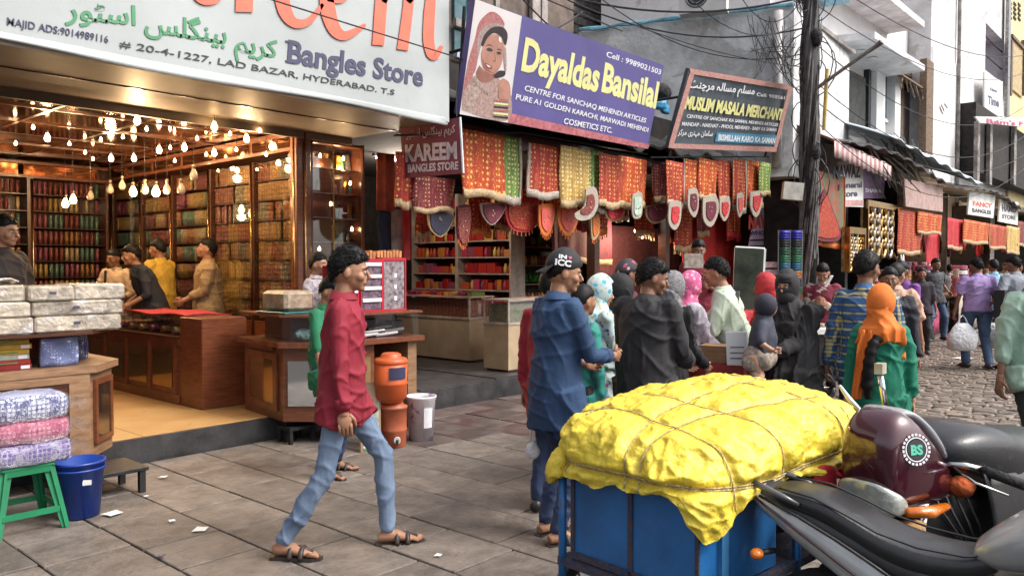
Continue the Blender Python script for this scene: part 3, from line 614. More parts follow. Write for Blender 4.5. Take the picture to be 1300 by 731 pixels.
pic('printed_hand', [(632.3, 107.2), (636.7, 99.8), (644.6, 104.2), (647.2, 113.8), (646.3, 123.9), (640.6, 126.9), (632.3, 123.9)], skin, 0.0112, 4)
pic('printed_bangle', [(626.6, 126.0), (644.1, 127.8), (644.1, 130.0), (626.2, 128.2)], [MATS['printed_veil'], M['yellowp'], MATS['printed_hair']][0], 0.0116, 1)
pic('printed_bangle', [(626.4, 130.2), (644.1, 131.9), (644.1, 134.1), (626.0, 132.4)], [MATS['printed_veil'], M['yellowp'], MATS['printed_hair']][1], 0.0116, 1)
pic('printed_bangle', [(626.2, 134.4), (644.1, 136.1), (644.1, 138.3), (625.8, 136.5)], [MATS['printed_veil'], M['yellowp'], MATS['printed_hair']][2], 0.0116, 1)
pic('printed_bangle', [(626.0, 138.5), (644.1, 140.3), (644.1, 142.5), (625.5, 140.7)], [MATS['printed_veil'], M['yellowp'], MATS['printed_hair']][0], 0.0116, 1)
pic('printed_bangle', [(625.8, 142.7), (644.1, 144.4), (644.1, 146.6), (625.3, 144.9)], [MATS['printed_veil'], M['yellowp'], MATS['printed_hair']][1], 0.0116, 1)
pic('printed_bangle', [(625.5, 146.8), (644.1, 148.6), (644.1, 150.8), (625.1, 149.0)], [MATS['printed_veil'], M['yellowp'], MATS['printed_hair']][2], 0.0116, 1)
pic('printed_pendant', [(599.5, 98.9), (602.6, 100.0), (600.8, 104.6)], MATS['printed_veil_edge'], 0.0116, 1)
pic('printed_pendant', [(603.0, 103.3), (606.1, 104.4), (604.3, 109.0)], MATS['printed_veil_edge'], 0.0116, 1)
pic('printed_pendant', [(606.5, 107.7), (609.6, 108.8), (607.8, 113.3)], MATS['printed_veil_edge'], 0.0116, 1)
pic('printed_pendant', [(610.0, 112.0), (613.1, 113.1), (611.3, 117.7)], MATS['printed_veil_edge'], 0.0116, 1)
pic('printed_pendant', [(613.5, 113.8), (616.6, 114.9), (614.8, 119.5)], MATS['printed_veil_edge'], 0.0116, 1)
pic('printed_pendant', [(617.0, 115.5), (620.1, 116.6), (618.3, 121.2)], MATS['printed_veil_edge'], 0.0116, 1)
# scaffold poles that carry the banner
tubes_ = [(a+Vector((.1, .12, .0)), d+Vector((.1, .25, 0))), (b+Vector((-.1, .12, 0)), c+Vector((-.1, .25, 0)))]
for u in (.2, .5, .8): p = a.lerp(b, u); tubes_.append((p+Vector((0, .1, .25)), p+Vector((0, 1.9, .25)))); p = d.lerp(c, u); tubes_.append((p+Vector((0, .12, -.2)), p+Vector((0, 2.1, -.2))))
for tb in tubes_: MB().tube(tb, .02, 6).build('bracket', M['iron'], t)

# slate board of the spice merchant, its right end raised
a = PY(848, 188, 5.9); b = P(985, 193, 13.7); c = P(1006, 109, 13.55); d = P(875, 87, 11.2)
t, pl = board('shop_sign', [d, c, b, a], mat('slate_print', (.075, .095, .115), .5, 0, (5, .2)), 'slate sign of the Muslim Masala Merchant with red patterned border, right end raised', 'sign', th=.06)
pl = mkplane(a, b, d)
bo = mat('red_white_border', (.40, .12, .10), .5, 0, (45, .6), col2=(.55, .38, .34))
q = MB()
for f in ([(875, 87), (1006, 109), (1004.5, 115), (876, 94)], [(849.5, 182), (986, 187), (985, 193), (848, 188)], [(875, 93), (881, 94), (855, 183), (849, 182)], [(1000, 114), (1004.5, 115), (986.5, 187), (982, 187)]): flat(q, f, pl, .004, .004)
q.build('border', bo, t)
q = MB(); lettering(q, "MUSLIM MASALA MERCHANT", pl, (868, 137.5), (992, 152.5), (871.5, 121), .045, .74); q.build('lettering', M['yellowp'], t)
q = MB(); lettering(q, urdu("مسلم مسالہ مرچنٹ"), pl, (874, 111), (957, 120), (876, 102), .02, .62)
lettering(q, "CENTRE OF SANCHAK KA SAMAN, MEHENDI ARTICLES", pl, (871, 149.5), (987, 160.5), (872, 145), .012)
lettering(q, "MANDAP - NAKHAT - PHOOL MEHENDI - BABY KA SAMAN", pl, (865, 159.5), (985, 167), (866, 154.5), .012)
lettering(q, urdu("سامان مہندی مرکز".replace('د', 'ر').replace('ز', 'ر')), pl, (860, 171), (904, 173), (861, 165), .01, .62)
lettering(q, "Cell: 9885612", pl, (960, 122), (1000, 127), (960.6, 117.5), .01); q.build('lettering', M['inkwhite'], t)
q = MB(); flat(q, [(910, 168), (987, 172), (984, 184), (907, 180)], pl, .004, .003); q.build('blue_strip', mat('blue_print', (.05, .25, .40), .5, 0, (5, .1)), t)
q = MB(); lettering(q, "BISMILLAH KARO KA SAMAN", pl, (911, 178), (983, 182), (912, 170.5), .03, .72, .007); q.build('lettering', M['inkwhite'], t)
for tb in ((a+Vector((.2, .1, -.1)), d+Vector((.2, .15, .0))), (b+Vector((-.2, .1, -.1)), c+Vector((-.2, .2, 0))), (d+Vector((.3, .1, -.3)), d+Vector((.3, 2.4, -.3))), (c+Vector((-.3, .1, -.3)), c+Vector((-.3, 1.2, -.3)))): MB().tube(tb, .02, 6).build('bracket', M['iron'], t)

# small maroon hanging board
a, b, c, d = P(512, 226, 8.6), P(588, 220, 8.35), P(584, 149, 8.35), P(508, 160, 8.6)
t, pl = board('hanging_sign', [d, c, b, a], mat('maroon_print', (.17, .035, .055), .4, 0, (4, .15)), 'small maroon hanging sign reading Kareem Bangles Store', 'sign', th=.03)
pl = mkplane(a, b, d)
q = MB(); lettering(q, "KAREEM", pl, (515, 205), (580.5, 201), (514.5, 184), .04, .73); lettering(q, "BANGLES STORE", pl, (518, 219), (582, 215), (517.8, 209), .03); lettering(q, urdu("کریم بینگلس اسٹور"), pl, (516, 175), (578, 168), (515.8, 167), .01, .62); q.build('lettering', mat('pale_pink_print', (.50, .42, .46), .5), t)
q = MB(); q.tube([d+Vector((.05, 0, 0)), d+Vector((.05, 0, .32))], .006, 5); q.tube([c+Vector((-.05, 0, 0)), c+Vector((-.05, 0, .32))], .006, 5); q.build('hanger', M['iron'], t)
q = MB(); q.tube([b, c], .014, 6); q.build('edge_strip', M['chrome'], t)

# ================================================================ left counter on the kerb of the platform
def poly_ext(pts, z0, z1, grow=0.):
    cx = sum(p[0] for p in pts)/len(pts); cy = sum(p[1] for p in pts)/len(pts); q = []
    for x, y in pts:
        v = Vector((x-cx, y-cy)); v = v*(1+grow/v.length) if grow else v; q.append((cx+v.x, cy+v.y, z0))
    return q, (0, 0, z1-z0)
A = [(.3, 6.05), (2.27, 6.05), (2.55, 6.36), (2.55, 6.92), (.3, 6.92)]
t = thing('street_counter', (1.5, 6.4, 0), 'left plywood counter at the bottom left of the photo, loaded with white wrapped packs', 'counter')
q = MB(); q.prism(*poly_ext(A, .2, .82)); q.build('base', M['woodl'], t)
q = MB(); q.prism(*poly_ext(A, .82, .87, .05)); q.build('ledge', M['woodl'], t)
q = MB(); q.prism(*poly_ext([(.3, 6.45), (2.2, 6.45), (2.4, 6.55), (2.5, 6.9), (.3, 6.9)], .871, 1.09)); q.build('inner_box', M['woodd'], t)
q = MB(); q.prism(*poly_ext(A, 1.095, 1.115, .03)); q.build('top', M['woodd'], t)
fr = lambda p0, p1, u0, u1, z0, z1, m, nm, out=.012, th=.008: None
def face_panel(nm, p0, p1, u0, u1, z0, z1, m, par, out=.004, th=.012):
    a_, b_ = Vector((p0[0], p0[1], 0)), Vector((p1[0], p1[1], 0)); n_ = Vector((b_.y-a_.y, a_.x-b_.x, 0)).normalized()
    p, r_ = a_.lerp(b_, u0)+n_*out, a_.lerp(b_, u1)+n_*out; q = MB()
    q.prism([(p.x, p.y, z0), (r_.x, r_.y, z0), (r_.x, r_.y, z1), (p.x, p.y, z1)], n_*th); return q.build(nm, m, par)
dm = mat('dim_mirror', (.30, .26, .22), .07, .95, (2, .1))
face_panel('mirror_panel', A[1], A[2], .25, .82, .33, .72, dm, t)
for u0, u1, z0, z1 in ((.15, .25, .29, .76), (.82, .92, .29, .76), (.25, .82, .29, .33), (.25, .82, .72, .76)): face_panel('panel_frame', A[1], A[2], u0, u1, z0, z1, M['wood'], t, .004, .02)
face_panel('front_panel', A[0], A[1], .3, .93, .28, .76, M['woodd'], t, .003, .006)
for u0, u1, z0, z1 in ((.2, .3, .2, .82), (.93, 1, .2, .82), (.3, .93, .2, .28), (.3, .93, .76, .82)): face_panel('panel_frame', A[0], A[1], u0, u1, z0, z1, M['woodl'], t, .002, .016)
q = MB()
for x, y in ((.4, 6.15), (2.15, 6.15), (2.45, 6.4), (1.2, 6.15)): q.box(x-.03, x+.03, y-.03, y+.03, 0, .2)
q.build('leg', M['woodd'], t)
q = MB(); q.box(.4, 2.27, 6.07, 6.075, .88, 1.09); q.build('glass_front', M['glass'], t)
# boxes behind its glass
bc = [hexc(h) for h in ('c8a81c', 'b8961c', '8c1c1c', 'd0c060', 'a8b0a0', '9c2a20', '6a7a4a', 'c89c2c')]
M['smallbox'] = palette('small_printed_box', bc, .45, 0)
bm = MB(); bm.bbox(-.1, .1, -.05, .05, 0, .034, .003); bme = bm.mesh('carton', M['smallbox'])
lm = MB(); lm.box(.03, .085, -.0515, -.05, .006, .028); lme = lm.mesh('carton_label', M['inkwhite'])
lm2 = MB(); lm2.box(-.09, .02, -.0515, -.05, .01, .018); lme2 = lm2.mesh('carton_label', M['green'])
for i in range(5):
    for j in range(6):
        x = .95+.22*i+rs.uniform(-.01, .01)
        o = inst('carton', bme, (x, 6.2, .872+j*.0352), rs.uniform(-.05, .05)); w = ['bottom', 'second', 'third', 'fourth', 'fifth', 'top'][j]
        tag(o, f'flat yellow or red carton, {w} of the {["leftmost", "second", "third", "fourth", "rightmost"][i]} stack behind the left counter glass', 'carton', 'flat cartons in the left counter')
        c_ = bpy.data.objects.new('carton_label', [lme, lme2][(i+j) % 2]); C.objects.link(c_); c_.parent = o
for x0, x1, k, lab in ((2.0, 2.24, 'blue_lace_pack', 'pale blue patterned pack behind the glass of the left counter'), (2.29, 2.46, 'dark_blue_pack', 'dark blue pack at the corner of the left counter')):
    q = MB(); q.grid(lambda u, v: (x0+(x1-x0)*u, 6.16+(x0-2)*.7+.2*u*(x0 > 2.2)+.01*math.sin(u*9+v*5), .875+.2*v), 8, 6, .06, (0, 1, 0)); q.solo('fabric_pack', brocade(k, (.22, .27, .50) if x0 < 2.2 else (.03, .035, .12), (.55, .6, .8), 18, .3), lab, 'pack', smooth=True)
# white film-wrapped packs on top
M['pack'] = mat('wrapped_carton', (.62, .52, .40), .28, 0, (10, .35), bump=(22, .9, .03), coat=.5, rnd=.12, dirt=((.75, .72, .68), 7, .56))
M['label'] = M['inkblack']
def pack(x0, x1, y0, y1, z0, z1, lab, lw=True):
    t = thing('wrapped_package', ((x0+x1)/2, (y0+y1)/2, z0), lab, 'package', 'white wrapped packs on the left counter')
    q = MB(); nx, nz = 10, 4
    q.bbox(x0, x1, y0, y1, z0, z1, .012); q.build('carton', M['pack'], t)
    f = MB(); f.grid(lambda u, v: (x0+(x1-x0)*u, y0-.004-.008*noise.noise(Vector((u*9+x0*7, v*4, z0*9)))-.004, z0+.004+(z1-z0-.01)*v), nx, nz); f.grid(lambda u, v: (x0+(x1-x0)*u, y0+(y1-y0)*v, z1+.003+.005*abs(noise.noise(Vector((u*7, v*5, z0*9+x0))))), nx, nz); f.build('film', M['film'], t, True)
    if lw: q = MB(); xm = x0+(x1-x0)*.42; q.box(xm, xm+.045, y0-.016, y0-.0155, z0+(z1-z0)*.45, z0+(z1-z0)*.62); q.build('label', M['navy'], t)
zz = 1.117
pack(1.0, 1.93, 6.08, 6.5, zz, zz+.115, 'bottom left wrapped pack at the photo edge'); pack(1.945, 2.52, 6.1, 6.5, zz, zz+.115, 'bottom layer wrapped pack at the counter corner')
pack(1.0, 1.91, 6.07, 6.5, zz+.118, zz+.22, 'middle layer wrapped pack at the photo edge', False); pack(1.925, 2.53, 6.09, 6.5, zz+.118, zz+.22, 'middle layer wrapped pack at the counter corner')
pack(1.0, 1.88, 6.08, 6.5, zz+.223, zz+.335, 'top layer wrapped pack at the photo edge', False); pack(1.90, 2.19, 6.07, 6.5, zz+.223, zz+.325, 'top layer short pack with a dark label, middle of the row'); pack(2.20, 2.55, 6.10, 6.52, zz+.223, zz+.335, 'top layer pack nearest the counter corner', False)
q = MB(); q.grid(lambda u, v: (1.1+.75*u, 6.1+.4*v, zz+.35+.03*noise.noise(Vector((u*6, v*5, 1)))+.02*math.sin(u*3)), 16, 8, .012, (0, 0, 1)); q.solo('plastic_sheet', M['pack'], 'crumpled clear plastic sheet lying on the top wrapped packs', 'plastic sheet', smooth=True)
# clear jars / glass stand behind packs
for i in range(3):
    for j in range(3):
        p = P(75+i*14, 352-j*6, 8.6); 
        if j: continue
        t = thing('bangle_stand', (p.x, p.y, p.z-.12), f'pale glass cake-shaped stand of bangles, {["left", "middle", "right"][i]} one behind the wrapped packs', 'display stand', 'pale bangle stands')
        c0 = Vector((p.x, p.y, 1.08)); q = MB()
        for z in (0, .13, .26): q.lathe([(.02, z), (.065, z+.005), (.065, z+.012), (.02, z+.016)], c0, 12)
        q.build('tray', M['inkwhite'], t)
        for k in range(6): q = MB(); q.lathe([(.02, 0), (.02, .11)], c0+Vector((.04*math.cos(k), .04*math.sin(k), .02+.13*(k % 2))), 8); q.build('bangle_roll', M['pack'], t, True)
        q = MB(); q.tube([c0, c0+Vector((0, 0, .33))], .006, 6); q.build('rod', M['chrome'], t)
q = MB(); q.box(2.6, 3.4, 6.95, 9.5, .2, 1.06); q.box(2.55, 3.45, 6.93, 9.55, 1.06, 1.08) if False else None
# display table under those stands
t = thing('shop_table', (2.2, 8.2, .2), 'dark wood table inside the shop carrying the pale bangle stands', 'table')
q = MB(); q.box(.4, 2.9, 7.7, 8.8, 1.04, 1.078); q.build('top', M['woodd'], t); q = MB(); q.box(.45, 2.85, 7.75, 8.75, .2, 1.04); q.build('body', M['wood'], t)

# ---- green plastic stool, patterned fabric packs on it, blue bucket, low iron stand
c0 = PD(22, 4.82); a0 = R(-15)
t = thing('plastic_stool', c0, 'green plastic stool with open sides at the bottom left corner', 'stool')
gp = mat('green_plastic', (.015, .20, .085), .38, 0, (4, .15), bump=(120, .05))
H_ = .40
q = MB(); q.bbox(c0.x-.15, c0.x+.15, c0.y-.15, c0.y+.15, H_-.03, H_, .012); q.build('seat', gp, t)
for sx in (-1, 1):
    for sy in (-1, 1):
        q = MB(); top = c0+Vector((sx*.125, sy*.125, H_-.02)); bot = c0+Vector((sx*.19, sy*.19, 0))
        q.prism([bot+Vector((-.03*sx, 0, 0)), bot+Vector((.015*sx, 0, 0)), top+Vector((.02*sx, 0, 0)), top+Vector((-.045*sx, 0, 0))], (0, -sy*.014, 0)); q.prism([bot+Vector((0, -.03*sy, 0)), bot+Vector((0, .015*sy, 0)), top+Vector((0, .02*sy, 0)), top+Vector((0, -.045*sy, 0))], (-sx*.014, 0, 0)); q.build('leg', gp, t)
for ax in range(2):
    for s_ in (-1, 1):
        for zc, hh, e in ((.10, .035, .165), (H_-.055, .05, .13)):
            q = MB(); 
            if ax: q.box(c0.x-e+.01, c0.x+e-.01, c0.y+s_*(e+.01)-.007, c0.y+s_*(e+.01)+.007, zc, zc+hh)
            else: q.box(c0.x+s_*(e+.01)-.007, c0.x+s_*(e+.01)+.007, c0.y-e+.01, c0.y+e-.01, zc, zc+hh)
            q.build('brace', gp, t)
for i, (h0, h1, base, mot, lab) in enumerate([(0, .13, (.48, .44, .58), (.12, .07, .30), 'lowest fabric pack on the green stool, white and violet leaf print'), (.132, .26, (.42, .05, .13), (.55, .22, .30), 'middle fabric pack on the green stool, crimson and orange'),
                                              (.262, .41, (.08, .09, .26), (.60, .62, .74), 'top fabric pack on the green stool, blue and white swirls')]):
    tt = thing('fabric_package', c0+Vector((.02, 0, H_+h0)), lab, 'package', 'fabric packs on the green stool'); hw = .225-.01*i
    q = MB(); n_ = 24; rs_ = []
    for z, k in ((h0, .9), (h0+.02, 1), ((h0+h1)/2, 1.03), (h1-.02, 1), (h1, .88)):
        rs_.append([c0+Vector((.02, 0, 0))+Vector((max(-1, min(1, 1.25*math.cos(2*math.pi*j/n_)))*hw*k+.006*math.sin(j*3.1+i), max(-1, min(1, 1.25*math.sin(2*math.pi*j/n_)))*.17*k+.006*math.sin(j*2.3), H_+z+.004*math.sin(j*2)+.012*noise.noise(Vector((j*.9, z*20, i))))) for j in range(n_)])
    q.rings(rs_); q.build('folded_fabric', brocade(f'fabric_pack_{i}', base, mot, 38, .3, .40), tt, True)
    f = MB(); f.rings([[c0+(p-c0)*1.0+Vector(((p.x-c0.x)*.05, (p.y-c0.y)*.06, .003)) for p in rg] for rg in rs_], False); f.build('film', M['film'], tt, True)
    f = MB(); f.grid(lambda u, v: c0+Vector((.24+.09*u, -.15+.2*v, H_+h0+.05+.04*math.sin(u*7+v*4)*u+.03*v)), 6, 4); f.build('film_flap', M['film'], tt, True)
c0 = PD(96, 5.05)
bp_ = mat('blue_plastic', (.012, .05, .30), .3, 0, (4, .1), bump=(90, .04))
t = thing('bucket', c0, 'empty blue plastic bucket standing between the green stool and the iron stand', 'bucket')
q = MB(); q.lathe([(.10, 0), (.118, .005), (.15, .34), (.158, .342), (.158, .355), (.146, .355), (.115, .02), (.0, .018)], c0, 28, cap=False); q.lathe([(0.001, 0), (.11, 0)], c0, 28, cap=False); q.build('shell', bp_, t, True)
q = MB(); q.lathe([(.15, .30), (.157, .302), (.158, .312), (.151, .314)], c0, 28, cap=False); q.build('rib', bp_, t, True)
q = MB(); p = c0+Vector((.0, 0, .2)); dd = (CAM-c0); dd.z = 0; dd.normalize(); sd = Vector((dd.y, -dd.x, 0)); p = c0+dd*.137-sd*.02+Vector((0, 0, .22)); q.prism([p, p+sd*-.05, p+sd*-.05+Vector((0, 0, .03)), p+Vector((0, 0, .035))], dd*.002); q.build('sticker', M['white'], t)
t = thing('iron_stand', (2.25, 5.85, 0), 'low black iron stand right of the blue bucket', 'stand')
q = MB(); q.bbox(1.98, 2.5, 5.62, 6.02, .15, .178, .005); q.build('top', M['iron'], t)
for x, y in ((2.02, 5.65), (2.46, 5.65), (2.02, 5.98), (2.46, 5.98)): q = MB(); q.box(x-.02, x+.02, y-.02, y+.02, 0, .15); q.build('leg', M['iron'], t)

# ---- second street counter with the red drawer cabinet
B = [(4.03, 7.05), (3.93, 6.2), (4.2, 5.9), (5.27, 5.86), (5.3, 7.0)]
t = thing('street_counter', (4.6, 6.4, 0), 'orange wood street counter with chamfered corner under the red drawer cabinets', 'counter')
q = MB(); q.prism(*poly_ext([(4.05, 7.02), (3.96, 6.22), (4.22, 5.94), (4.75, 5.93), (4.75, 7.0)], .2, .86)); q.build('base', M['wood'], t)
q = MB(); q.box(4.75, 5.22, 6.5, 6.98, .2, .86); q.build('back_board', M['woodl'], t)
q = MB(); q.box(5.14, 5.25, 5.9, 6.98, .0, .86); q.build('end_panel', M['woodl'], t)
q = MB(); q.prism(*poly_ext(B, .86, .905, .04)); q.build('ledge', M['woodh'], t)
q = MB(); q.prism(*poly_ext(B, 1.13, 1.15, .02)); q.build('top', M['woodh'], t)
q = MB(); q.prism(*poly_ext([(4.2, 6.9), (4.15, 6.4), (4.35, 6.2), (5.2, 6.2), (5.2, 6.9)], .906, 1.13)); q.build('inner_box', M['woodd'], t)
face_panel('glass_front', B[1], B[2], .02, .98, .91, 1.13, M['glass'], t, -.01, .003); face_panel('glass_front', B[2], B[3], .02, .98, .91, 1.13, M['glass'], t, -.01, .003)
b_ = [(4.05, 7.02), (3.96, 6.22), (4.22, 5.94), (4.75, 5.93)]
face_panel('mirror_panel', b_[0], b_[1], .18, .80, .34, .74, mat('bronze_mirror', (.5, .33, .16), .08, .9), t)
for u0, u1, z0, z1 in ((.1, .18, .28, .80), (.80, .88, .28, .80), (.18, .80, .28, .34), (.18, .80, .74, .80), (.18, .80, .82, .85)): face_panel('panel_frame', b_[0], b_[1], u0, u1, z0, z1, M['woodh'], t, .004, .02)
face_panel('mirror_panel', b_[1], b_[2], .12, .92, .34, .74, mat('pale_mirror', (.75, .75, .75), .06, .95, (2, .05)), t)
face_panel('mirror_panel', b_[2], b_[3], .1, .9, .34, .74, mat('bronze_mirror', (.5, .33, .16)), t)
q = MB()
for x, y in ((4.1, 6.9), (4.05, 6.3), (4.3, 6.05), (4.7, 6.05)): q.box(x-.035, x+.035, y-.035, y+.035, 0, .2)
q.build('leg', M['iron'], t)
# drawer cabinets
rp = mat('red_plastic', (.42, .012, .03), .3, 0, (4, .1)); clr = mat('clear_drawer', (.22, .16, .20), .12, 0, (30, .9), col2=(.06, .03, .05), spec=.8); wp = M['inkwhite']
def cabinet(x0, x1, y, z0, z1, rows, lab):
    t = thing('drawer_cabinet', ((x0+x1)/2, y+.15, z0), lab, 'drawer cabinet', 'red cabinets on the street counter')
    q = MB(); q.bbox(x0, x1, y+.02, y+.3, z0, z1, .006); q.build('case', mat('dark_red_plastic', (.22, .01, .02), .3), t)
    q = MB(); e = .016
    q.box(x0, x0+e, y, y+.02, z0, z1); q.box(x1-e, x1, y, y+.02, z0, z1); q.box(x0+e, x1-e, y, y+.02, z0, z0+e); q.box(x0+e, x1-e, y, y+.02, z1-.03, z1); q.build('frame', rp, t)
    hh = (z1-z0-.05)/max(rows, 1)
    if rows == 1:
        q = MB(); q.box(x0+e+.006, x1-e-.006, y+.006, y+.019, z0+e, z1-.035); q.build('clear_door', mat('clear_door', (.40, .36, .38), .1, .2, (26, .9), col2=(.10, .07, .08)), t)
        for k in range(3): q = MB(); q.box((x0+x1)/2, (x0+x1)/2+.03, y+.002, y+.006, z0+.1+.11*k, z0+.14+.11*k); q.build('sticker', wp, t)
    else:
        for r_ in range(rows):
            zb = z0+e+.003+r_*hh; d_ = q = MB(); q.box(x0+e+.004, x1-e-.004, y+.004, y+.019, zb, zb+hh*.62); o = q.build('drawer', clr, t)
            q = MB(); q.bbox(x0+e+.004, x1-e-.004, y-.012, y+.018, zb+hh*.64, zb+hh*.95, .004); q.build('drawer_handle', wp, t)
zt = 1.152
cabinet(4.42, 4.62, 5.98, zt, zt+.44, 4, 'leftmost red cabinet with white handled drawers, partly behind the walking man'); cabinet(4.635, 4.9, 5.98, zt, zt+.50, 4, 'middle red cabinet with four white handled drawers'); cabinet(4.905, 5.2, 5.99, zt, zt+.51, 1, 'rightmost red cabinet with a clear door')
op = mat('orange_packet', (.55, .22, .07), .5, 0, (12, .4), rnd=.25)
for i in range(14):
    q = MB(); z0 = zt+(.502 if i < 6 else .512); x = 4.66+i*.039+(.012 if i > 5 else 0); h = rs.uniform(.055, .085); q.xbox(Matrix.Translation((x, 6.09, z0+h/2))@Matrix.Rotation(rs.uniform(-.12, .12), 4, 'Y'), .03, .08, h)
    q.solo('packet', op, f'upright orange packet, {ordn(i)} from the left on top of the red cabinets', 'packet', 'orange packets on the red cabinets')
# wrapped bundle with green print and tray
q = MB(); q.bbox(3.99, 4.30, 6.22, 6.62, 1.175, 1.36, .03); t = q.solo('wrapped_bundle', mat('beige_bundle', (.36, .27, .19), .3, 0, (8, .3), bump=(20, .8, .02), coat=.3, dirt=((.12, .28, .16), 9, .62)), 'beige wrapped bundle with green print on the counter left of the walking man', 'bundle')
q = MB(); q.bbox(3.96, 4.34, 6.19, 6.66, 1.151, 1.172, .006); q.solo('tray', mat('teal_tray', (.02, .13, .13), .4), 'teal tray under the beige wrapped bundle', 'tray')
for i in range(5):
    q = MB(); q.tube([(4.55+.1*i, 6.02+.01*(i % 2), .925+.03*(i % 3)), (4.85+.08*i, 6.0, .93+.03*(i % 3)+.01)], .016, 8); q.solo('rolled_sheet', [M['inkwhite'], M['steel'], M['black'], M['inkwhite'], M['greyd']][i], ['white roll at the left end', 'metallic roll beside the white one', 'black roll in the middle', 'white roll at the right', 'grey roll at the far right'][i]+' lying in the counter glass under the red cabinets', 'roll', 'rolls in the counter glass')
for i in range(5):
    q = MB(); x = 4.42+i*.17; q.bbox(x, x+.15, 6.08, 6.19, .908+(i % 2)*.03, 1.02+(i % 3)*.03, .01); q.solo('black_case', M['black'], f'black jewellery case, {ordn(i)} from the left in the counter glass', 'case', 'black cases in the counter glass')
q = MB(); q.ell((4.12, 6.14, .97), (.09, .06, .055), 12, 8); o = q.solo('crumpled_bag', mat('pale_teal_plastic', (.25, .42, .40), .3, 0, (12, .4), bump=(18, 1, .05)), 'crumpled pale teal plastic bag at the chamfered counter corner', 'bag', smooth=True)

# ---- orange water jugs, paint bucket, leaning panel by the counter
orp = mat('orange_plastic', (.62, .11, .025), .42, 0, (3, .2), bump=(80, .06), dirt=((.35, .06, .02), 3, .64))
c0 = PD(499, 7.02)
t = thing('water_jug', c0, 'lower orange water jug with tap standing on the paving', 'water jug', 'stacked orange water jugs')
q = MB(); q.lathe([(.100, 0), (.108, .01), (.112, .13), (.117, .14), (.117, .155), (.112, .165), (.115, .33), (.121, .335), (.121, .355), (.09, .365), (.085, .385)], c0, 28); q.build('body', mat('faded_orange_plastic', (.46, .115, .05), .5, 0, (3, .25), dirt=((.28, .08, .05), 3, .6)), t, True)
dd = (CAM-c0); dd.z = 0; dd.normalize(); sd = Vector((dd.y, -dd.x, 0)); p = c0+dd*.115+Vector((0, 0, .075))-sd*.03
q = MB(); q.tube([p, p+dd*.03], .03, 14); q.build('tap_plate', M['white'], t); q = MB(); q.tube([p+dd*.03, p+dd*.055, p+dd*.06-Vector((0, 0, .03))], .012, 8); q.build('tap', M['black'], t)
c1 = c0+Vector((-.02, .01, .391))
t = thing('water_jug', c1, 'upper orange water jug with domed lid, standing on the lower jug', 'water jug', 'stacked orange water jugs')
q = MB(); q.lathe([(.10, 0), (.108, .01), (.12, .03), (.138, .04), (.14, .15), (.147, .16), (.147, .175), (.141, .185), (.146, .34)], c1, 28); q.build('body', orp, t, True)
q = MB(); q.lathe([(.148, .34), (.15, .345), (.15, .365), (.135, .385), (.09, .395), (.088, .42), (.065, .432), (.03, .435)], c1, 28); q.build('lid', orp, t, True)
q = MB(); n_ = 10; q.rings([[c1+Vector((0, 0, z))+dd*(.1455*math.cos(a_))+sd*(.1455*math.sin(a_))*-1 for a_ in np.linspace(-.1, 1.0, n_)]+[c1+Vector((0, 0, z))+dd*(.149*math.cos(a_))+sd*(.149*math.sin(a_))*-1 for a_ in np.linspace(1.0, -.1, n_)] for z in (.215, .315)]); q.build('label', M['navy'], t)
c0 = PD(534, 7.3)
t = thing('paint_bucket', c0, 'white paint bucket with violet print right of the orange jugs', 'bucket')
q = MB(); q.lathe([(.001, 0), (.11, 0), (.13, .36), (.136, .365), (.136, .38), (.141, .385), (.141, .40), (.13, .40), (.126, .37), (.107, .02), (.001, .02)], c0, 28, cap=False); q.build('shell', mat('white_bucket', (.72, .70, .73), .4, 0, (5, .12), dirt=((.30, .12, .40), 7, .56)), t, True)
q = MB(); pts = [c0+Vector((.14*math.cos(a_), .14*math.sin(a_), .37-.10*math.sin((a_+.4)))) for a_ in np.linspace(-.4, 2.74, 14)]; q.tube(pts, .003, 5); q.build('handle', M['steel'], t, True)
q = MB(); dd = (CAM-c0); dd.z = 0; dd.normalize(); sd = Vector((dd.y, -dd.x, 0)); q.rings([[c0+Vector((0, 0, z))+dd*((.112+z*.05)*math.cos(a_))+sd*((.112+z*.05)*math.sin(a_)) for a_ in np.linspace(-.9, -.2, 8)]+[c0+Vector((0, 0, z))+dd*((.116+z*.05)*math.cos(a_))+sd*((.116+z*.05)*math.sin(a_)) for a_ in np.linspace(-.2, -.9, 8)] for z in (.12, .30)]); q.build('label', M['inkwhite'], t)
a = P(458, 578, 6.75); b = P(484, 581, 6.75); a.z = 0; b.z = 0; c = P(483, 486, 7.0); d = P(461, 485, 7.0)
t = thing('panel_board', a, 'narrow beige cardboard panel with green label leaning on the counter by the jugs', 'board')
q = MB(); q.prism([a, b, c, d], (0, .02, 0)); q.build('board', mat('beige_card', (.42, .27, .16), .7), t)
q = MB(); f = lambda u, v, l: a.lerp(b, u).lerp(d.lerp(c, u), v)+Vector((0, -l, 0)); q.prism([f(.15, .25, .002), f(.9, .25, .002), f(.9, .72, .002), f(.15, .72, .002)], (0, -.002, 0)); q.build('label', mat('dark_green_print', (.02, .1, .06), .5, 0, (20, .8), col2=(.5, .5, .4)), t)
for k in range(5): q = MB(); q.prism([f(.1, .02+.045*k, .004), f(.98, .02+.045*k, .004), f(.98, .05+.045*k, .004), f(.1, .05+.045*k, .004)], (0, -.002, 0)); q.build('stripe', [M['green'], M['inkwhite']][k % 2], t)
c0 = G(375, 560)
t = thing('low_stool', (c0.x, c0.y, 0), 'low black stool with small white pot under the counter corner', 'stool')
q = MB(); q.box(c0.x-.12, c0.x+.15, c0.y-.1, c0.y+.12, .12, .15); q.build('seat', M['iron'], t)
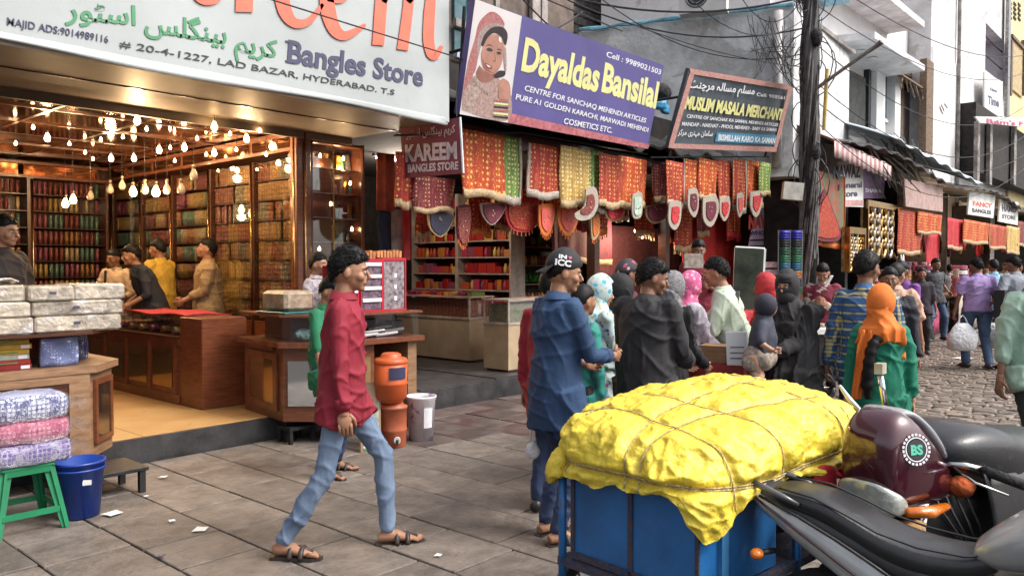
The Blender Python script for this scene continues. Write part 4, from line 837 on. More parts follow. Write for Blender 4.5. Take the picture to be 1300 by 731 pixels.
for x, y in ((-.1, -.08), (.13, -.08), (-.1, .1), (.13, .1)): q = MB(); q.box(c0.x+x-.015, c0.x+x+.015, c0.y+y-.015, c0.y+y+.015, 0, .12); q.build('leg', M['iron'], t)
# ================================================================ glass cabinet facing the street, between the two shops
def jumble(n, x0, x1, y, z, hmax, mats_, label, group, name='trinket', r0=.02):
    for i in range(n):
        x = x0+(x1-x0)*(i+.5)/n; h = rs.uniform(.4, 1)*hmax; w = (x1-x0)/n*.8; q = MB(); k = rs.randrange(4)
        if k == 0: q.bbox(x-w/2, x+w/2, y, y+.1, z, z+h, .004)
        elif k == 1: q.lathe([(w*.3, z), (w*.45, z+h*.3), (w*.2, z+h*.7), (w*.28, z+h)], (x, y+.05, 0), 10)
        elif k == 2: q.lathe([(w*.2, z), (w*.48, z+h*.15), (w*.48, z+h*.8), (w*.3, z+h)], (x, y+.05, 0), 10)
        else: q.xbox(Matrix.Translation((x, y+.05, z+h/2))@Matrix.Rotation(rs.uniform(-.2, .2), 4, 'Y'), w*.7, .06, h)
        q.solo(name, mats_[rs.randrange(len(mats_))], label.replace('ORDI', ordn(i)).replace('SHELF', ordn(int(round((z-1.02)/.28)))), 'trinket', group)
tm_ = [mat('trinket_'+n, hexc(h), .3, m_, (20, .3)) for n, h, m_ in (('brass', 'b8893a', .8), ('green', '2f5a3a', 0), ('wine', '6e2430', 0), ('silver', '9a9a98', .8), ('teal', '2a5a60', 0), ('cream', 'c0a878', 0))]
t = thing('display_cabinet', (5.6, 7.7, .2), 'tall dim glass display cabinet right of the wood pillar, full of small ornaments', 'cabinet')
q = MB(); q.box(5.21, 5.25, 7.62, 8.05, .2, 3.0); q.box(5.92, 5.97, 7.62, 8.05, .2, 3.0); q.box(5.25, 5.92, 7.64, 8.02, 2.96, 3.0); q.build('case', M['woodd'], t); q = MB(); q.box(5.25, 5.92, 8.02, 8.05, .2, 3.0); q.build('added_mirror_back', mat('dim_cabinet_mirror', (.55, .48, .42), .06, .95, (2, .1)), t)  # mirror back added to multiply the bulb reflections
for z in (1.02, 1.3, 1.58, 1.86, 2.14, 2.42, 2.70):
    q = MB(); q.box(5.25, 5.92, 7.66, 8.02, z-.008, z); q.build('glass_shelf', M['steel'], t)
    jumble(rs.randrange(8, 11), 5.27, 5.9, 7.76, z+.001, .21, tm_, 'ornament ORDI from the left, SHELF shelf of the tall glass cabinet', 'ornaments in the glass cabinet')
q = MB(); q.box(5.25, 5.92, 7.64, 8.0, .2, 1.0); q.build('base', M['wood'], t)
q = MB(); q.box(5.25, 5.92, 7.625, 7.63, 1.0, 2.96); q.build('glass_front', M['glass'], t)
for i_, (bx_, bz_) in enumerate(((5.42, 2.9), (5.74, 2.9), (5.3, 2.36), (5.56, 2.36), (5.84, 2.62), (5.4, 1.84), (5.66, 1.82), (5.86, 2.08))): bulb(Vector((bx_, 7.72, bz_-.06)), .1, True, f'small bulb added for glints inside the tall glass cabinet, {["top left", "top right", "upper far left", "upper middle", "upper right edge", "lower left", "lower middle", "right edge"][i_]}', 7 if i_ < 2 else 0, .42)  # bulbs added to brighten the cabinet and fill it with glints
q = MB(); q.tube([(5.52, 7.61, 1.0), (5.52, 7.61, 2.95)], .01, 6); q.build('front_strip', M['brass'], t)
q = MB(); q.tube([(5.24, 7.6, 2.97), (5.9, 7.6, 2.97)], .02, 6); q.tube([(5.93, 7.6, .2), (5.93, 7.6, 3.0)], .022, 6); q.build('corner_trim', M['wood'], t)

# ================================================================ second shop: red goods on shelves, cream counters
s2 = thing('henna_shop', (7.5, 9, 0), 'dim henna shop behind the hanging cloths, with shelves of red goods', 'shop')
q = MB(); q.box(5.9, 14.2, 6.62, 13.0, -.04, .19); structure(q.build('shop_platform', M['darkstone']))
q = MB(); q.box(5.98, 7.6, 6.65, 10.9, .19, .2); structure(q.build('shop_floor', M['darkstone']))
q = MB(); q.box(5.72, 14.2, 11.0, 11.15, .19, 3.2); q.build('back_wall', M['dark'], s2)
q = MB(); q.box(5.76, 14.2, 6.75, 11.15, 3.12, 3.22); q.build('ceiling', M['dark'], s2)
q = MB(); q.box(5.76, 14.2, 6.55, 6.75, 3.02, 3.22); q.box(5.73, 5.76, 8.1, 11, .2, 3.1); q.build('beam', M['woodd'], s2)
for x in (9.35, 11.3): q = MB(); q.box(x, x+.12, 6.7, 6.84, .2, 3.05); q.build('post', M['woodd'], s2)
# shelves along its right wall
gc = [hexc(h) for h in ('a81c1c', 'c0502c', 'c8a040', '9c1c30', 'b83a5a', '6e1420', 'c87c30', 'b02820', '8c4a5a', 'd0b060')]
M['goods'] = palette('red_goods_box', gc, .45, 0, bump=(60, .4))
gboxes = []
for w in (.09, .13, .18):
    for h in (.11, .16):
        q = MB(); q.bbox(-.06, .06, -w/2, w/2, 0, h, .006); gboxes.append((w, q.mesh('goods_box', M['goods'])))
gm = MB(); gm.lathe([(.025, 0), (.036, .01), (.036, .1), (.02, .12), (.022, .15)], n=10); gjar = gm.mesh('goods_jar', M['goods'], smooth=True)
greenm = palette('green_goods', [hexc(h) for h in ('1f5a20', '2f7a2a', '3a6a2a', '6a3a2a', '24501c', '8a6a3a')], .6, 0)
frame_m = mat('pale_shelf_edge', (.42, .34, .28), .6)
ys = [8.12, 9.3, 10.4]
for b in range(2):
    y0, y1 = ys[b], ys[b+1]
    t = thing('goods_shelf', (9.25, y0, .2), ['near bay of pale edged shelving with red goods, right wall of the henna shop', 'far bay of pale edged shelving with red goods, henna shop'][b], 'shelf', 'goods shelves in the henna shop')
    q = MB(); q.box(9.15, 9.48, y0, y0+.035, .2, 2.75); q.box(9.15, 9.48, y1-.035, y1-.002, .2, 2.75); q.build('upright', frame_m, t)
    q = MB(); q.box(9.45, 9.48, y0+.035, y1-.04, .2, 2.75); q.build('back', mat('shelf_back', (.12, .03, .03), .8), t)
    for z in [.95+.26*i for i in range(7)]:
        q = MB(); q.box(9.15, 9.45, y0+.035, y1-.04, z-.022, z); q.build('shelf_board', frame_m, t)
        yy = y0+.06; k_ = -1
        while yy < y1-.16:
            k_ += 1
            if rs.random() < .3: o = inst('goods_jar', gjar, (9.24, yy+.04, z), 0); yy += .085; nm = 'jar'
            else: w, me = rs.choice(gboxes); o = inst('goods_box', me, (9.25, yy+w/2, z), rs.uniform(-.1, .1)); yy += w+.012; nm = 'box'
            tag(o, f'red or orange {nm}, {ordn(k_)} in from the street, {ordn(int(round((z-.95)/.26)))} shelf up, {["near", "far"][b]} henna bay', nm, f'red goods {nm} stock of the henna shop')
        if rs.random() < .6:
            pass
# cream counters
cream = mat('cream_laminate', (.44, .33, .21), .4, 0, (3, .15), dirt=((.25, .18, .12), 2.5, .62))
def cream_counter(x0, x1, y0, y1, lab, goods):
    t = thing('glass_counter', ((x0+x1)/2, (y0+y1)/2, .2), lab, 'counter')
    q = MB(); q.box(x0, x1, y0, y1, .24, .82); q.build('base', cream, t); q = MB(); q.box(x0+.03, x1-.03, y0+.03, y1-.03, .2, .24); q.build('plinth', M['woodd'], t)
    q = MB(); q.box(x0-.01, x1+.01, y0-.01, y1+.01, .82, .85); q.box(x0-.01, x1+.01, y0-.01, y1+.01, 1.13, 1.15); q.build('rail', frame_m, t)
    q = MB()
    for x in (x0, x1-.025):
        for y in (y0, y1-.025): q.box(x, x+.025, y, y+.025, .85, 1.13)
    q.build('corner_post', frame_m, t)
    q = MB(); q.box(x0+.05, x1-.05, y0+.05, y1-.05, .851, 1.09); q.build('stock_inside', goods, t)
    q = MB(); q.box(x0+.002, x0+.006, y0+.03, y1-.03, .85, 1.13); q.box(x0+.03, x1-.03, y0+.002, y0+.006, .85, 1.13); q.build('glass', M['glass'], t)
    return t
redstock = brocade('red_stock', (.16, .03, .03), (.42, .22, .12), 34, .5, .3)
cream_counter(8.1, 8.6, 7.98, 9.55, 'cream glass counter with red stock running into the henna shop', redstock)
cream_counter(7.68, 9.0, 6.86, 7.3, 'second cream glass counter, left of the man in the denim shirt', mat('green_stock', (.10, .16, .08), .5, 0, (25, .8), col2=(.30, .24, .2)))
for i in range(12):
    y = 8.05+.12*i; q = MB(); q.xbox(Matrix.Translation((8.3+rs.uniform(-.08, .08), y, 1.18))@Matrix.Rotation(rs.uniform(-.3, .3), 4, 'Z'), .3, .09, .035+.03*rs.random())
    q.solo('packet', palette('counter_packets', [hexc(h) for h in ('c0502c', 'a81c1c', '6a7a2a', 'c89040', '8a2a4a')], .4), f'bright packet, {ordn(i)} from the street on the cream counter', 'packet', 'bright packets on the cream counter')
# shelves of the third shop, facing the street: green bundles and jars
t = thing('goods_shelf', (10.3, 8.6, .2), 'shelving of green bundles and jars behind the denim shirt man', 'shelf')
q = MB(); q.box(9.5, 9.54, 8.3, 8.7, .2, 2.75); q.box(11.2, 11.24, 8.3, 8.7, .2, 2.75); q.build('upright', M['wood'], t)
q = MB(); q.box(9.54, 11.2, 8.66, 8.7, .2, 2.75); q.build('back', M['dark'], t)
for zi, z in enumerate([.7+.3*i for i in range(7)]):
    q = MB(); q.box(9.54, 11.2, 8.3, 8.66, z-.02, z); q.build('shelf_board', M['wood'], t)
    x = 9.6; k_ = -1
    while x < 11.1:
        k_ += 1
        if zi in (4, 5, 2) and rs.random() < .9:
            q = MB()
            for k in range(9): a_ = rs.uniform(0, 6.3); c_ = Vector((x+.07+rs.uniform(-.05, .05), 8.4+rs.uniform(-.04, .04), z+.03)); q.tube([c_, c_+Vector((.05*math.cos(a_), .04*math.sin(a_), .08)), c_+Vector((.09*math.cos(a_), .07*math.sin(a_), .11+.04*rs.random()))], [.02, .018, .004], 5, flat=.35)
            q.solo('green_bundle', greenm, f'green leaf bundle, {ordn(k_)} from the left on the {ordn(zi)} shelf behind the denim shirt man', 'bundle', 'green bundles on the shelving'); x += .15
        else: tag(inst('goods_jar', gjar, (x+.04, 8.4, z), 0), f'jar, {ordn(k_)} from the left on the {ordn(zi)} shelf behind the denim shirt man', 'jar', 'jars on the shelving behind the denim shirt man'); x += .085
# shop lamp, a lit bulb seen at the dark opening
p = PY(808, 293, 7.2); t = thing('light_bulb', p, 'single lit bulb hanging in the dark shop opening under the violet banner', 'light bulb')
q = MB(); q.ell(p, (.035, .035, .045), 12, 8); q.build('glass_bulb', M['bulb_on'], t, True); q = MB(); q.tube([p+Vector((0, 0, .04)), (p.x, p.y, 3.12)], .004, 5); q.build('flex', M['cable'], t)
l = bpy.data.lights.new('bulb_light', 'POINT'); l.energy = 45; l.color = (1, .75, .5); l.shadow_soft_size = .05; o = bpy.data.objects.new('bulb_light', l); C.objects.link(o); o.location = p-Vector((0, 0, .12))
# the henna shop's own tube light on the ceiling
t = thing('tube_light', (7.4, 8.6, 3.08), 'tube light on the henna shop ceiling above the counters', 'light'); q = MB(); q.box(6.9, 7.9, 8.58, 8.64, 3.07, 3.11); q.build('housing', M['white'], t); q = MB(); q.tube([(6.95, 8.61, 3.05), (7.85, 8.61, 3.05)], .013, 8); q.build('tube', mat('lit_tube', (1, 1, 1), .4, emit=((1, .88, .75), 8)), t)
l = bpy.data.lights.new('tube_lamp', 'POINT'); l.energy = 48; l.color = (1, .84, .68); l.shadow_soft_size = .2; o = bpy.data.objects.new('tube_lamp', l); C.objects.link(o); o.location = (7.4, 8.6, 2.85)

# ================================================================ hanging cloths and pennants
B_rg = brocade('red_gold_brocade', (.34, .03, .022), (.60, .33, .09), 17, .6, .20)
B_og = brocade('orange_gold_brocade', (.44, .06, .02), (.66, .38, .10), 15, .6, .22)
B_gg = brocade('gold_brocade', (.42, .26, .07), (.66, .50, .22), 18, .55, .28)
B_gr = brocade('green_brocade', (.13, .24, .06), (.55, .48, .2), 18, .6, .25)
B_mr = brocade('maroon_brocade', (.17, .02, .03), (.50, .30, .15), 22, .6, .2)
B_cr = mat('gold_lace', (.48, .38, .22), .5, 0, (45, .5), col2=(.30, .17, .07), bump=(90, .6))
B_wh = mat('white_bead_lace', (.50, .45, .38), .5, 0, (60, .5), col2=(.22, .16, .12), bump=(90, .6))
redc = mat('scarlet_cloth', (.50, .02, .03), .7, 0, (6, .3), bump=(30, .3)); mrc = mat('maroon_cloth', (.13, .012, .03), .75, 0, (6, .3), bump=(30, .3)); orc = mat('orange_cloth', (.58, .14, .02), .7, 0, (6, .3), bump=(30, .3)); navc = mat('navy_sequins', (.02, .018, .06), .5, 0, (40, .6)); pinkc = mat('coral_cloth', (.62, .10, .08), .7, 0, (6, .3)); grnc = mat('green_cloth', (.02, .16, .05), .7, 0, (6, .3), bump=(30, .3))
ncl = [0]
def hang(x0, x1, yt, yb, Y, m, bm, label, borders='b', folds=3, amp=.02, tilt=0, group=None, name='hanging_cloth'):
    a = PY(x0, yt, Y); b = PY(x1, yt, Y); c = PY(x0, yb, Y); W = b.x-a.x; H = a.z-c.z; ph = ncl[0]*1.7; ncl[0] += 1
    t = thing(name, (a.x+W/2, Y, a.z), label, 'cloth', group)
    def f(u, v, l=0.): return Vector((a.x+W*u+tilt*v*W+.012*math.sin(v*5+ph), Y-l+amp*(math.sin(u*folds*2*math.pi+ph+v*.7)*(.4+.6*v)+.35*math.sin(u*11+v*3)), a.z-H*v-.02*math.sin(u*math.pi+ph)*v+.012*math.sin(u*9+ph)*v))
    q = MB(); q.grid(f, 14, 8, .012, (0, 1, 0)); q.build('cloth', m, t, True)
    bw = min(.09, H*.14)
    if 'b' in borders: q = MB(); q.grid(lambda u, v: f(u, 1-bw/H+(bw/H+.01)*v, .010), 14, 2, .008, (0, 1, 0)); q.build('border', bm, t, True)
    e = min(.05, W*.18)/W
    if 'l' in borders: q = MB(); q.grid(lambda u, v: f(-.01+e*u, v, .009), 2, 8, .007, (0, 1, 0)); q.build('border', bm, t, True)
    if 'r' in borders: q = MB(); q.grid(lambda u, v: f(1.01-e+e*u, v, .009), 2, 8, .007, (0, 1, 0)); q.build('border', bm, t, True)
    if 'f' in borders:
        q = MB()
        for i in range(16): p = f(i/15, 1); q.tube([p, p+Vector((.004*math.sin(i*3), 0, -.06))], .006, 4)
        stuff(q.build('fringe', bm, t))
    if yt < 240: q = MB(); p = f(.5, 0); q.tube([p, p+Vector((0, .05, .12))], .004, 4); q.build('hook', M['iron'], t)
    return t
hg = 'embroidered cloths hung along the shop fronts'
for a_ in [(503, 528, 192, 262, 6.55, B_rg, B_cr, 'narrow red and gold cloth left of the maroon hanging sign', 'b'), (526, 577, 222, 268, 6.5, B_mr, B_cr, 'banded maroon and gold cloth just below the maroon hanging sign', 'b'),
           (586, 640, 163, 250, 6.3, B_og, B_cr, 'large orange red gold-motif cloth right of the maroon hanging sign', 'b'), (631, 661, 170, 256, 6.4, B_gr, B_wh, 'green cloth with cream lace edge beside the large orange red one', 'rb'),
           (671, 716, 181, 249, 6.3, B_rg, B_wh, 'red gold cloth with cream lace on its left edge, under the violet banner', 'lb'), (712, 749, 184, 262, 6.25, B_gg, B_cr, 'yellow gold cloth in the middle of the row under the violet banner', 'b'),
           (745, 766, 189, 268, 6.3, B_gr, B_wh, 'light green cloth right of the yellow gold one', 'b'), (761, 787, 194, 262, 6.22, B_rg, B_cr, 'red gold cloth right of the light green one', 'b'), (785, 821, 197, 262, 6.25, B_og, B_cr, 'orange red cloth at the right end under the violet banner', 'b'),
           (829, 848, 206, 256, 6.4, B_mr, B_cr, 'dark maroon cloth in the gap between the two banners', 'b'), (846, 867, 203, 262, 6.0, B_rg, B_wh, 'leftmost red gold cloth under the slate sign', 'b'), (868, 886, 201, 264, 6.05, B_og, B_wh, 'second cloth from left under the slate sign, slanting', 'lb'),
           (888, 911, 200, 253, 6.0, B_og, B_cr, 'third cloth from left under the slate sign, orange with gold rows', 'b'), (912, 928, 202, 256, 6.0, B_rg, B_cr, 'slim fourth cloth from left under the slate sign', 'b'), (930, 947, 201, 268, 5.95, B_rg, B_wh, 'fifth cloth under the slate sign with cream lace both sides', 'lrb'),
           (947, 971, 202, 262, 6.0, B_og, B_cr, 'wide orange cloth near the right end under the slate sign', 'b'), (965, 979, 205, 248, 5.9, B_gr, B_cr, 'rightmost yellow green strip under the slate sign', 'b')]:
    hang(*a_[:8], borders=a_[8], group=hg)
for i_, (x0_, x1_, yt_, yb_, Y_, m_, bm_) in enumerate([(596, 622, 236, 300, 6.95, B_rg, orc), (628, 652, 240, 290, 7.0, B_mr, B_cr), (664, 690, 236, 286, 7.0, B_rg, B_cr), (694, 716, 236, 276, 6.95, B_og, B_cr), (722, 744, 246, 292, 7.0, B_mr, redc), (752, 772, 240, 296, 6.9, B_rg, orc), (776, 800, 236, 280, 6.95, B_mr, B_cr), (806, 830, 236, 300, 7.0, B_rg, B_cr),
      (838, 856, 236, 306, 6.9, B_mr, orc), (858, 880, 250, 318, 6.8, B_rg, B_cr), (886, 902, 252, 300, 6.7, B_mr, B_cr), (922, 940, 250, 302, 6.65, B_rg, redc), (962, 984, 240, 262, 6.5, B_mr, B_cr), (530, 548, 256, 300, 7.0, B_rg, B_cr), (556, 574, 262, 290, 7.1, B_og, B_cr)]):
    hang(x0_, x1_, yt_, yb_, Y_, m_, bm_, f'{["red gold", "maroon", "orange red"][[B_rg, B_mr, B_og].index(m_)]} cloth in the shaded second row, {ordn(i_)} hung there', borders='bf' if i_ % 2 else 'b', group='shaded second row of hung cloths')
def pennant(outline, Y, m, bm, label, inner=.86, fringe=False, dy=0):
    pts = [PY(x, y, Y) for x, y in curve(outline+[outline[0]], 4)[:-1]]; cen = sum(pts, Vector())/len(pts)
    t = thing('pennant', cen, label, 'pennant', 'small hanging pennants and toran pieces')
    q = MB(); q.prism(pts, (0, .018, 0)); q.build('edging', bm, t)
    q = MB(); q.prism([cen+(p-cen)*inner-Vector((0, .014, 0)) for p in pts], (0, .013, 0)); q.build('cloth', m, t)
    for k in range(3): q = MB(); p = cen+Vector((rs.uniform(-.3, .3)*(pts[0]-cen).length, -.018, rs.uniform(-.3, .3)*(pts[0]-cen).length)); q.ell(p, (.014, .006, .014), 8, 5); q.build('bead', B_cr, t, True)
    if fringe:
        q = MB(); lo = sorted(pts, key=lambda p: p.z)[:7]
        for p in lo: q.tube([p, p+Vector((0, 0, -.05))], .008, 5)
        stuff(q.build('tassels', orc, t))
    top = max(pts, key=lambda p: p.z); q = MB(); q.tube([top, top+Vector((0, .04, .12))], .003, 4); q.build('string', M['cable'], t)
for a_ in [([(543, 268), (574, 270), (573, 286), (560, 301), (546, 290)], 6.6, navc, B_cr, 'navy sequinned pointed pennant with cream edging under the maroon sign'), ([(580, 262), (597, 262), (596, 296), (588, 312), (581, 298)], 6.55, B_mr, mrc, 'slim maroon pennant right of the navy one', .9, True),
           ([(610, 258), (641, 258), (638, 272), (625, 286), (613, 274)], 6.5, mrc, B_wh, 'maroon V shaped pennant with white beaded edge'), ([(641, 254), (684, 254), (683, 280), (672, 294), (652, 292), (643, 278)], 6.55, B_rg, redc, 'red and gold double lobed pennant under the first gap', .85, True),
           ([(684, 260), (703, 260), (702, 286), (694, 300), (685, 288)], 6.4, pinkc, orc, 'orange fringed pennant left of the leaf shaped one', .7, True), ([(709, 263), (732, 262), (733, 284), (721, 300), (709, 284)], 6.4, pinkc, orc, 'leaf shaped orange pennant under the yellow gold cloth', .7, True),
           ([(744, 240), (756, 238), (760, 258), (752, 276), (736, 280), (730, 272), (742, 262)], 6.1, B_mr, B_wh, 'crescent shaped white beaded piece over the green cloth', .6), ([(750, 272), (760, 272), (761, 296), (752, 304)], 6.4, orc, B_cr, 'slim orange tassel pennant right of the leaf shaped one', .7, True),
           ([(768, 262), (792, 262), (790, 276), (780, 281), (770, 276)], 6.35, redc, B_cr, 'small scarlet pennant under the right part of the violet banner', .8), ([(803, 247), (815, 245), (815, 272), (808, 278), (803, 272)], 6.1, mat('pale_green_cloth', (.4, .52, .42), .6), B_wh, 'small pale green lace piece at the right end under the violet banner', .7),
           ([(820, 262), (848, 258), (846, 276), (832, 284), (821, 276)], 6.5, mrc, B_cr, 'maroon pennant in the dark gap between the banners', .85), ([(850, 256), (864, 256), (864, 280), (857, 292), (849, 282)], 5.9, redc, B_wh, 'scarlet pointed pennant with white edge, leftmost under the slate sign', .6),
           ([(874, 240), (885, 240), (887, 262), (882, 276), (874, 264)], 5.9, mrc, B_wh, 'maroon pennant with white edge, second under the slate sign', .6), ([(893, 250), (910, 250), (912, 270), (903, 288), (893, 278)], 5.9, mrc, B_wh, 'broad maroon crescent with white edge, third under the slate sign', .62),
           ([(914, 252), (926, 252), (926, 270), (920, 281), (914, 270)], 5.9, redc, B_wh, 'scarlet pennant with white edge, fourth under the slate sign', .6), ([(936, 246), (944, 246), (943, 268), (939, 276), (936, 266)], 5.86, pinkc, B_wh, 'slim coral pennant on the fifth cloth under the slate sign', .6),
           ([(953, 244), (967, 243), (967, 262), (960, 276), (953, 264)], 5.9, redc, B_wh, 'scarlet pennant with white edge, rightmost under the slate sign', .6)]:
    pennant(*a_)
# big draped cloths deeper in
hang(700, 775, 268, 335, 7.6, mrc, B_cr, 'dark maroon curtain hanging behind the denim shirt man', 'b', 4, .04, name='curtain')
hang(868, 962, 262, 372, 6.9, mat('red_orange_curtain', (.50, .035, .02), .65, 0, (2.2, .5), col2=(.34, .01, .015), bump=(20, .3)), orc, 'scarlet draped curtain behind the spice stall with orange edge', 'r', 5, .05, name='curtain')
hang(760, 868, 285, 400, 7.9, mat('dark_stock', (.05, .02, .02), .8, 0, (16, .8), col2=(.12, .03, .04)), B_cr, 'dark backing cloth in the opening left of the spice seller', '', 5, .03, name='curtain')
q = MB(); a = PY(489, 195, 7.3); b = PY(501, 268, 7.3); t = thing('hanging_cloth', (a.x, 7.3, a.z), 'plain rust orange cloth hanging left of the maroon sign', 'cloth'); q.grid(lambda u, v: Vector((a.x-.12+.26*u-.03*(1-v)*(u-.5), 7.3+.03*math.sin(u*12), a.z-(a.z-b.z)*v)), 12, 5, .02, (0, 1, 0)); q.build('cloth', mat('rust_cloth', (.36, .07, .03), .75, 0, (5, .3)), t, True)
hang(481, 496, 268, 322, 7.35, mat('navy_cloth', (.012, .015, .045), .8), navc, 'navy garment hanging below the rust orange cloth', '', 2, .02)
a, b, c, d = PY(498, 328, 7.3), PY(512, 328, 7.3), PY(512, 266, 7.3), PY(498, 266, 7.3); board('poster', [d, c, b, a], mat('grey_poster', (.34, .30, .28), .5, 0, (6, .6), col2=(.1, .07, .07)), 'faded grey poster beside the navy garment', 'poster', th=.02)
a, b, c, d = PY(513, 330, 7.25), PY(521, 330, 7.25), PY(521, 266, 7.25), PY(513, 266, 7.25); board('poster', [d, c, b, a], redc, 'narrow scarlet panel right of the grey poster', 'poster', th=.02)
# support ropes and pipe that carry the row
q = MB(); q.tube([PY(500, 172, 6.4), PY(660, 168, 6.35), PY(822, 196, 6.3)], .012, 6); q.solo('hanging_rail', M['iron'], 'thin rail carrying the cloths under the violet banner', 'rail')
q = MB(); q.tube([PY(826, 200, 6.15), PY(980, 199, 6.0)], .012, 6); q.solo('hanging_rail', M['iron'], 'thin rail carrying the cloths under the slate sign', 'rail')

# ================================================================ spice and bangle stall in front of the curtain
t = thing('stall_counter', (12.2, 6.0, 0), 'red clothed stall counter piled with goods behind the two scarfed women', 'counter')
q = MB(); q.grid(lambda u, v: Vector((10.9+2.5*u, 5.55+.02*math.sin(u*40)*v, 1.05-.99*v)), 40, 4, .02, (0, 1, 0)); q.build('cloth_front', redc, t, True); q = MB(); q.box(10.88, 13.42, 5.56, 6.4, .02, 1.04); q.build('body', mat('red_cloth_side', (.33, .015, .02), .8), t); q = MB(); q.box(10.85, 13.45, 5.53, 6.45, 1.04, 1.06); q.build('top', M['woodl'], t)
tr = [mat('tray_goods_'+n, hexc(h), .5, 0, (30, .8), col2=hexc(k)) for n, h, k in (('silver', 'a8a8a4', '54504c'), ('brown', '8a5a34', '3a2010'), ('green', '8a9a5a', '3a4a20'), ('white', 'c0b8b0', '7a6a60'))]
for i in range(8):
    x = 11.0+.3*i; q = MB(); q.bbox(x, x+.27, 5.6, 6.0, 1.062, 1.10+.05*(i % 3), .01); q.solo('goods_tray', tr[i % 4], f'{["silver", "brown", "green", "white"][i % 4]} tray of goods, {["first", "second", "third", "fourth", "fifth", "sixth", "seventh", "last"][i]} from the left on the red stall counter', 'tray', 'trays on the red stall counter')
# framed mirror / glass panel
a, b, c, d = P(930, 392, 9.6), P(966, 392, 9.4), P(970, 316, 9.4), P(933, 314, 9.6)
t, pl = board('mirror_board', [d, c, b, a], mat('grey_green_glass', (.16, .20, .15), .12, .2, (3, .6), col2=(.05, .07, .06)), 'grey green glass panel in a pale frame behind the pale green shirt man', 'glass panel', th=.05, frame=M['white'], fw=.018)
# pink wholesale poster sign
a, b, c, d = PY(944, 350, 6.35), PY(1000, 350, 6.35), PY(998, 257, 6.35), PY(962, 262, 6.35)
t, pl = board('poster_sign', [d, c, b, a], mat('lilac_print', (.55, .42, .52), .5, 0, (3, .2)), 'lilac poster with red NAWAZ lettering behind the bangle rack', 'sign', th=.03)
pl = mkplane(a, b, d); q = MB(); lettering(q, "NAWAZ", pl, (950, 290), (990, 288), (950.5, 273), .05); q.build('lettering', M['red'], t); q = MB(); lettering(q, "WHOLESALE", pl, (952, 299), (990, 297), (952, 293), .03)
for k in range(4): flat(q, [(952, 304+k*8), (989, 303+k*8), (989, 305+k*8), (952, 306+k*8)], pl)
for k in range(3): flat(q, [(976, 262+k*4), (994, 262+k*4), (994, 263+k*4), (976, 263+k*4)], pl)
q.build('lettering', M['navy'], t)
# rack of coloured bangles
cols = [('blue', '1c1c8c'), ('black', '16181c'), ('dark green', '14442c'), ('green', '1c5c3a'), ('teal', '1c5a78'), ('orange', 'a8682c'), ('navy', '202848'), ('bottle green', '2a5a30'), ('red', '9c2a1c'), ('gold', '9a7a2c')]
c0 = PD(1003, 10.2)
t = thing('bangle_rack', c0, 'upright rack of coloured bangle columns at the pole, blue on top', 'rack')
for k, (n_, h) in enumerate(cols):
    z = 1.99-.1*k-.02; m_ = mat('bangles_'+n_.replace(' ', '_'), hexc(h), .25, .3, (60, .4), bump=(120, .4))
    for s_ in range(2):
        for j in range(3): q = MB(); p = c0+RT*(-.075+.15*s_)+Vector((0, 0, z-.03+.031*j)); q.tube([p-RT*.062, p+RT*.062], .036, 10); q.build('bangles', m_, t, True)
q = MB()
for s_ in (-.15, 0, .15): p = c0+RT*s_; q.tube([p, p+Vector((0, 0, 2.04))], .009, 6)
q.build('rod', M['steel'], t); q = MB(); q.xbox(Matrix.Translation(c0+Vector((0, 0, .5)))@Matrix.Rotation(math.atan2(RT.y, RT.x), 4, 'Z'), .36, .3, 1.0); q.build('base', mat('rack_base', (.25, .17, .10), .7), t)
c0 = PD(976, 10.4)
t = thing('bangle_stack', c0, 'leaning stack of pink and white banded bangle boxes left of the rack', 'stack')
for k in range(8):
    p = c0+Vector((0, 0, .9+.1*k))+RT*.01*math.sin(k*2); q = MB(); q.xbox(Matrix.Translation(p)@Matrix.Rotation(math.atan2(RT.y, RT.x)+.1*math.sin(k), 4, 'Z'), .24, .2, .075); q.build('box', [mat('pink_box', (.5, .18, .25), .5, 0, (30, .6), col2=(.6, .5, .5)), mat('rose_box', (.42, .10, .12), .5, 0, (30, .6), col2=(.6, .5, .48))][k % 2], t)
q = MB(); q.xbox(Matrix.Translation(c0+Vector((0, 0, .43)))@Matrix.Rotation(math.atan2(RT.y, RT.x), 4, 'Z'), .3, .3, .85); q.build('table', M['woodl'], t)
# ================================================================ upper buildings
def rect(mb, x0, x1, y0, y1, Y, th, d=0):   # photo rectangle laid on the facade plane Y (verticals kept upright)
    a = PY(x0, (y0+y1)/2, Y); b = PY(x1, (y0+y1)/2, Y); z1 = PY((x0+x1)/2, y0, Y).z; z0 = PY((x0+x1)/2, y1, Y).z
    mb.box(a.x, b.x, Y-th, Y-d, z0, z1); return a.x, b.x, z0, z1
q = MB(); q.box(14.2, 14.3, 5.6, 12, .0, 3.6); structure(q.build('party_wall', M['dark'])); q = MB(); q.box(7.2, 14.2, 6.64, 11, .19, .21); structure(q.build('shop_floor', M['darkstone']))
t = thing('upper_building', (7.5, 8, 3.2), 'brown building front above the left shops with teal window strip', 'building')
q = MB(); q.box(-6, 8.2, 7.62, 8.4, 3.25, 9); q.build('wall', M['brownwall'], t)
for y0, y1 in ((-60, 28), (38, 68)):
    q = MB(); rect(q, 575, 592, y0, y1, 7.6, .03, -.02); o = q.build('window', M['tealglass'], t)
q = MB(); rect(q, 575, 602, 68, 78, 7.55, .08, 0); q.build('ledge', mat('pale_blue_ledge', (.35, .4, .5), .6), t); q = MB(); rect(q, 575, 602, 28, 38, 7.55, .06, 0); rect(q, 592, 600, -60, 130, 7.6, .07, 0); q.build('mullion', M['greyd'], t)
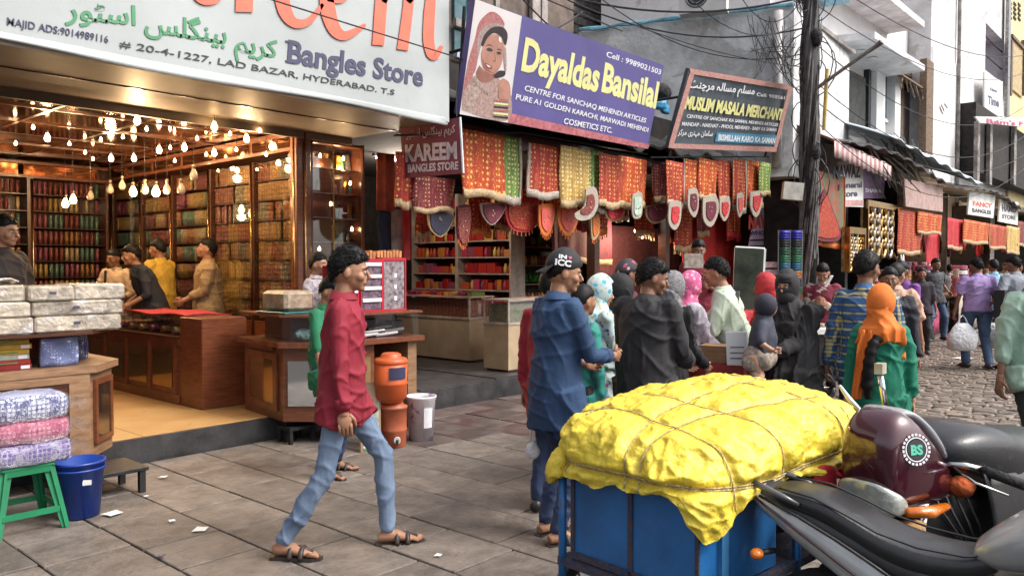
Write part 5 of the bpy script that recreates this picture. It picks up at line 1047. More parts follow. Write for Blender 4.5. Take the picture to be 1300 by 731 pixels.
q = MB(); q.box(5.76, 5.9, 6.2, 7.6, 3.1, 4.4); q.build('side_return', M['brownwall'], t)
# ribbed brown front over the violet banner, deeper
t = thing('rear_building', (10, 9.5, 3.2), 'stained grey brown rear building above the violet banner with a dark beam', 'building')
q = MB(); q.box(8.3, 12.4, 9.4, 10, 3.25, 10); q.build('wall', M['brownwall'], t)
for k in range(9): q = MB(); q.box(8.4+.22*k, 8.5+.22*k, 9.36, 9.398, 3.5, 9); q.build('rib', M['greyd'], t)
q = MB(); rect(q, 683, 690, -80, 60, 9.36, .1, 0); rect(q, 672, 682, -80, 60, 9.36, .08, 0); q.build('post', mat('pinkish_post', (.40, .35, .33), .8), t)
t = thing('mossy_building', (14, 13, 3), 'mossy stone building behind the grey side wall, at the top of the photo', 'building')
q = MB(); q.box(10.5, 24, 13, 14, 3, 12); q.build('wall', M['greyd'], t)
bq = MB()
for r_ in range(22):
    for c_ in range(16):
        x = 12.6+c_*.52+(.26 if r_ % 2 else 0); z = 5.6+r_*.24
        if z < 9.6 and x < 19: 
            k = MB(); 
            bq.bbox(x, x+.49, 12.93-rs.uniform(0, .03), 13.0, z, z+.215, .015)
stuff(bq.build('stones', M['greyd'], t))
# grey side wall with the blue sheet edge, facing us
A0, A1 = Vector((12.5, 9.35, 0)), Vector((13.72, 5.62, 0)); dA = (A1-A0).normalized(); nA = Vector((-dA.y, dA.x, 0)); nA = nA if nA.dot(CAM-A0) > 0 else -nA
t = thing('grey_building', (15, 7.5, 3), 'grey plastered building with cracked side wall and blue sheet along its roof edge', 'building')
q = MB(); q.prism([A0+Vector((0, 0, 3.15)), A1+Vector((0, 0, 3.15)), Vector((17.6, 6.0, 3.15)), Vector((17.6, 10.5, 3.15)), Vector((12.9, 10.3, 3.15))], (0, 0, 2.93)); q.build('wall', M['grey'], t)
q = MB(); a = A0+nA*.06+Vector((0, 0, 6.08)); b = A1+nA*.06+Vector((0, 0, 6.08)); q.grid(lambda u, v: a.lerp(b, u)+nA*(.03*math.sin(u*31))+Vector((0, 0, -.05*v-.03*v*math.sin(u*17)**2+.05)), 50, 3, .03, nA); q.build('roof_edge_sheet', M['blue_edge'], t, True)
q = MB(); q.prism([a-nA*.2, b-nA*.2, Vector((17.7, 5.9, 6.08)), Vector((17.7, 10.5, 6.08)), Vector((12.9, 10.3, 6.08))], (0, 0, .08)); q.build('roof_slab', M['greyd'], t)
p = onplane(988, 110, (A0, nA)); q = MB(); q.tube([Vector((p.x, p.y, 3.3))+nA*.08, Vector((p.x, p.y, 6.0))+nA*.08], .08, 10); q.build('drain_pipe', mat('pale_pipe', (.52, .5, .5), .6, 0, (5, .3)), t, True)
p = onplane(897, 14, (A0, nA)); t2 = thing('ac_unit', p+nA*.3+Vector((0, 0, .1)), 'white air conditioner outdoor unit on the roof edge of the grey building', 'air conditioner')
Mx = Matrix.Translation(p+nA*.28+Vector((0, 0, .12)))@Matrix.Rotation(math.atan2(dA.y, dA.x), 4, 'Z'); q = MB(); q.xbox(Mx, .82, .3, .52); q.build('case', M['white'], t2)
q = MB(); cc = p+nA*.44+Vector((0, 0, .14))-dA*.1; ur = dA; 
for r_ in (.06, .12, .18): q.tube([cc+ur*(r_*math.cos(a_))+Vector((0, 0, r_*math.sin(a_))) for a_ in np.linspace(0, 2*math.pi, 20)], .012, 5)
stuff(q.build('fan_grille', M['steel'], t2)); q = MB(); q.tube([cc-nA*.012, cc+nA*.002], .2, 20); q.build('fan_opening', M['black'], t2)

# white building with the slab canopy
t = thing('white_building', (21, 8, 0), 'white limewashed building with slab canopy, grey shutter and timber doors, right of the pole', 'building')
YF = 7.5
q = MB(); q.box(17.0, 27.2, YF, 12, 3.0, 9.4); q.build('wall', M['lime'], t)
q = MB(); q.box(17.0, 31, YF+.6, 12, 9.4, 14); q.build('upper_wall', mat('mottled_grey_wall', (.42, .42, .43), .9, 0, (1.2, .35), dirt=((.2, .2, .2), .8, .5)), t)
q = MB(); q.prism([(20.1, 6.27, 7.0), (24.4, 6.27, 7.0), (24.4, YF, 7.0), (19.7, YF, 7.0)], (0, 0, .16)); q.build('canopy_slab', M['limeg'], t)
for x, y in ((1073, 70), (1092, 77), (1107, 83)):
    p = PY(x, y, 6.9); p.z = 6.995; q = MB(); q.lathe([(.11, 0), (.13, -.01), (.11, -.03), (.0, -.035)], p, 14); q.build('downlight', M['white'], t, True)
q = MB(); q.box(18.5, 25.2, 6.5, YF, 8.42, 8.6); q.build('roof_slab', M['limeg'], t); q = MB(); q.box(17.2, 20.2, 6.9, 7.45, 8.0, 8.25); q.build('blue_roof_edge', M['blue_edge'], t)
ft = []
q = MB(); x0, x1, z0, z1 = rect(q, 1058, 1096, 90, 186, YF-.02, .05, -.02); o = q.build('shutter', M['shutter'], t)
q = MB()
for k in range(26):
    x = x0+(x1-x0)*(k+.5)/26; q.box(x-.012, x+.012, YF-.085, YF-.07, z0, z1)
stuff(q.build('shutter_ribs', M['shutter'], t))
q = MB(); rect(q, 1096, 1099, 84, 190, YF, .14, 0); rect(q, 1054, 1058, 84, 190, YF, .14, 0); q.build('dark_jamb', M['iron'], t)
for a_, b_ in ((1101, 1112), (1125, 1132)):
    q = MB(); rect(q, a_, b_, 80, 200, YF, .25, 0); q.build('column', M['lime'], t)
q = MB(); rect(q, 1112.5, 1124.5, 84, 150, YF, .03, -.02); q.build('window', M['tealglass'], t); q = MB(); rect(q, 1112.5, 1124.5, 150, 154, YF, .08, 0); q.build('sill', M['limeg'], t)
dw = wood('weathered_timber', (.22, .15, .10), (.10, .065, .045), .8, (1, 1, 4), 0); dk = mat('dark_door_gap', (.03, .022, .02), .8)
for (a_, b_, y0) in ((1142, 1163, 100), (1179, 1193, 126)):
    q = MB(); rect(q, a_, b_, y0, 205, YF, .03, -.02); d_ = q.build('door', dk, t)
    q = MB(); x0, x1, z0, z1 = rect(q, a_+3, b_-2, y0+18, 205, YF-.03, .03, 0); q.build('door_leaf', mat('grey_timber', (.24, .19, .17), .8, 0, (5, .4), stretch=(5, 1, 1)), t)
    q = MB(); rect(q, a_-3, a_, y0-6, 205, YF, .12, 0); rect(q, b_, b_+2, y0-6, 205, YF, .12, 0); rect(q, a_, b_, y0-6, y0, YF, .12, 0); q.build('door_frame', dw, t)
q = MB(); rect(q, 1167, 1176, 78, 205, 7.0, .2, 0); q.build('timber_post', dw, t)
q = MB(); a = PY(1140, 92, 6.9); b = PY(1200, 125, 6.6); q.prism([a, Vector((b.x, a.y, b.z+.1)), Vector((b.x, YF, b.z+.35)), Vector((a.x, YF, a.z+.3))], (0, 0, .05)); q.build('eave', dw, t)
q = MB()
for k in range(14): p = PY(1142+k*4, 95+k*2.3, 6.95); q.tube([p, p+Vector((rs.uniform(-.3, .5), -.25*rs.random(), -.3-.4*rs.random()))], .02, 4)
stuff(q.build('broken_thatch', dw, t))
# second white building with the violet recess
t = thing('white_building', (33, 7.5, 0), 'tall white grey building with a violet balcony recess and a drain pipe', 'building')
Y2 = 6.85; X0, X1 = 27.3, 39.0
r0, r1 = PY(1251, 60, Y2).x, PY(1274, 60, Y2).x; zt_, zb_ = PY(1262, 40, Y2).z, PY(1262, 98, Y2).z
q = MB(); q.box(X0, r0, Y2, 12, 0, 16); q.box(r1, X1, Y2, 12, 0, 16); q.box(r0, r1, Y2, 12, zt_, 16); q.box(r0, r1, Y2, 12, 0, zb_); q.build('wall', M['limeg'], t)
q = MB(); q.box(r0, r1, Y2+1.1, Y2+1.2, zb_, zt_); q.build('recess_wall', M['purplewall'], t); q = MB(); q.box(r0, r0+.06, Y2+.02, Y2+1.1, zb_, zt_); q.build('recess_side', M['purplewall'], t)
for k in (.35, .75): q = MB(); z = zb_+(zt_-zb_)*k; q.tube([(r0, Y2+.05, z), (r1, Y2+.05, z)], .03, 6); q.build('rail', M['iron'], t)
q = MB(); p = PY(1213, 100, Y2); q.tube([(p.x, Y2-.1, 3), (p.x, Y2-.1, 16)], .06, 8); q.build('drain_pipe', M['greyd'], t)
q = MB(); z_ = PY(1230, 95, Y2).z; q.box(27.4, r0, Y2-.03, Y2, 2.6, z_); q.build('lower_render', M['lime'], t)
a, b, c, d = PY(1250, 145, 6.5), PY(1273, 148, 6.5), PY(1273, 104, 6.5), PY(1250, 92, 6.5)
t, pl = board('wall_sign', [d, c, b, a], M['white'], 'white painted shop sign below the violet recess with dark lettering', 'sign', th=.06); pl = mkplane(a, b, d)
q = MB(); lettering(q, "Time", pl, (1254, 132), (1268, 136), (1254, 121), .03); lettering(q, "New", pl, (1257, 115), (1266, 118), (1257, 111), .02); q.build('lettering', M['navy'], t)
t = thing('yellow_building', (44, 7.5, 0), 'yellow building at the top right corner with a tall framed window', 'building')
q = MB(); q.box(39.05, 60, 6.75, 12, 0, 18); q.build('wall', M['yellowwall'], t)
q = MB(); rect(q, 1281, 1296, 56, 118, 6.74, .06, 0); q.build('window', mat('tan_blind', (.5, .38, .2), .7), t); q = MB(); rect(q, 1279, 1281, 52, 122, 6.74, .14, 0); rect(q, 1296, 1298, 52, 122, 6.74, .14, 0); rect(q, 1281, 1296, 52, 56, 6.74, .14, 0); q.build('window_frame', dw, t)
for i in range(4):
    for j in range(3): q = MB(); rect(q, 1281+j*5.5, 1284+j*5.5, 3+i*6+j, 6+i*6+j, 6.74, .03, 0); q.build('vent_block', dk, t)
q = MB(); rect(q, 1276, 1279, -40, 150, 6.74, .12, 0); q.build('drain_pipe', M['steel'], t)
# dark shop with its cream banner
t = thing('far_shop', (30, 6, 0), 'dark upper shop opening at the right edge under a white banner with red letters', 'shop')
q = MB(); x0, x1, z0, z1 = rect(q, 1236, 1330, 160, 235, 6.3, .05, -.5); q.build('opening', M['dark'], t)  # solid dark block stands for the shade inside the opening
for a_ in (1236, 1252, 1283): q = MB(); rect(q, a_, a_+3, 155, 235, 6.2, .12, 0); q.build('post', M['greyd'], t)
a, b, c, d = PY(1240, 152, 5.9), PY(1335, 163, 5.9), PY(1335, 151, 5.9), PY(1238, 148, 5.9); a, b, c, d = PY(1244, 156, 5.8), PY(1330, 164, 5.8), PY(1330, 150, 5.8), PY(1238, 148, 5.8)
t, pl = board('shop_banner', [d, c, b, a], M['white'], 'white banner with crimson letters above the dark shop at the right edge', 'sign', th=.05); pl = mkplane(a, b, d)
q = MB(); lettering(q, "Ram's F", pl, (1252, 156.5), (1299, 160), (1252, 150.5), .03); q.build('lettering', mat('crimson_print', (.5, .02, .1), .5), t)

# ================================================================ the far row of low shops
t = thing('bazaar_row', (22, 7, 0), 'long dark row of low bazaar shops right of the pole under patched sheet roofs', 'shop row')
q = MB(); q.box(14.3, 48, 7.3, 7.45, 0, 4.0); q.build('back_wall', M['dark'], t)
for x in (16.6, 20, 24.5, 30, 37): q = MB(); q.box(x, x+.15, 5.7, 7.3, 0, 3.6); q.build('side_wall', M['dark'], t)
q = MB(); q.box(14.3, 48, 5.4, 7.3, -.04, .25); structure(q.build('shop_platform', M['darkstone']))
sh = mat('corrugated_sheet', (.10, .095, .09), .6, .4, (3, .5), bump=(9, .6))
q = MB(); q.grid(lambda u, v: (14.4+33*u, 4.9+2.5*v, 3.72+.55*v+.03*math.sin(u*240)+.12*math.sin(u*21)-.35*(u > .02)*u), 300, 4, .03, (0, 0, 1)); q.build('sheet_roof', sh, t)
q = MB(); a = PY(1137, 177, 4.95); b = PY(1248, 236, 4.95); q.grid(lambda u, v: Vector((a.x+(b.x-a.x)*u, 4.95+1.9*v, a.z+(b.z-a.z)*u+.95*v+.04*math.sin(u*40)-.25*v*v)), 40, 5, .03, (0, 0, 1)); q.solo('roof_sheet', mat('pale_blue_sheet', (.42, .55, .62), .4, 0, (3, .4), col2=(.62, .66, .68), bump=(12, .5)), 'pale blue plastic roof sheet sloping over the far bazaar row', 'roof sheet', smooth=True)
# pink awning with scalloped edge
t = thing('awning', PY(1090, 190, 5.1), 'faded pink striped awning with scalloped edge right of the pole', 'awning')
a = PY(1058, 178, 5.0); b = PY(1130, 211, 5.0); pk = mat('faded_pink_awning', (.40, .20, .20), .7, 0, (8, .3), bump=(20, .3), extra=lambda nt, vec, col, bs: mix(nt, col, (.55, .45, .43), ramp(nt, (lambda w: (nt.links.new(vec, w.inputs[0]), w.outputs[0])[1])(nod(nt, 'ShaderNodeTexWave', Scale=2.2)), [(.48, (0, 0, 0)), (.55, (1, 1, 1))])))
q = MB(); q.grid(lambda u, v: Vector((a.x+(b.x-a.x)*u, 5.0+1.2*v, a.z+(b.z-a.z)*u+.6*v+.02*math.sin(u*30))), 30, 4, .02, (0, 0, 1)); q.build('canopy', pk, t, True)
q = MB(); q.grid(lambda u, v: Vector((a.x+(b.x-a.x)*u, 4.98+.02*math.sin(u*60), a.z+(b.z-a.z)*u-v*(.22+.07*abs(math.sin(u*30))))), 60, 2, .01, (0, 1, 0)); q.build('valance', pk, t, True)
# bundle of sticks and rags on the row's roof
q = MB()
for k in range(60):
    p = PY(rs.uniform(1096, 1160), rs.uniform(168, 205), 5.2+rs.uniform(-.2, .5)); q.tube([p, p+Vector((rs.uniform(.5, 1.8), rs.uniform(-.2, .2), -rs.uniform(.2, .9)))], .015, 4)
stuff(q.solo('stick_bundle', mat('grey_sticks', (.16, .145, .13), .9), 'grey bundle of sticks and cables slumped over the bazaar roof', 'sticks'))
def simple_sign(px, Y, m, label, lines, ink, name='shop_sign', th=.04):
    (x0, y0), (x1, y1), (x2, y2), (x3, y3) = px; c4_ = [PY(x0, y0, Y), PY(x1, y1, Y), PY(x2, y2, Y), PY(x3, y3, Y)]
    t, pl = board(name, c4_, m, label, 'sign', th=th); pl = mkplane(c4_[3], c4_[2], c4_[0])
    for j, (s, b0, b1, tp, k) in enumerate(lines): q = MB(); lettering(q, s, pl, b0, b1, tp, .03); q.build('lettering', k, t)
    return t, pl
t, pl = simple_sign([(1066, 205), (1096, 203), (1096, 263), (1066, 262)], 5.3, M['white'], 'white upright sign reading Nawaz General Store right of the pole', [("NAWAZ", (1058, 226), (1092, 225), (1058, 209), M['navy']), ("general", (1064, 239), (1094, 238), (1064, 231), M['navy']), ("Store", (1066, 250), (1088, 249), (1066, 242), M['navy'])], None)
q = MB(); flat(q, [(1067, 254), (1095, 254), (1095, 261), (1067, 261)], pl); q.build('pink_band', mat('pink_band', (.55, .3, .28), .6), t)
simple_sign([(1096, 213), (1124, 216), (1122, 252), (1096, 252)], 5.6, mat('blue_violet_print', (.08, .07, .2), .5, 0, (14, .8), col2=(.25, .12, .2)), 'dark blue violet poster sign behind the Nawaz sign', [("SHAMA", (1098, 244), (1119, 245), (1098, 239), M['inkwhite'])], None)
simple_sign([(1148, 227), (1197, 236), (1197, 269), (1150, 262)], 5.1, mat('faded_pink_board', (.44, .30, .27), .7, 0, (6, .2)), 'blank faded pink board hanging under the far roof', [], None)
simple_sign([(1231, 243), (1264, 248), (1261, 277), (1229, 272)], 5.1, M['white'], 'white sign with faint red print, left of the two far signs', [("FANCY", (1235, 261), (1259, 264), (1235, 255), M['red']), ("BANGLES", (1234, 269), (1258, 272), (1234, 264), M['inkblack'])], None)
simple_sign([(1270, 253), (1293, 257), (1292, 286), (1268, 281)], 5.1, M['white'], 'white sign with dark letters, right of the two far signs', [("HAMID", (1272, 268), (1290, 270), (1272, 259), M['navy']), ("STORE", (1272, 277), (1289, 279), (1272, 272), M['inkblack'])], None)
# white meter box on the pole, red and green festooned cloth
hang(1026, 1071, 214, 312, 5.3, mat('red_green_panel', (.05, .17, .09), .7, 0, (5, .7), col2=(.35, .03, .02)), orc, 'large green and red festooned cloth right of the pole with orange edge', 'rb', 3, .04)
pennant([(1030, 302), (1040, 262), (1047, 240), (1056, 262), (1068, 300), (1050, 307)], 5.2, B_rg, mrc, 'red gold embroidered triangular piece on the green cloth right of the pole', .84)
q = MB(); 
for a_ in [(1100, 1106, 270, 345), (1118, 1124, 262, 262)]: pass
# gold display cases
def display(x0, x1, y0, y1, Y, label, n=5, rows=4, cm=None):
    a, b, c = PY(x0, y0, Y), PY(x1, y0, Y), PY(x0, y1, Y); t = thing('jewellery_display', (a.x, Y, c.z), label, 'display')
    q = MB(); q.box(a.x, b.x, Y, Y+.05, c.z, a.z); q.build('back_panel', mat('gold_backing', (.42, .26, .10), .6, 0, (12, .5)), t); q = MB(); q.box(a.x, b.x, Y-.1, Y, a.z-.12, a.z); q.box(a.x, a.x+.05, Y-.1, Y, c.z, a.z-.12); q.box(b.x-.05, b.x, Y-.1, Y, c.z, a.z-.12); q.build('frame', M['brass'], t)
    for r_ in range(rows):
        for k in range(n):
            x = a.x+.06+(b.x-a.x-.12)*(k+.5)/n; z = c.z+.05+(a.z-.15-c.z)*(r_+.5)/rows; R_ = (b.x-a.x)/n*.36; q = MB()
            q.tube([(x+R_*math.cos(w), Y-.03, z+R_*1.1*math.sin(w)) for w in np.linspace(0, 2*math.pi, 11)], R_*.28, 5); q.build('necklace', [M['brass'], MATS['gold_lace'], M['brass'], M['steel']][(r_*2+k) % 4], t, True)
display(1096, 1140, 254, 326, 5.35, 'bright gold jewellery display case with rows of rings, right of the Nawaz sign'); display(1072, 1093, 288, 345, 5.2, 'narrow gold jewellery display below the Nawaz sign', 3, 5)
for a_ in [(1141, 1170, 264, 322, 5.2, B_rg, B_cr, 'red patterned cloth under the blank pink board', 'b'), (1166, 1196, 268, 296, 5.15, B_og, B_cr, 'orange patterned cloth under the right half of the pink board', 'b'), (1176, 1192, 296, 340, 5.4, redc, B_cr, 'scarlet cloth below the orange patterned one', 'b'),
           (1203, 1222, 276, 316, 5.2, redc, B_cr, 'scarlet cloth in the middle of the far row', 'b'), (1224, 1256, 278, 308, 5.1, B_og, B_cr, 'pink and cream cloth under the left far sign', 'b'), (1257, 1280, 284, 316, 5.1, B_rg, B_cr, 'red square cloth with cream edge under the right far sign', 'lrb'), (1278, 1294, 286, 322, 5.1, B_gg, B_cr, 'yellow cream cloth near the right edge', 'b'), (1292, 1312, 280, 312, 5.1, B_mr, B_cr, 'maroon cloth at the right photo edge', 'b')]:
    hang(*a_[:8], borders=a_[8], group='cloths hung along the far bazaar row')
# goods along the far row: tables with stacks
def table(x0, x1, y0, y1, z, m, label):
    t = thing('goods_table', ((x0+x1)/2, (y0+y1)/2, 0), label, 'table'); q = MB(); q.box(x0, x1, y0, y1, z-.04, z); q.build('top', M['woodl'], t); q = MB(); q.grid(lambda u, v: (x0+(x1-x0)*u, y0-.01+.015*math.sin(u*50), z-.02-(z-.06)*v), 30, 3, .01, (0, 1, 0)); q.build('cloth', m, t, True)
    for x in (x0+.05, x1-.1):
        for y in (y0+.05, y1-.1): q = MB(); q.box(x, x+.05, y, y+.05, 0, z-.04); q.build('leg', M['woodd'], t)
table(14.6, 17.2, 4.5, 5.2, .9, redc, 'goods table under the gold display cases'); table(17.9, 20.5, 4.9, 5.5, .85, mat('pink_tablecloth', (.42, .06, .14), .7), 'pink clothed goods table behind the man in the black shirt'); table(21, 25, 4.6, 5.3, .9, mat('cream_tablecloth', (.4, .34, .28), .7), 'cream clothed table left of the man in lilac'); table(26, 33, 4.5, 5.2, .9, redc, 'red clothed table far along the row')
pcols = palette('bazaar_goods', [hexc(h) for h in ('9c2c4c', 'c08a5a', 'a83a3a', 'c0b0a0', '7c2432', '5a2a6a', 'b05a6a', 'd0a0a0')], .5, 0, band=(30, (.12, .02, .03)))
sm = MB(); sm.lathe([(.03, 0), (.07, .005), (.07, .06), (.05, .065), (.07, .07), (.07, .13), (.05, .135), (.07, .14), (.07, .2), (.03, .205)], n=10); sme = sm.mesh('bangle_stack', pcols)
k = 0
for (x0, x1, y, z, lv) in ((14.7, 17.1, 4.62, .9, 3), (18.0, 20.4, 5.0, .85, 4), (21.1, 24.9, 4.7, .9, 3), (26.1, 32.8, 4.6, .9, 2)):
    x = x0
    k = 0
    while x < x1:
        k += 1; h = rs.randrange(1, lv+1)
        for j in range(h): tag(inst('bangle_stack', sme, (x+.07, y+rs.uniform(0, .1), z+.207*j), rs.uniform(0, 6)), f'drum stack of coloured bangles, {ordn(k-1)} pile along the {"red pink cream far-red".split()[[14.7, 18.0, 21.1, 26.1].index(x0)]} table, {["bottom", "second", "third", "top"][j]}', 'bangles', 'bangle stacks on the far bazaar tables')
        x += .19
# hanging strings of goods in the dark openings
for i in range(34):
    p = PY(1145+i*4.6, 300+rs.uniform(-8, 14), 5.9); q = MB(); m_ = [redc, B_rg, B_gg, pinkc, B_mr, M['brass'], mrc][i % 7]
    q.lathe([(.03, -.3), (.09, -.28), (.1, -.05), (.06, .1), (.01, .3)], p, 8, 1, .6); q.solo('hanging_bunch', m_, f'bunch of red or gold goods, {ordn(i)} from the left hanging in the dark far shops', 'bunch', 'bunches hanging in the far shops', True)
for (x, y, w_, h_, nm) in ((1174, 388, 20, 60, 'left'), (1218, 352, 24, 36, 'right')):
    c0 = PY(x, 338, 4.8); c0.z = 0
    t = thing('bangle_tower', c0, f'tall pink and white bangle tower, {nm} of the man in the black shirt', 'bangle tower')
    for j in range(11): q = MB(); q.lathe([(.16, .3+.12*j), (.18, .31+.12*j), (.18, .39+.12*j), (.15, .4+.12*j)], c0, 12); q.build('tier', [mat('pink_tier', (.45, .1, .18), .5, 0, (30, .5)), M['white']][j % 2], t)
    q = MB(); q.lathe([(.22, 0), (.2, .3)], c0, 12); q.build('base', M['black'], t)
for i, (x, y, Y_, w_) in enumerate(((1112, 296, 6.3, 30), (1212, 292, 6.2, 45), (1268, 296, 6.0, 45), (1160, 288, 6.4, 30))):  # bulbs added as fill, after the lit gold in these shops
    p = PY(x, y, Y_); t = thing('light_bulb', p, f'lit fill bulb hanging in the far bazaar row, {["leftmost", "third", "rightmost", "second"][i]} of the four', 'light bulb', 'bulbs in the far bazaar row'); q = MB(); q.ell(p, (.04, .04, .05), 10, 6); q.build('glass_bulb', M['bulb_on'], t, True); q = MB(); q.tube([p, (p.x, p.y, 3.4)], .005, 4); q.build('flex', M['cable'], t)
    l = bpy.data.lights.new('bulb_light', 'POINT'); l.energy = w_; l.color = (1, .76, .52); l.shadow_soft_size = .06; o = bpy.data.objects.new('bulb_light', l); C.objects.link(o); o.location = p-Vector((0, .1, .15))
# black-sided cart with pale goods, parked scooter behind the burqa woman
c0 = PD(1052, 9.4)
t = thing('goods_cart', c0, 'dark cart with a tray of pale goods right of the woman in black', 'cart'); Mx = Matrix.Translation(c0)@Matrix.Rotation(math.atan2(RT.y, RT.x)+.1, 4, 'Z')
q = MB(); q.xbox(Mx@Matrix.Translation((0, 0, .55)), .62, .6, .5); q.build('box', M['black'], t); q = MB(); q.xbox(Mx@Matrix.Translation((0, 0, .84)), .72, .66, .06); q.build('tray', M['white'], t)
for k in range(7): q = MB(); q.xbox(Mx@Matrix.Translation((-.27+.09*k, -.1+.05*(k % 3), .895+.01*(k % 2)))@Matrix.Rotation(k, 4, 'Z'), .14, .1, .03); q.build('packet', [M['inkwhite'], mat('pale_pink_packet', (.6, .4, .42), .5), mat('pale_gold_packet', (.55, .45, .3), .5)][k % 3], t)
for sx in (-.24, .24):
    q = MB(); cc = Mx@Vector((sx, -.28, .2)); ax = (Mx.to_3x3()@Vector((0, 1, 0))); ex = (Mx.to_3x3()@Vector((1, 0, 0))); q.tube([cc+ex*.17*math.cos(w)+Vector((0, 0, .17*math.sin(w))) for w in np.linspace(0, 2*math.pi, 17)], .03, 6); q.build('wheel', M['black'], t, True)
    q = MB(); [q.tube([cc, cc+ex*.16*math.cos(w)+Vector((0, 0, .16*math.sin(w)))], .008, 4) for w in np.linspace(0, 2*math.pi, 9)[:-1]]; q.build('spokes', M['chrome'], t)
# toy rabbit
p = PY(1145, 345, 5.0); t = thing('plush_rabbit', (p.x, p.y, p.z-.2), 'white plush rabbit with long ears standing on goods right of the peach shirt man', 'toy')
q = MB(); q.ell(p-Vector((0, 0, .1)), (.1, .08, .14)); q.build('body', M['white'], t, True); q = MB(); q.ell(p+Vector((0, 0, .08)), (.08, .07, .08)); q.build('head', M['white'], t, True)
for s_ in (-1, 1): q = MB(); q.tube([p+Vector((.03*s_, 0, .14)), p+Vector((.06*s_, 0, .24)), p+Vector((.09*s_, 0, .36))], [.02, .03, .012], 8); q.build('ear', M['white'], t, True)

# ================================================================ electric pole with its tangle of cables
c0 = PD(1026, 12.9)
t = thing('utility_pole', c0, 'dark electric pole wrapped in a thick tangle of black cables', 'utility pole')
q = MB(); q.tube([c0, c0+Vector((0, 0, 9))], [.13, .10], 12); q.build('pole', M['iron'], t, True)
q = MB()
def wob(z, i, a): return c0+Vector((math.cos(i*2.4+z*a)*(.08+.06*math.sin(i*1.3+z*1.7)**2), math.sin(i*2.4+z*a)*(.08+.06*math.sin(i*1.3+z*1.7)**2), z))
for i in range(38): q.tube([wob(z, i, .5+.1*(i % 4)) for z in np.linspace(.9+.2*(i % 7), 8.6-.3*(i % 5), 26)], .012+.008*(i % 3), 5)
stuff(q.build('cable_bundle', mat('weathered_cable', (.13, .12, .115), .75, 0, (9, .6), col2=(.05, .045, .045)), t))
q = MB()
for i in range(34):
    z = 2.6+5.4*rs.random(); r_ = rs.uniform(.12, .38); a_ = rs.uniform(0, 6.3); cc = c0+Vector((rs.uniform(-.1, .1), rs.uniform(-.1, .1), z)); ux = Vector((math.cos(a_), math.sin(a_), 0))
    q.tube([cc+ux*r_*math.cos(w)+Vector((0, 0, r_*1.3*math.sin(w)-.2*r_)) for w in np.linspace(0, 2*math.pi, 15)], .009, 4)
stuff(q.build('cable_loops', M['cable'], t))
q = MB()
for k, (z, s_) in enumerate(((3.4, .14), (5.2, .15), (6.6, .19))): p = c0+Vector((-.05, -.12, z)); q = MB(); q.ell(p, (s_*.7, s_*.6, s_)); q.build('wrapped_joint', mat('wrapped_rags', (.035, .032, .035), .9, 0, (14, .6), bump=(18, 1.0, .05)), t, True)
p = P(1006, 243, 12.5); q = MB(); q.xbox(Matrix.Translation(p)@Matrix.Rotation(math.atan2(RT.y, RT.x)-.1, 4, 'Z')@Matrix.Rotation(.1, 4, 'Y'), .3, .14, .27); q.build('meter_box', mat('cream_box', (.55, .53, .46), .5), t)
p0, p1 = P(1037, 112, 12.7), P(1117, 55, 12.0); q = MB(); q.tube([p0, p1], .03, 8); q.build('lamp_arm', M['steel'], t); q = MB(); q.tube([p1-(p1-p0)*.18+Vector((0, 0, -.02)), p1+(p1-p0)*.03], [.03, .075], 8, flat=.5); q.build('lamp_head', M['greyd'], t)
q = MB(); q.tube([P(1046, 165, 12.6), P(1050, 88, 12.6)], .03, 8); q.build('yellow_conduit', mat('yellow_conduit', (.5, .36, .08), .6), t)
# overhead wires
def wire(a, b, sag, r, n=14): return [a.lerp(b, i/n)-Vector((0, 0, sag*4*(i/n)*(1-i/n))) for i in range(n+1)]
T = lambda z: c0+Vector((0, 0, z))
wn_ = 0
def wires(name, label, lst, r=.012):
    q = MB()
    for a, b, s in lst: q.tube(wire(a, b, s, r), r, 5)
    q.solo(name, M['cable'], label, 'cable', 'overhead cables')
W = [(P(690, -12, 12.5), T(5.9), .3, 'thick dark cable from above the violet banner to the pole', .028), (P(720, 0, 13), T(5.4), .35, 'second thick cable slanting behind the violet banner', .022), (P(560, -90, 7), T(6.2), .2, 'thin cable crossing from the top left to the pole', .01), (P(740, -20, 12.5), T(5.0), .5, 'sagging cable across the grey wall', .014), (P(770, -10, 10), T(6.6), .2, 'high cable from the left of the air conditioner', .016),
     (P(600, -40, 8), P(790, 40, 12.5), .0, 'taut cable above the violet banner', .016), (P(860, -20, 11), T(5.6), .5, 'cable from above the air conditioner', .012), (P(800, 30, 11), T(4.75), .1, 'low cable over the top of the slate sign', .012), (P(640, -30, 10.5), P(735, 60, 12.5), .1, 'short steep cable behind the violet banner', .02), (P(640, 55, 10.5), P(740, 15, 12), .1, 'dark diagonal cable above the violet banner', .02),
     (T(6.3), P(1330, 60, 30), .8, 'long cable from the pole to the yellow building', .016), (T(5.8), P(1330, 75, 30), 1.0, 'second long cable along the street', .014), (T(5.2), P(1320, 118, 26), 1.2, 'third long cable along the street', .014), (T(4.6), P(1310, 165, 22), 1.0, 'low cable over the bazaar roofs', .014), (T(4.3), P(1310, 190, 22), .9, 'lowest cable over the bazaar roofs', .014), (T(7.2), P(1330, -20, 28), .5, 'top cable leaving for the right', .014), (T(4.0), P(1310, 205, 20), 1.1, 'sagging cable across the far shops', .012), (T(6.9), P(1110, -10, 14), .4, 'short cable rising from the pole top', .012)]
for a, b, s, lab, r in W: q = MB(); q.tube(wire(a, b, s, r), r*.62, 5); q.solo('overhead_cable', M['cable'], lab, 'cable', 'overhead cables')
q = MB()
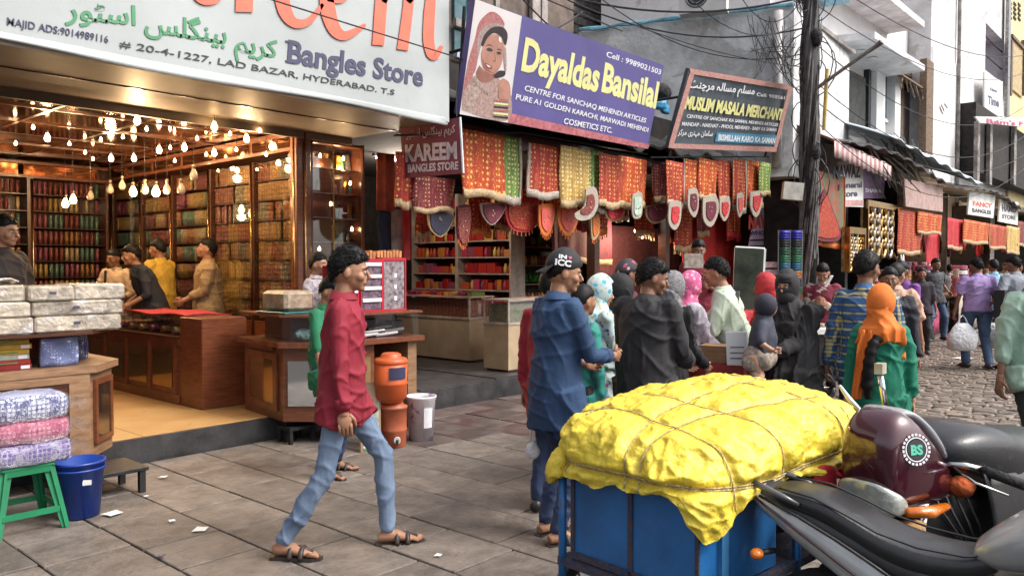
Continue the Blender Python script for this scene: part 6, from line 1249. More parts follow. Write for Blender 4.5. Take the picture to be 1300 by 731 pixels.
for i in range(26):
    a = T(rs.uniform(4.6, 7.4)); b = a+Vector((rs.uniform(-1.3, 1.6), rs.uniform(-.3, .9), rs.uniform(-.5, .8))); q.tube(wire(a, b, rs.uniform(.2, .7), .01), .008, 4)
for i in range(30):
    a = P(rs.uniform(945, 1012), rs.uniform(18, 70), 12.9); b = P(rs.uniform(950, 1012), rs.uniform(60, 108), 12.7); q.tube(wire(a, b, rs.uniform(-.1, .2), .01), .0065, 4)
stuff(q.solo('loose_wires', M['cable'], 'loose tangle of thin wires spreading from the pole', 'cable'))
# cable across the big white banner
q = MB(); q.tube(wire(Vector((2.2, 5.6, 5.3)), PY(577, 72, 5.85), .12, .01), .008, 5)
q = MB(); q.tube([PY(335, -3, 5.75), PY(450, 33, 5.8), PY(580, 73, 5.85), PY(700, 112, 6.6)], .007, 5); q.solo('overhead_cable', M['cable'], 'thin black cable hanging across the front of the huge white banner', 'cable', 'overhead cables')
# dark bundles between the banners
q = MB(); p = PY(838, 126, 6.6); q.grid(lambda u, v: p+Vector((-.35+.7*u, .1*math.sin(u*9), -.14*v+.04*math.sin(u*11))), 12, 3, .05, (0, 1, 0)); q.solo('blue_sheet_fold', M['bluetarp'], 'small fold of bright blue tarpaulin between the two banners', 'tarpaulin', smooth=True)
t = thing('lean_to_roof', (10.5, 6.6, 3.1), 'dark lean-to roof with rags behind the banners', 'roof'); q = MB(); q.grid(lambda u, v: Vector((5.9+8.2*u, 6.2+.9*v, 3.28+.45*v+.05*math.sin(u*37)+.04*math.sin(u*91))), 80, 4, .04, (0, 0, 1)); q.build('sheet', sh, t); q = MB(); q.box(5.95, 14.0, 6.9, 7.1, 3.25, 4.0); q.build('upstand', M['dark'], t)
q = MB(); q.ell(PY(836, 118, 6.9), (.25, .2, .16)); q.build('rag_bundle', mat('black_rags', (.03, .028, .03), .9, 0, (10, .6), bump=(12, 1, .05)), t, True)
# ================================================================ people: one continuous body each, clothes and hair as parts
BAKE = []   # (object, [(MB, voxel)], raw MB or None, fold amount, fold kind)
SKIN = {k: mat('skin_'+k, c, .5, 0, (14, .12), bump=(120, .08), spec=.4) for k, c in (('brown', (.34, .17, .10)), ('dark', (.23, .11, .066)), ('light', (.47, .26, .17)))}
HAIR = mat('black_hair', (.007, .006, .006), .55, 0, (60, .5), stretch=(1, 1, .3), spec=.22)
EYEW = mat('eye_white', (.6, .56, .52), .3); EYEB = mat('eye_dark', (.015, .01, .008), .15); LIP = mat('lips', (.25, .08, .065), .5)
def denim(nm, c1, c2, sc_=3.): return mat(nm, c1, .8, 0, (sc_, .3), col2=c2, bump=(38, .3, .01))
def cloth(nm, c, nz=(7, .18), r=.8): return mat(nm, c, r, 0, nz, bump=(34, .22, .01))
def sstep(a, b, x): t = max(0., min(1., (x-a)/(b-a))); return t*t*(3-2*t)
def ik(a, t, l1, l2, pole):
    v = t-a; d = min(v.length, (l1+l2)*.999); v = v.normalized() if v.length > 1e-6 else Vector((0, 0, -1)); t = a+v*d
    k = (l1*l1-l2*l2+d*d)/(2*d); h = math.sqrt(max(0, l1*l1-k*k)); p = Vector(pole); p = (p-v*p.dot(v)).normalized()
    return a+v*k+p*h, t
def limb(mb, pts, rad, n=10, flat=1.): 
    # resampled taper between joints
    q = []; r = []
    for i in range(len(pts)-1):
        for k in range(4): f = k/4; q.append(pts[i].lerp(pts[i+1], f)); r.append(rad[i]+(rad[i+1]-rad[i])*f)
    q.append(pts[-1]); r.append(rad[-1]); mb.tube(q, r, n, flat=flat)
    mb.ell(pts[0], (rad[0],)*3, 10, 6); mb.ell(pts[-1], (rad[-1],)*3, 10, 6)
def person(label, px, d, facing, H=1.7, lean=0., twist=0., head=(0, 0), feet=None, hands=None, curl=(.5, .5), skin='brown', g=1., top=None, bottom=None, shoes='shoe', hair='short', extra=None, z0=0., vox=.012, group=None, face=True, at=None, elbow=None, hipdrop=0, fold=1.):
    """facing: 0 looks away from the standpoint, 90 to the right, 180 towards it. hands: (left, right) targets in body space, feet: (left, right)"""
    base = at if at is not None else PD(px, d, z0); s = H/1.7; fa = R(facing)
    fwd = FW*math.cos(fa)+RT*math.sin(fa); rgt = Vector((fwd.y, -fwd.x, 0))
    t = thing('person', base, label, 'person', group)
    def W(p): p = Vector(p); return base+rgt*p.x+fwd*p.y+Vector((0, 0, p.z))
    W3 = Matrix(((rgt.x, fwd.x, 0), (rgt.y, fwd.y, 0), (0, 0, 1)))
    feet = feet or ((-.10, 0), (.10, .04)); hands = hands or ((-.27, .05, .80), (.27, .05, .80))
    Ft = [Vector((f[0]*s, f[1]*s, (f[2] if len(f) > 2 else 0)*s+.085*s)) for f in feet]
    hz = .93*s
    for f in Ft: dd = math.hypot(abs(f.x)-.09*s, f.y); hz = min(hz, math.sqrt(max(.01, (.862*s)**2-dd*dd))+f.z)
    pel = Vector((0, 0, hz-hipdrop*s))
    RL = Matrix.Rotation(-R(lean), 3, 'X'); RTw = Matrix.Rotation(R(twist), 3, 'Z')
    def sp(x, y, z): return pel + RL@(RTw@Vector((x*s, y*s, z*s))) if z > 0.02 else pel+Vector((x*s, y*s, z*s))
    nb = sp(0, -.005, .52); Rh = RL@RTw if False else Matrix.Rotation(-R(lean*.4), 3, 'X')@RTw@Matrix.Rotation(R(-head[0]), 3, 'Z')@Matrix.Rotation(-R(head[1]), 3, 'X')
    hc = sp(0, .015, .588)+Rh@Vector((0, .012*s, .065*s))
    def hp(x, y, z): return hc+Rh@(Vector((x, y, z))*s)
    # limbs
    arms = []
    for i, sg in enumerate((-1, 1)):
        sh = sp(sg*.175*g, 0, .445); tg = Vector(hands[i])*s; el, wr = ik(sh, tg, .285*s, .255*s, elbow[i] if elbow else (sg*.35, -1, -.1)); arms.append((sh, el, wr, sg))
    legs = []
    for i, sg in enumerate((-1, 1)):
        hp_ = pel+Vector((sg*.092*s*g, 0, -.02*s)); kn, an = ik(hp_, Ft[i], .435*s, .425*s, (sg*.12, 1, 0)); legs.append((hp_, kn, an, sg))
    fine = MB(); core = MB(); fing = MB()
    # head
    el_ = lambda c, r, M_=None: fine.ell(W(hp(*c)), tuple(a*s for a in r), 16, 10, W3@Rh)
    el_((0, -.006, .012), (.076, .096, .108)); el_((0, .024, -.045), (.057, .066, .062)); el_((0, .066, -.088), (.026, .024, .02)); el_((0, .078, .022), (.048, .018, .012))
    for sx in (-1, 1): el_((sx*.079, -.008, -.012), (.010, .019, .031)); el_((sx*.038, .062, -.028), (.026, .026, .026)); el_((sx*.03, .083, .002), (.012, .008, .008))
    fine.tube([W(hp(0, .088, .014)), W(hp(0, .104, -.012)), W(hp(0, .112, -.028)), W(hp(0, .098, -.038))], [.007*s, .010*s, .014*s, .009*s], 8)
    el_((0, .086, -.056), (.023, .012, .007)); el_((0, .084, -.066), (.020, .012, .007))
    nk = [W(sp(0, -.01, .46)), W(hp(0, -.018, -.075)), W(hp(0, -.012, -.03))]; fine.tube(nk, [.062*s, .052*s, .05*s], 12); core.tube([nk[0], nk[1]], [.055*s, .05*s], 10)
    # core torso and limbs (thin: clothes carry the volume)
    core.rings([[W(sp(w*g*math.cos(a), dp*g*math.sin(a), z)) for a in np.linspace(0, 2*math.pi, 17)[:-1]] for z, w, dp in ((-.09, .11, .09), (0, .145, .10), (.12, .125, .09), (.3, .145, .105), (.42, .15, .085), (.48, .09, .06), (.52, .05, .05))])
    for sh, el, wr, sg in arms: limb(core, [W(sh+Vector((-sg*.025*s, 0, -.015*s))), W(sh.lerp(el, .3)), W(el), W(wr)], [.036*s, .038*s, .036*s, .027*s])
    for h_, kn, an, sg in legs: limb(core, [W(h_), W(kn), W(an)], [.062*s, .043*s, .033*s])
    # feet
    fd = []
    for i, (h_, kn, an, sg) in enumerate(legs):
        yaw = R(-sg*8); f_ = Vector((math.sin(-yaw)*1., math.cos(yaw), 0)); zf = an.z-.085*s; pit = 0
        shin = (an-kn).normalized(); 
        lift = 0
        h0 = Vector((an.x, an.y, zf)); fd.append((h0, f_, sg))
        P_ = [h0-f_*.055*s+Vector((0, 0, .035*s)), h0-f_*.02*s+Vector((0, 0, .045*s)), h0+f_*.05*s+Vector((0, 0, .043*s)), h0+f_*.12*s+Vector((0, 0, .028*s)), h0+f_*.165*s+Vector((0, 0, .018*s))]
        fine.tube([W(p) for p in P_], [x*s for x in (.026, .036, .040, .042, .030)], 12, flat=[1, 1, .85, .55, .5], up=(0, 0, 1)); fine.tube([W(an), W(h0+Vector((0, 0, .05*s)))], [.036*s, .036*s], 10)
        side = Vector((f_.y, -f_.x, 0))
        for k in range(5): 
            o_ = side*(-.030+.0155*k)*s*(-sg); L_ = (.205, .20, .193, .184, .172)[k]*s; r_ = (.0125, .009, .0085, .008, .008)[k]*s
            fing.tube([W(h0+f_*.14*s+o_*.95+Vector((0, 0, .022*s))), W(h0+f_*(L_-.015*s)+o_+Vector((0, 0, .020*s))), W(h0+f_*L_+o_+Vector((0, 0, .012*s)))], [r_*1.1, r_, r_*.7], 7)
    # hands
    for i, (sh, el, wr, sg) in enumerate(arms):
        f_ = (wr-el).normalized(); n_ = Vector((-sg*1., -.15, .25)); n_ = (n_-f_*n_.dot(f_)).normalized(); sd = f_.cross(n_).normalized(); up_ = sd if sd.dot(Vector((0, 1, .3))) > 0 else -sd  # thumb side
        pc = wr+f_*.045*s
        Mp = W3@Matrix((f_, up_, n_)).transposed()
        fine.ell(W(pc), (.052*s, .040*s, .016*s), 12, 8, Mp); fine.tube([W(wr-f_*.03*s), W(wr+f_*.02*s)], [.027*s, .026*s], 10)
        c_ = curl[i]
        for k in range(4):
            o_ = up_*(.030-.0195*k)*s; L_ = (.070, .078, .073, .058)[k]*s; a0 = c_*(.9+.08*k); b_ = pc+f_*.038*s+o_
            d1 = (f_*math.cos(a0)+n_*math.sin(a0)); d2 = (f_*math.cos(a0*2)+n_*math.sin(a0*2)); d3 = (f_*math.cos(a0*2.7)+n_*math.sin(a0*2.7)); r_ = (.0090, .0094, .0090, .0080)[k]*s
            p1 = b_+d1*L_*.45; p2 = p1+d2*L_*.32; p3 = p2+d3*L_*.25; fing.tube([W(b_-f_*.02*s), W(b_), W(p1), W(p2), W(p3)], [r_, r_*1.08, r_*.98, r_*.9, r_*.65], 8)
        b_ = wr+f_*.018*s+up_*.026*s; d1 = (f_*.75+up_*.6+n_*.25*(1+c_)).normalized(); d2 = (f_*.9+up_*.15+n_*.45*(.6+c_)).normalized(); p1 = b_+d1*.040*s; p2 = p1+d2*.034*s; fing.tube([W(b_), W(p1), W(p2), W(p2+d2*.012*s)], [.013*s, .0115*s, .0095*s, .006*s], 8)
    o = MB().add([(0, 0, 0), (.001, 0, 0), (0, .001, 0)], [(0, 1, 2)]).build('body', SKIN[skin], t); BAKE.append((o, [(core, .02), (fine, min(.0075, vox*.65) if vox < .014 else .010)], fing, 0, ''))
    if face:
        for sx in (-1, 1):
            q = MB(); q.ell(W(hp(sx*.030, .086, .0)), (.0125*s, .0072*s, .0065*s), 10, 6, W3@Rh); e_ = q.build('eye', EYEW, t, True); q = MB(); q.ell(W(hp(sx*.030, .0915, .0)), (.0055*s, .003*s, .0055*s), 8, 6, W3@Rh); q.build('iris', EYEB, e_, True)
            q = MB(); q.tube([W(hp(sx*.013, .094, .019)), W(hp(sx*.03, .094, .024)), W(hp(sx*.048, .084, .019))], [.003*s, .0042*s, .002*s], 6); q.build('eyebrow', HAIR, t, True)
        q = MB(); q.tube([W(hp(-.022, .089, -.060)), W(hp(0, .098, -.0595)), W(hp(.022, .089, -.060))], [.002*s, .0055*s, .002*s], 8, flat=.8); q.build('lips', LIP, t, True)
    def shell(thr, thick, nm, m, r0=(.079, .1, .114), nu=28, nv=18, nz=0.05, c=(0, -.008, .014), inn=.90, sc_=9):
        q = MB(); rs_ = []
        for i in range(nv+1):
            a = math.pi*(i+.03)/(nv+.06)-math.pi/2; rg = []
            for j in range(nu):
                b = 2*math.pi*j/nu; v = Vector((math.cos(a)*math.cos(b), math.cos(a)*math.sin(b), math.sin(a))); k = thr(v)
                rr = inn+(1+thick-inn)*k + nz*k*noise.noise(Vector((v.x*3+H*31, v.y*3+px, v.z*3)))+nz*.5*k*noise.noise(Vector((v.x*sc_+px, v.y*sc_, v.z*sc_*.6)))
                rg.append(W(hp(c[0]+v.x*r0[0]*rr, c[1]+v.y*r0[1]*rr, c[2]+v.z*r0[2]*rr)))
            rs_.append(rg)
        q.rings(rs_); return q.build(nm, m, t, True)
    if hair in ('short', 'braid', 'bun', 'tall'):
        shell(lambda v: sstep(-.05, .05, v.z+.06-.56*v.y-(.16 if abs(v.x) > .8 and v.y > -.1 else 0)), .10 if hair != 'tall' else .14, 'hair', HAIR, nz=.07)
    if hair in ('short', 'tall', 'braid') and vox < .0125 and getattr(extra, '__name__', '') != 'cap':
        q = MB(); rr_ = random.Random(int(px*10)); up_h = .10 if hair != 'tall' else .14; n_s = 1300 if vox < .0105 else 420
        for k in range(n_s*2):
            v = Vector((rr_.gauss(0, 1), rr_.gauss(0, 1), rr_.gauss(0, 1))).normalized(); kk = v.z-.62*v.y-(.10 if abs(v.x) > .8 and v.y > .1 else 0)
            if kk < (.06 if abs(v.x) > .55 and v.y > -.5 else -.02): continue
            r0 = 1.0+up_h*.75; p0 = Vector((v.x*.079*r0, v.y*.1*r0-.008, v.z*.114*r0+.014))
            tn = Vector((v.x*.3, -.55 if v.y < .5 else .25, -.65+.3*v.z)); tn = (tn-v*tn.dot(v)).normalized(); tn = (tn+Vector((rr_.uniform(-.5, .5), rr_.uniform(-.4, .4), rr_.uniform(-.3, .3)))).normalized(); L_ = rr_.uniform(.014, .032)
            p1 = p0+tn*L_*.5+v*.003; p2 = p0+tn*L_-v*.002+v*.005*rr_.random(); q.tube([W(hp(*p0)), W(hp(*p1)), W(hp(*p2))], [.0030*s, .0026*s, .0005*s], 3)
        stuff(q.build('hair_strands', HAIR, t, True))
    body = dict(W=W, sp=sp, hp=hp, arms=arms, legs=legs, s=s, t=t, g=g, pel=pel, Rh=Rh, W3=W3, fd=fd, shell=shell, fwd=fwd, rgt=rgt, base=base, vox=vox, nb=nb, fold=fold)
    for fn in (bottom or [])+(top or []): fn(body)
    # shoes
    for h0, f_, sg in fd:
        q = MB(); side = Vector((f_.y, -f_.x, 0))
        if shoes == 'shoe':
            P_ = [h0-f_*.07*s+Vector((0, 0, .04*s)), h0-f_*.02*s+Vector((0, 0, .05*s)), h0+f_*.06*s+Vector((0, 0, .045*s)), h0+f_*.14*s+Vector((0, 0, .03*s)), h0+f_*.20*s+Vector((0, 0, .024*s))]
            q.tube([W(p) for p in P_], [x*s for x in (.033, .045, .05, .05, .03)], 12, flat=[1, 1, .85, .6, .5], up=(0, 0, 1)); o = q.build('shoe', cloth('black_shoe', (.02, .018, .018), r=.4), t, True)
        else:
            ol = [h0+f_*y*s+side*x*s*(-sg)*-1 for x, y in ((-.034, -.065), (0, -.078), (.034, -.065), (.036, 0), (.045, .10), (.044, .17), (.02, .212), (-.015, .215), (-.042, .17), (-.044, .10), (-.035, 0))]
            q.prism([W(p+Vector((0, 0, -.012*s))) for p in ol], (0, 0, .018*s)); so = q.build('sandal', cloth('dark_sandal', (.035, .025, .022), r=.5), t)
            q = MB()
            for y0 in (.05, .11): q.tube([W(h0+f_*y0*s+side*(.049*s*math.cos(w))+Vector((0, 0, .002+(.062-.12*y0)*s*math.sin(w)))) for w in np.linspace(0, math.pi, 13)], .015*s, 6)
            q.tube([W(h0+f_*.03*s+Vector((0, 0, .06*s))), W(h0+f_*.10*s+Vector((0, 0, .052*s))), W(h0+f_*.165*s+Vector((0, 0, .028*s)))], .014*s, 6); q.build('strap', cloth('dark_sandal', (.035, .025, .022)), so, True)
    if extra: extra(body)
    return t
def newpart(b, nm, m, mb, vox=None, fold=.008, kind='v'):
    o = MB().add([(0, 0, 0), (.001, 0, 0), (0, .001, 0)], [(0, 1, 2)]).build(nm, m, b['t']); BAKE.append((o, [(mb, vox or b['vox'])], None, fold*b['fold'], kind)); return o
def shirt(m, sleeve=1., hem=-.10, loose=1., collar=True, nm='shirt', widen=0., cuff=.0):
    def fn(b):
        W, sp, s, g = b['W'], b['sp'], b['s'], b['g']*loose; q = MB()
        rs_ = []
        prof = [(hem, .182+widen, .138+widen*.7), (hem*.5+.0, .178+widen*.5, .150+widen*.4), (.08, .170, .142), (.22, .170, .130), (.34, .182, .13), (.42, .178, .115), (.465, .145, .092), (.495, .085, .074), (.515, .066, .066)]
        if hem < -.35: prof = [(hem, .19+widen, .15+widen*.7), (hem*.7, .185+widen*.7, .145+widen*.5), (hem*.35, .178+widen*.3, .132+widen*.2)]+prof[2:]
        for z, w, dp in prof: rs_.append([W(sp(w*g*(abs(math.cos(a))**.85)*math.copysign(1, math.cos(a)), dp*g*math.sin(a), z)) for a in np.linspace(0, 2*math.pi, 25)[:-1]])
        q.rings(rs_)
        for sh, el, wr, sg in b['arms']:
            e = el.lerp(wr, max(0, sleeve-.5)*2*.97) if sleeve > .5 else None; sh2 = sh+Vector((-sg*.02*s, 0, -.004*s))
            if e is not None: pts = [W(sh2), W(sh.lerp(el, .5)), W(el), W(e)]; rad = [.070*s*g, .062*s*g, .056*s*g, .045*s*g]
            else: pts = [W(sh2), W(sh.lerp(el, .5)), W(sh.lerp(el, sleeve*1.7))]; rad = [.068*s*g, .068*s*g, .066*s*g]
            limb(q, pts, rad, 12)
        if hem < -.06:
            for h_, kn, an, sg in b['legs']:
                f_ = min(1., (-hem-.0)*s/max(.05, (h_.z-kn.z))); e_ = h_.lerp(kn, f_); q.tube([W(h_), W(h_.lerp(e_, .5)), W(e_)], [(.120+widen*.4)*s*g]*3, 14)
        o = newpart(b, nm, m, q, None, .009, 's')
        if collar:
            q = MB(); c0, c1 = sp(0, -.004, .495), sp(0, .0, .535)
            q.rings([[W(c+Vector((r_*s*math.cos(a), r_*s*1.02*math.sin(a)*1., (.012*s*math.sin(a+math.pi) if k == 1 else 0)))) for a in np.linspace(0, 2*math.pi, 21)[:-1]] for k, (c, r_) in enumerate(((c0, .083), (c1, .066), (c1, .058), (c0, .07)))], False); q.build('collar', m, o, True)
        if cuff:
            for sh, el, wr, sg in b['arms']:
                e = el.lerp(wr, max(0, sleeve-.5)*2*.97); f_ = (wr-el).normalized(); q = MB(); q.tube([W(e-f_*.05*s), W(e+f_*.006*s)], [.049*s*g, .047*s*g], 14); q.build('cuff', m, o, True)
        return o
    return fn
def trousers(m, w=1., nm='trousers', full=.97):
    def fn(b):
        W, s, g = b['W'], b['s'], b['g']; q = MB(); pel = b['pel']
        q.rings([[W(pel+Vector((ww*g*s*math.cos(a), dp*g*s*math.sin(a), z*s))) for a in np.linspace(0, 2*math.pi, 21)[:-1]] for z, ww, dp in ((-.10, .145, .105), (-.04, .158, .115), (.03, .146, .104), (.07, .135, .095))])
        for h_, kn, an, sg in b['legs']: limb(q, [W(h_+Vector((0, 0, -.02))), W(kn), W(kn.lerp(an, full))], [.095*s*g*w, .069*s*w, .056*s*w], 12)
        newpart(b, nm, m, q, None, .0055, 's')
    return fn
def gown(m, nm='gown', hem=None, w=.2, folds=.014, topz=.5):
    """loft from the shoulders to near the ground"""
    def fn(b):
        W, sp, s, g, pel = b['W'], b['sp'], b['s'], b['g'], b['pel']; q = MB(); zb = (hem if hem is not None else .04)*s
        hz = pel.z; rs_ = []
        for k in range(6):
            f = k/5; z = zb+(hz-.05*s-zb)*f; ww = (w*(1.25-.25*f))*s*g
            rs_.append([Vector((ww*math.cos(a), ww*.8*math.sin(a), z)) for a in np.linspace(0, 2*math.pi, 29)[:-1]])
        rs_ = [[W(p) for p in r_] for r_ in rs_]
        for z, ww, dp in ((.06, .17, .135), (.2, .17, .135), (.34, .19, .14), (.43, .18, .12), (.48, .12, .09), (.51, .07, .07)): rs_.append([W(sp(ww*g*math.cos(a), dp*g*math.sin(a), z)) for a in np.linspace(0, 2*math.pi, 29)[:-1]])
        q.rings(rs_)
        for sh, el, wr, sg in b['arms']: limb(q, [W(sh), W(sh.lerp(el, .5)), W(el), W(el.lerp(wr, .93))], [.07*s*g, .066*s*g, .06*s*g, .05*s*g], 12)
        newpart(b, nm, m, q, None, folds, 'v')
    return fn
def scarf(m, drop=.10, niqab=False, nm='headscarf', wide=1., long=None, thick=.17):
    def fn(b):
        W, sp, s, g, hp = b['W'], b['sp'], b['s'], b['g'], b['hp']
        def thr(v):
            if niqab: return 1-sstep(.60, .72, v.y)*(1-sstep(.10, .17, abs(v.z-.02)))*(1-sstep(.55, .7, abs(v.x)))
            return 1-sstep(.30, .50, v.y)*(1-sstep(.50, .70, abs(v.x)))*(1-sstep(.45, .62, v.z))*(1-sstep(.75, .9, -v.z))
        b['shell'](thr, thick, nm, m, nz=.05, inn=.84, r0=(.082, .103, .12), nu=36, nv=24)
        if niqab:
            q = MB(); q.ell(W(hp(0, .030, -.080)), (.080*s, .086*s, .090*s), 20, 12, b['W3']@b['Rh']); q.build('face_veil', m, b['t'], True); q = MB(); q.ell(W(hp(0, .028, .078)), (.076*s, .084*s, .052*s), 20, 12, b['W3']@b['Rh']); q.build('brow_band', m, b['t'], True)
        q = MB(); rs_ = []
        cz = [(hp(0, -.03, .02), .085, .085), (hp(0, -.03, -.05), .088, .092), (sp(0, -.0, .56), .088, .095), (sp(0, 0, .50), .12*wide, .115), (sp(0, 0, .45), .175*wide, .135), (sp(0, 0, .45-drop), .205*wide*g, .155*g)]
        if long: cz.append((sp(0, 0, .45-long), .215*wide*g, .17*g))
        for c, w_, dp in reversed(cz): rs_.append([W(c+Vector((w_*s*math.cos(a), dp*s*math.sin(a), -.03*s*math.sin(a) if w_ > .17 else 0))) for a in np.linspace(0, 2*math.pi, 29)[:-1]])
        q.rings(rs_); newpart(b, nm+'_drape', m, q, None, .010, 'v')
    return fn
# ---------------- fabrics
def plaid(nm, base, c2, c3):
    def ex(nt, vec, col, b):
        out = col
        for i, (ax, sc_, cc) in enumerate((('Z', 5.2, c2), ('X', 5.2, c2), ('Z', 10.7, c3), ('X', 10.7, c3))):
            w = nod(nt, 'ShaderNodeTexWave', Scale=sc_, Distortion=.3); w.bands_direction = ax; nt.links.new(vec, w.inputs[0]); f = ramp(nt, w.outputs[0], [(.80, (0, 0, 0)), (.9, (.7, .7, .7))]); out = mix(nt, out, cc, f)
        return out
    return mat(nm, base, .8, 0, (6, .2), extra=ex, bump=(200, .2, .003))
def floral(nm, base, cs, sc_=7):
    def ex(nt, vec, col, b):
        out = col
        for i, cc in enumerate(cs):
            v = nod(nt, 'ShaderNodeTexVoronoi', Scale=sc_*(1+.35*i), Randomness=1.); mp = nod(nt, 'ShaderNodeMapping'); mp.inputs['Location'].default_value = (i*3.1, i*1.7, i*5.3); nt.links.new(vec, mp.inputs[0]); nt.links.new(mp.outputs[0], v.inputs[0])
            n = nod(nt, 'ShaderNodeTexNoise', Scale=sc_*3.); nt.links.new(vec, n.inputs[0]); ad = nod(nt, 'ShaderNodeMath', operation='ADD'); m_ = nod(nt, 'ShaderNodeMath', operation='MULTIPLY'); m_.inputs[1].default_value = .5; nt.links.new(n.outputs[0], m_.inputs[0]); nt.links.new(m_.outputs[0], ad.inputs[0]); nt.links.new(v.outputs['Distance'], ad.inputs[1])
            f = ramp(nt, ad.outputs[0], [(.50, (1, 1, 1)), (.56, (0, 0, 0))]); out = mix(nt, out, cc, f)
        return out
    return mat(nm, base, .75, 0, (5, .15), extra=ex, bump=(150, .2, .003))
J_light = denim('washed_denim', (.20, .27, .38), (.09, .13, .21), 2.6); J_dark = denim('dark_denim', (.03, .055, .13), (.015, .025, .06)); J_mid = denim('mid_denim', (.07, .12, .22), (.03, .055, .11)); D_shirt = denim('denim_shirt', (.020, .055, .13), (.010, .032, .085), 2.6)
blackc = cloth('black_cloth', (.014, .013, .015)); blackt = cloth('black_trousers', (.02, .02, .024))
def bag_strap(p0, p1, m, r=.014):
    def ex(b):
        W, sp, s = b['W'], b['sp'], b['s']; pts = [sp(p0[0], p0[1], p0[2]), sp(p0[0]*.6, -.10, .44), sp(0, -.145, .28), sp(p1[0], -.10, .05)] if False else [sp(*p0), sp(*p1)]
        q = MB(); q.tube([W(p) for p in pts], r, 6, flat=.4); return q.build('strap', m, b['t'])
    return ex
def carrier(p, label, h=.3, w=.22, m=None, cat='bag'):
    """thin plastic carrier bag hanging from point p"""
    t = thing('carrier_bag', (p.x, p.y, p.z-h-.12), label, cat); q = MB(); rs_ = []
    for k, (z, a_) in enumerate(((0, .55), (.02, .85), (.12*h/.3, 1.), (.6*h, .9), (.85*h, .6), (h, .35))):
        rs_.append([Vector((p.x, p.y, p.z-h-.12+z))+RT*(w/2*a_*math.cos(b)*(1+.1*math.sin(5*b+k)))+FW*(w/3.2*a_*math.sin(b)*(1+.12*math.cos(4*b+k*2))) for b in np.linspace(0, 2*math.pi, 19)[:-1]])
    q.rings(rs_); q.build('bag', m or mat('white_thin_plastic', (.72, .72, .74), .3, 0, (6, .1), bump=(22, .9, .03), spec=.6), t, True)
    for sg in (-1, 1): q = MB(); q.tube([Vector((p.x, p.y, p.z-.13))+RT*sg*w*.17, Vector((p.x, p.y, p.z-.05))+RT*sg*w*.1, p], [.012, .008, .006], 6, flat=.5); q.build('handle', m or MATS['white_thin_plastic'], t, True)
    return t

# ---------------- the walking man in the foreground
person('young man in crimson shirt and washed jeans walking right past the counter', 432, 4.42, 86, 1.70, lean=2, head=(0, 4), feet=((-.10, .245, .0), (.10, -.30, .01)), hands=((-.22, .06, .74), (.225, .05, .69)), curl=(.5, .45), skin='brown', g=.9,
       top=[shirt(cloth('crimson_cotton', (.23, .010, .026), (4, .15)), .98, -.17, 1.0, cuff=1)], bottom=[trousers(J_light, .86)], shoes='sandal', hair='tall', vox=.009, fold=1.3)
# ---------------- man in long denim shirt and cap, back turned
def cap(b):
    W, hp, s, t = b['W'], b['hp'], b['s'], b['t']; m = cloth('black_cap', (.02, .02, .022), (30, .2))
    b['shell'](lambda v: sstep(-.05, .05, v.z-.12-.12*v.y), .17, 'cap', m, nz=.015, r0=(.080, .10, .118)); q = MB()
    q.rings([[W(hp(w_*math.sin(a), -.095-l*math.cos(a*.9), .02-.045*l/.08+dz)) for a in np.linspace(-1.25, 1.25, 13)] + [W(hp(w_*math.sin(a), -.085, .03+dz)) for a in np.linspace(1.25, -1.25, 13)] for w_, l, dz in ((.085, .075, 0), (.085, .075, .008))]); q.build('cap_brim', m, t)
    # lettering sewn to the right-hand side of the cap
    for s_, z, h_, w0, w1, mm in (("ICC", .038, .036, -.075, .018, M['inkwhite']), ("IN", .080, .022, -.058, -.012, M['inkwhite'])):
        vs, fs = text_geo(s_, .04); x0 = min(v[0] for v in vs); x1 = max(v[0] for v in vs); q = MB(); pts = []
        for v in vs:
            u = (v[0]-x0)/(x1-x0); y = w0+(w1-w0)*u; zz = z+v[1]/.73*h_; k = max(.05, 1-((y+.008)/.116)**2-((zz-.014)/.138)**2); x = .0945*math.sqrt(k)+.001+.003*(v[2]+.5); pts.append(W(hp(x, y, zz)))
        q.add(pts, fs); q.build('cap_lettering', mm, t)
    q = MB(); hpts = []
    for w in np.linspace(0, 2*math.pi, 17)[:-1]:
        hx = 16*math.sin(w)**3; hz_ = 13*math.cos(w)-5*math.cos(2*w)-2*math.cos(3*w)-math.cos(4*w); hpts.append((hx/17*.011, hz_/17*.011))
    q.prism([W(hp(.0945*math.sqrt(max(.05, 1-((.006+a+.008)/.116)**2-((.090+c-.014)/.138)**2))+.001, .006+a, .090+c)) for a, c in hpts], b['rgt']*.004); q.build('cap_heart', mat('pink_heart', (.6, .05, .15), .5), t)
person('young man in long blue denim shirt and backwards black cap beside the blue cart', 706, 4.62, 55, 1.66, lean=2, head=(30, 8), feet=((-.10, 0), (.09, -.06)), hands=((-.1, .30, 1.02), (.13, .33, 1.08)), curl=(.8, .8), g=.93,
       top=[shirt(D_shirt, .9, -.27, 1.03, widen=.0, cuff=1)], bottom=[trousers(J_dark, .9)], shoes='sandal', hair='short', extra=cap, vox=.009, fold=1.2)
carrier(P(676, 535, 4.75), 'small white plastic bag held low beside the denim shirt man', .10, .09)
# person hidden behind him with striped sleeve, scarlet top
person('person in scarlet top with striped sleeve, mostly hidden behind the denim shirt man', 699, 5.1, 30, 1.56, hands=((-.24, .05, .72), (.2, .2, 1.1)), top=[shirt(cloth('scarlet_top', (.32, .02, .035)), .95, -.25, .95, collar=False)], bottom=[trousers(J_dark)], hair='short', vox=.014)
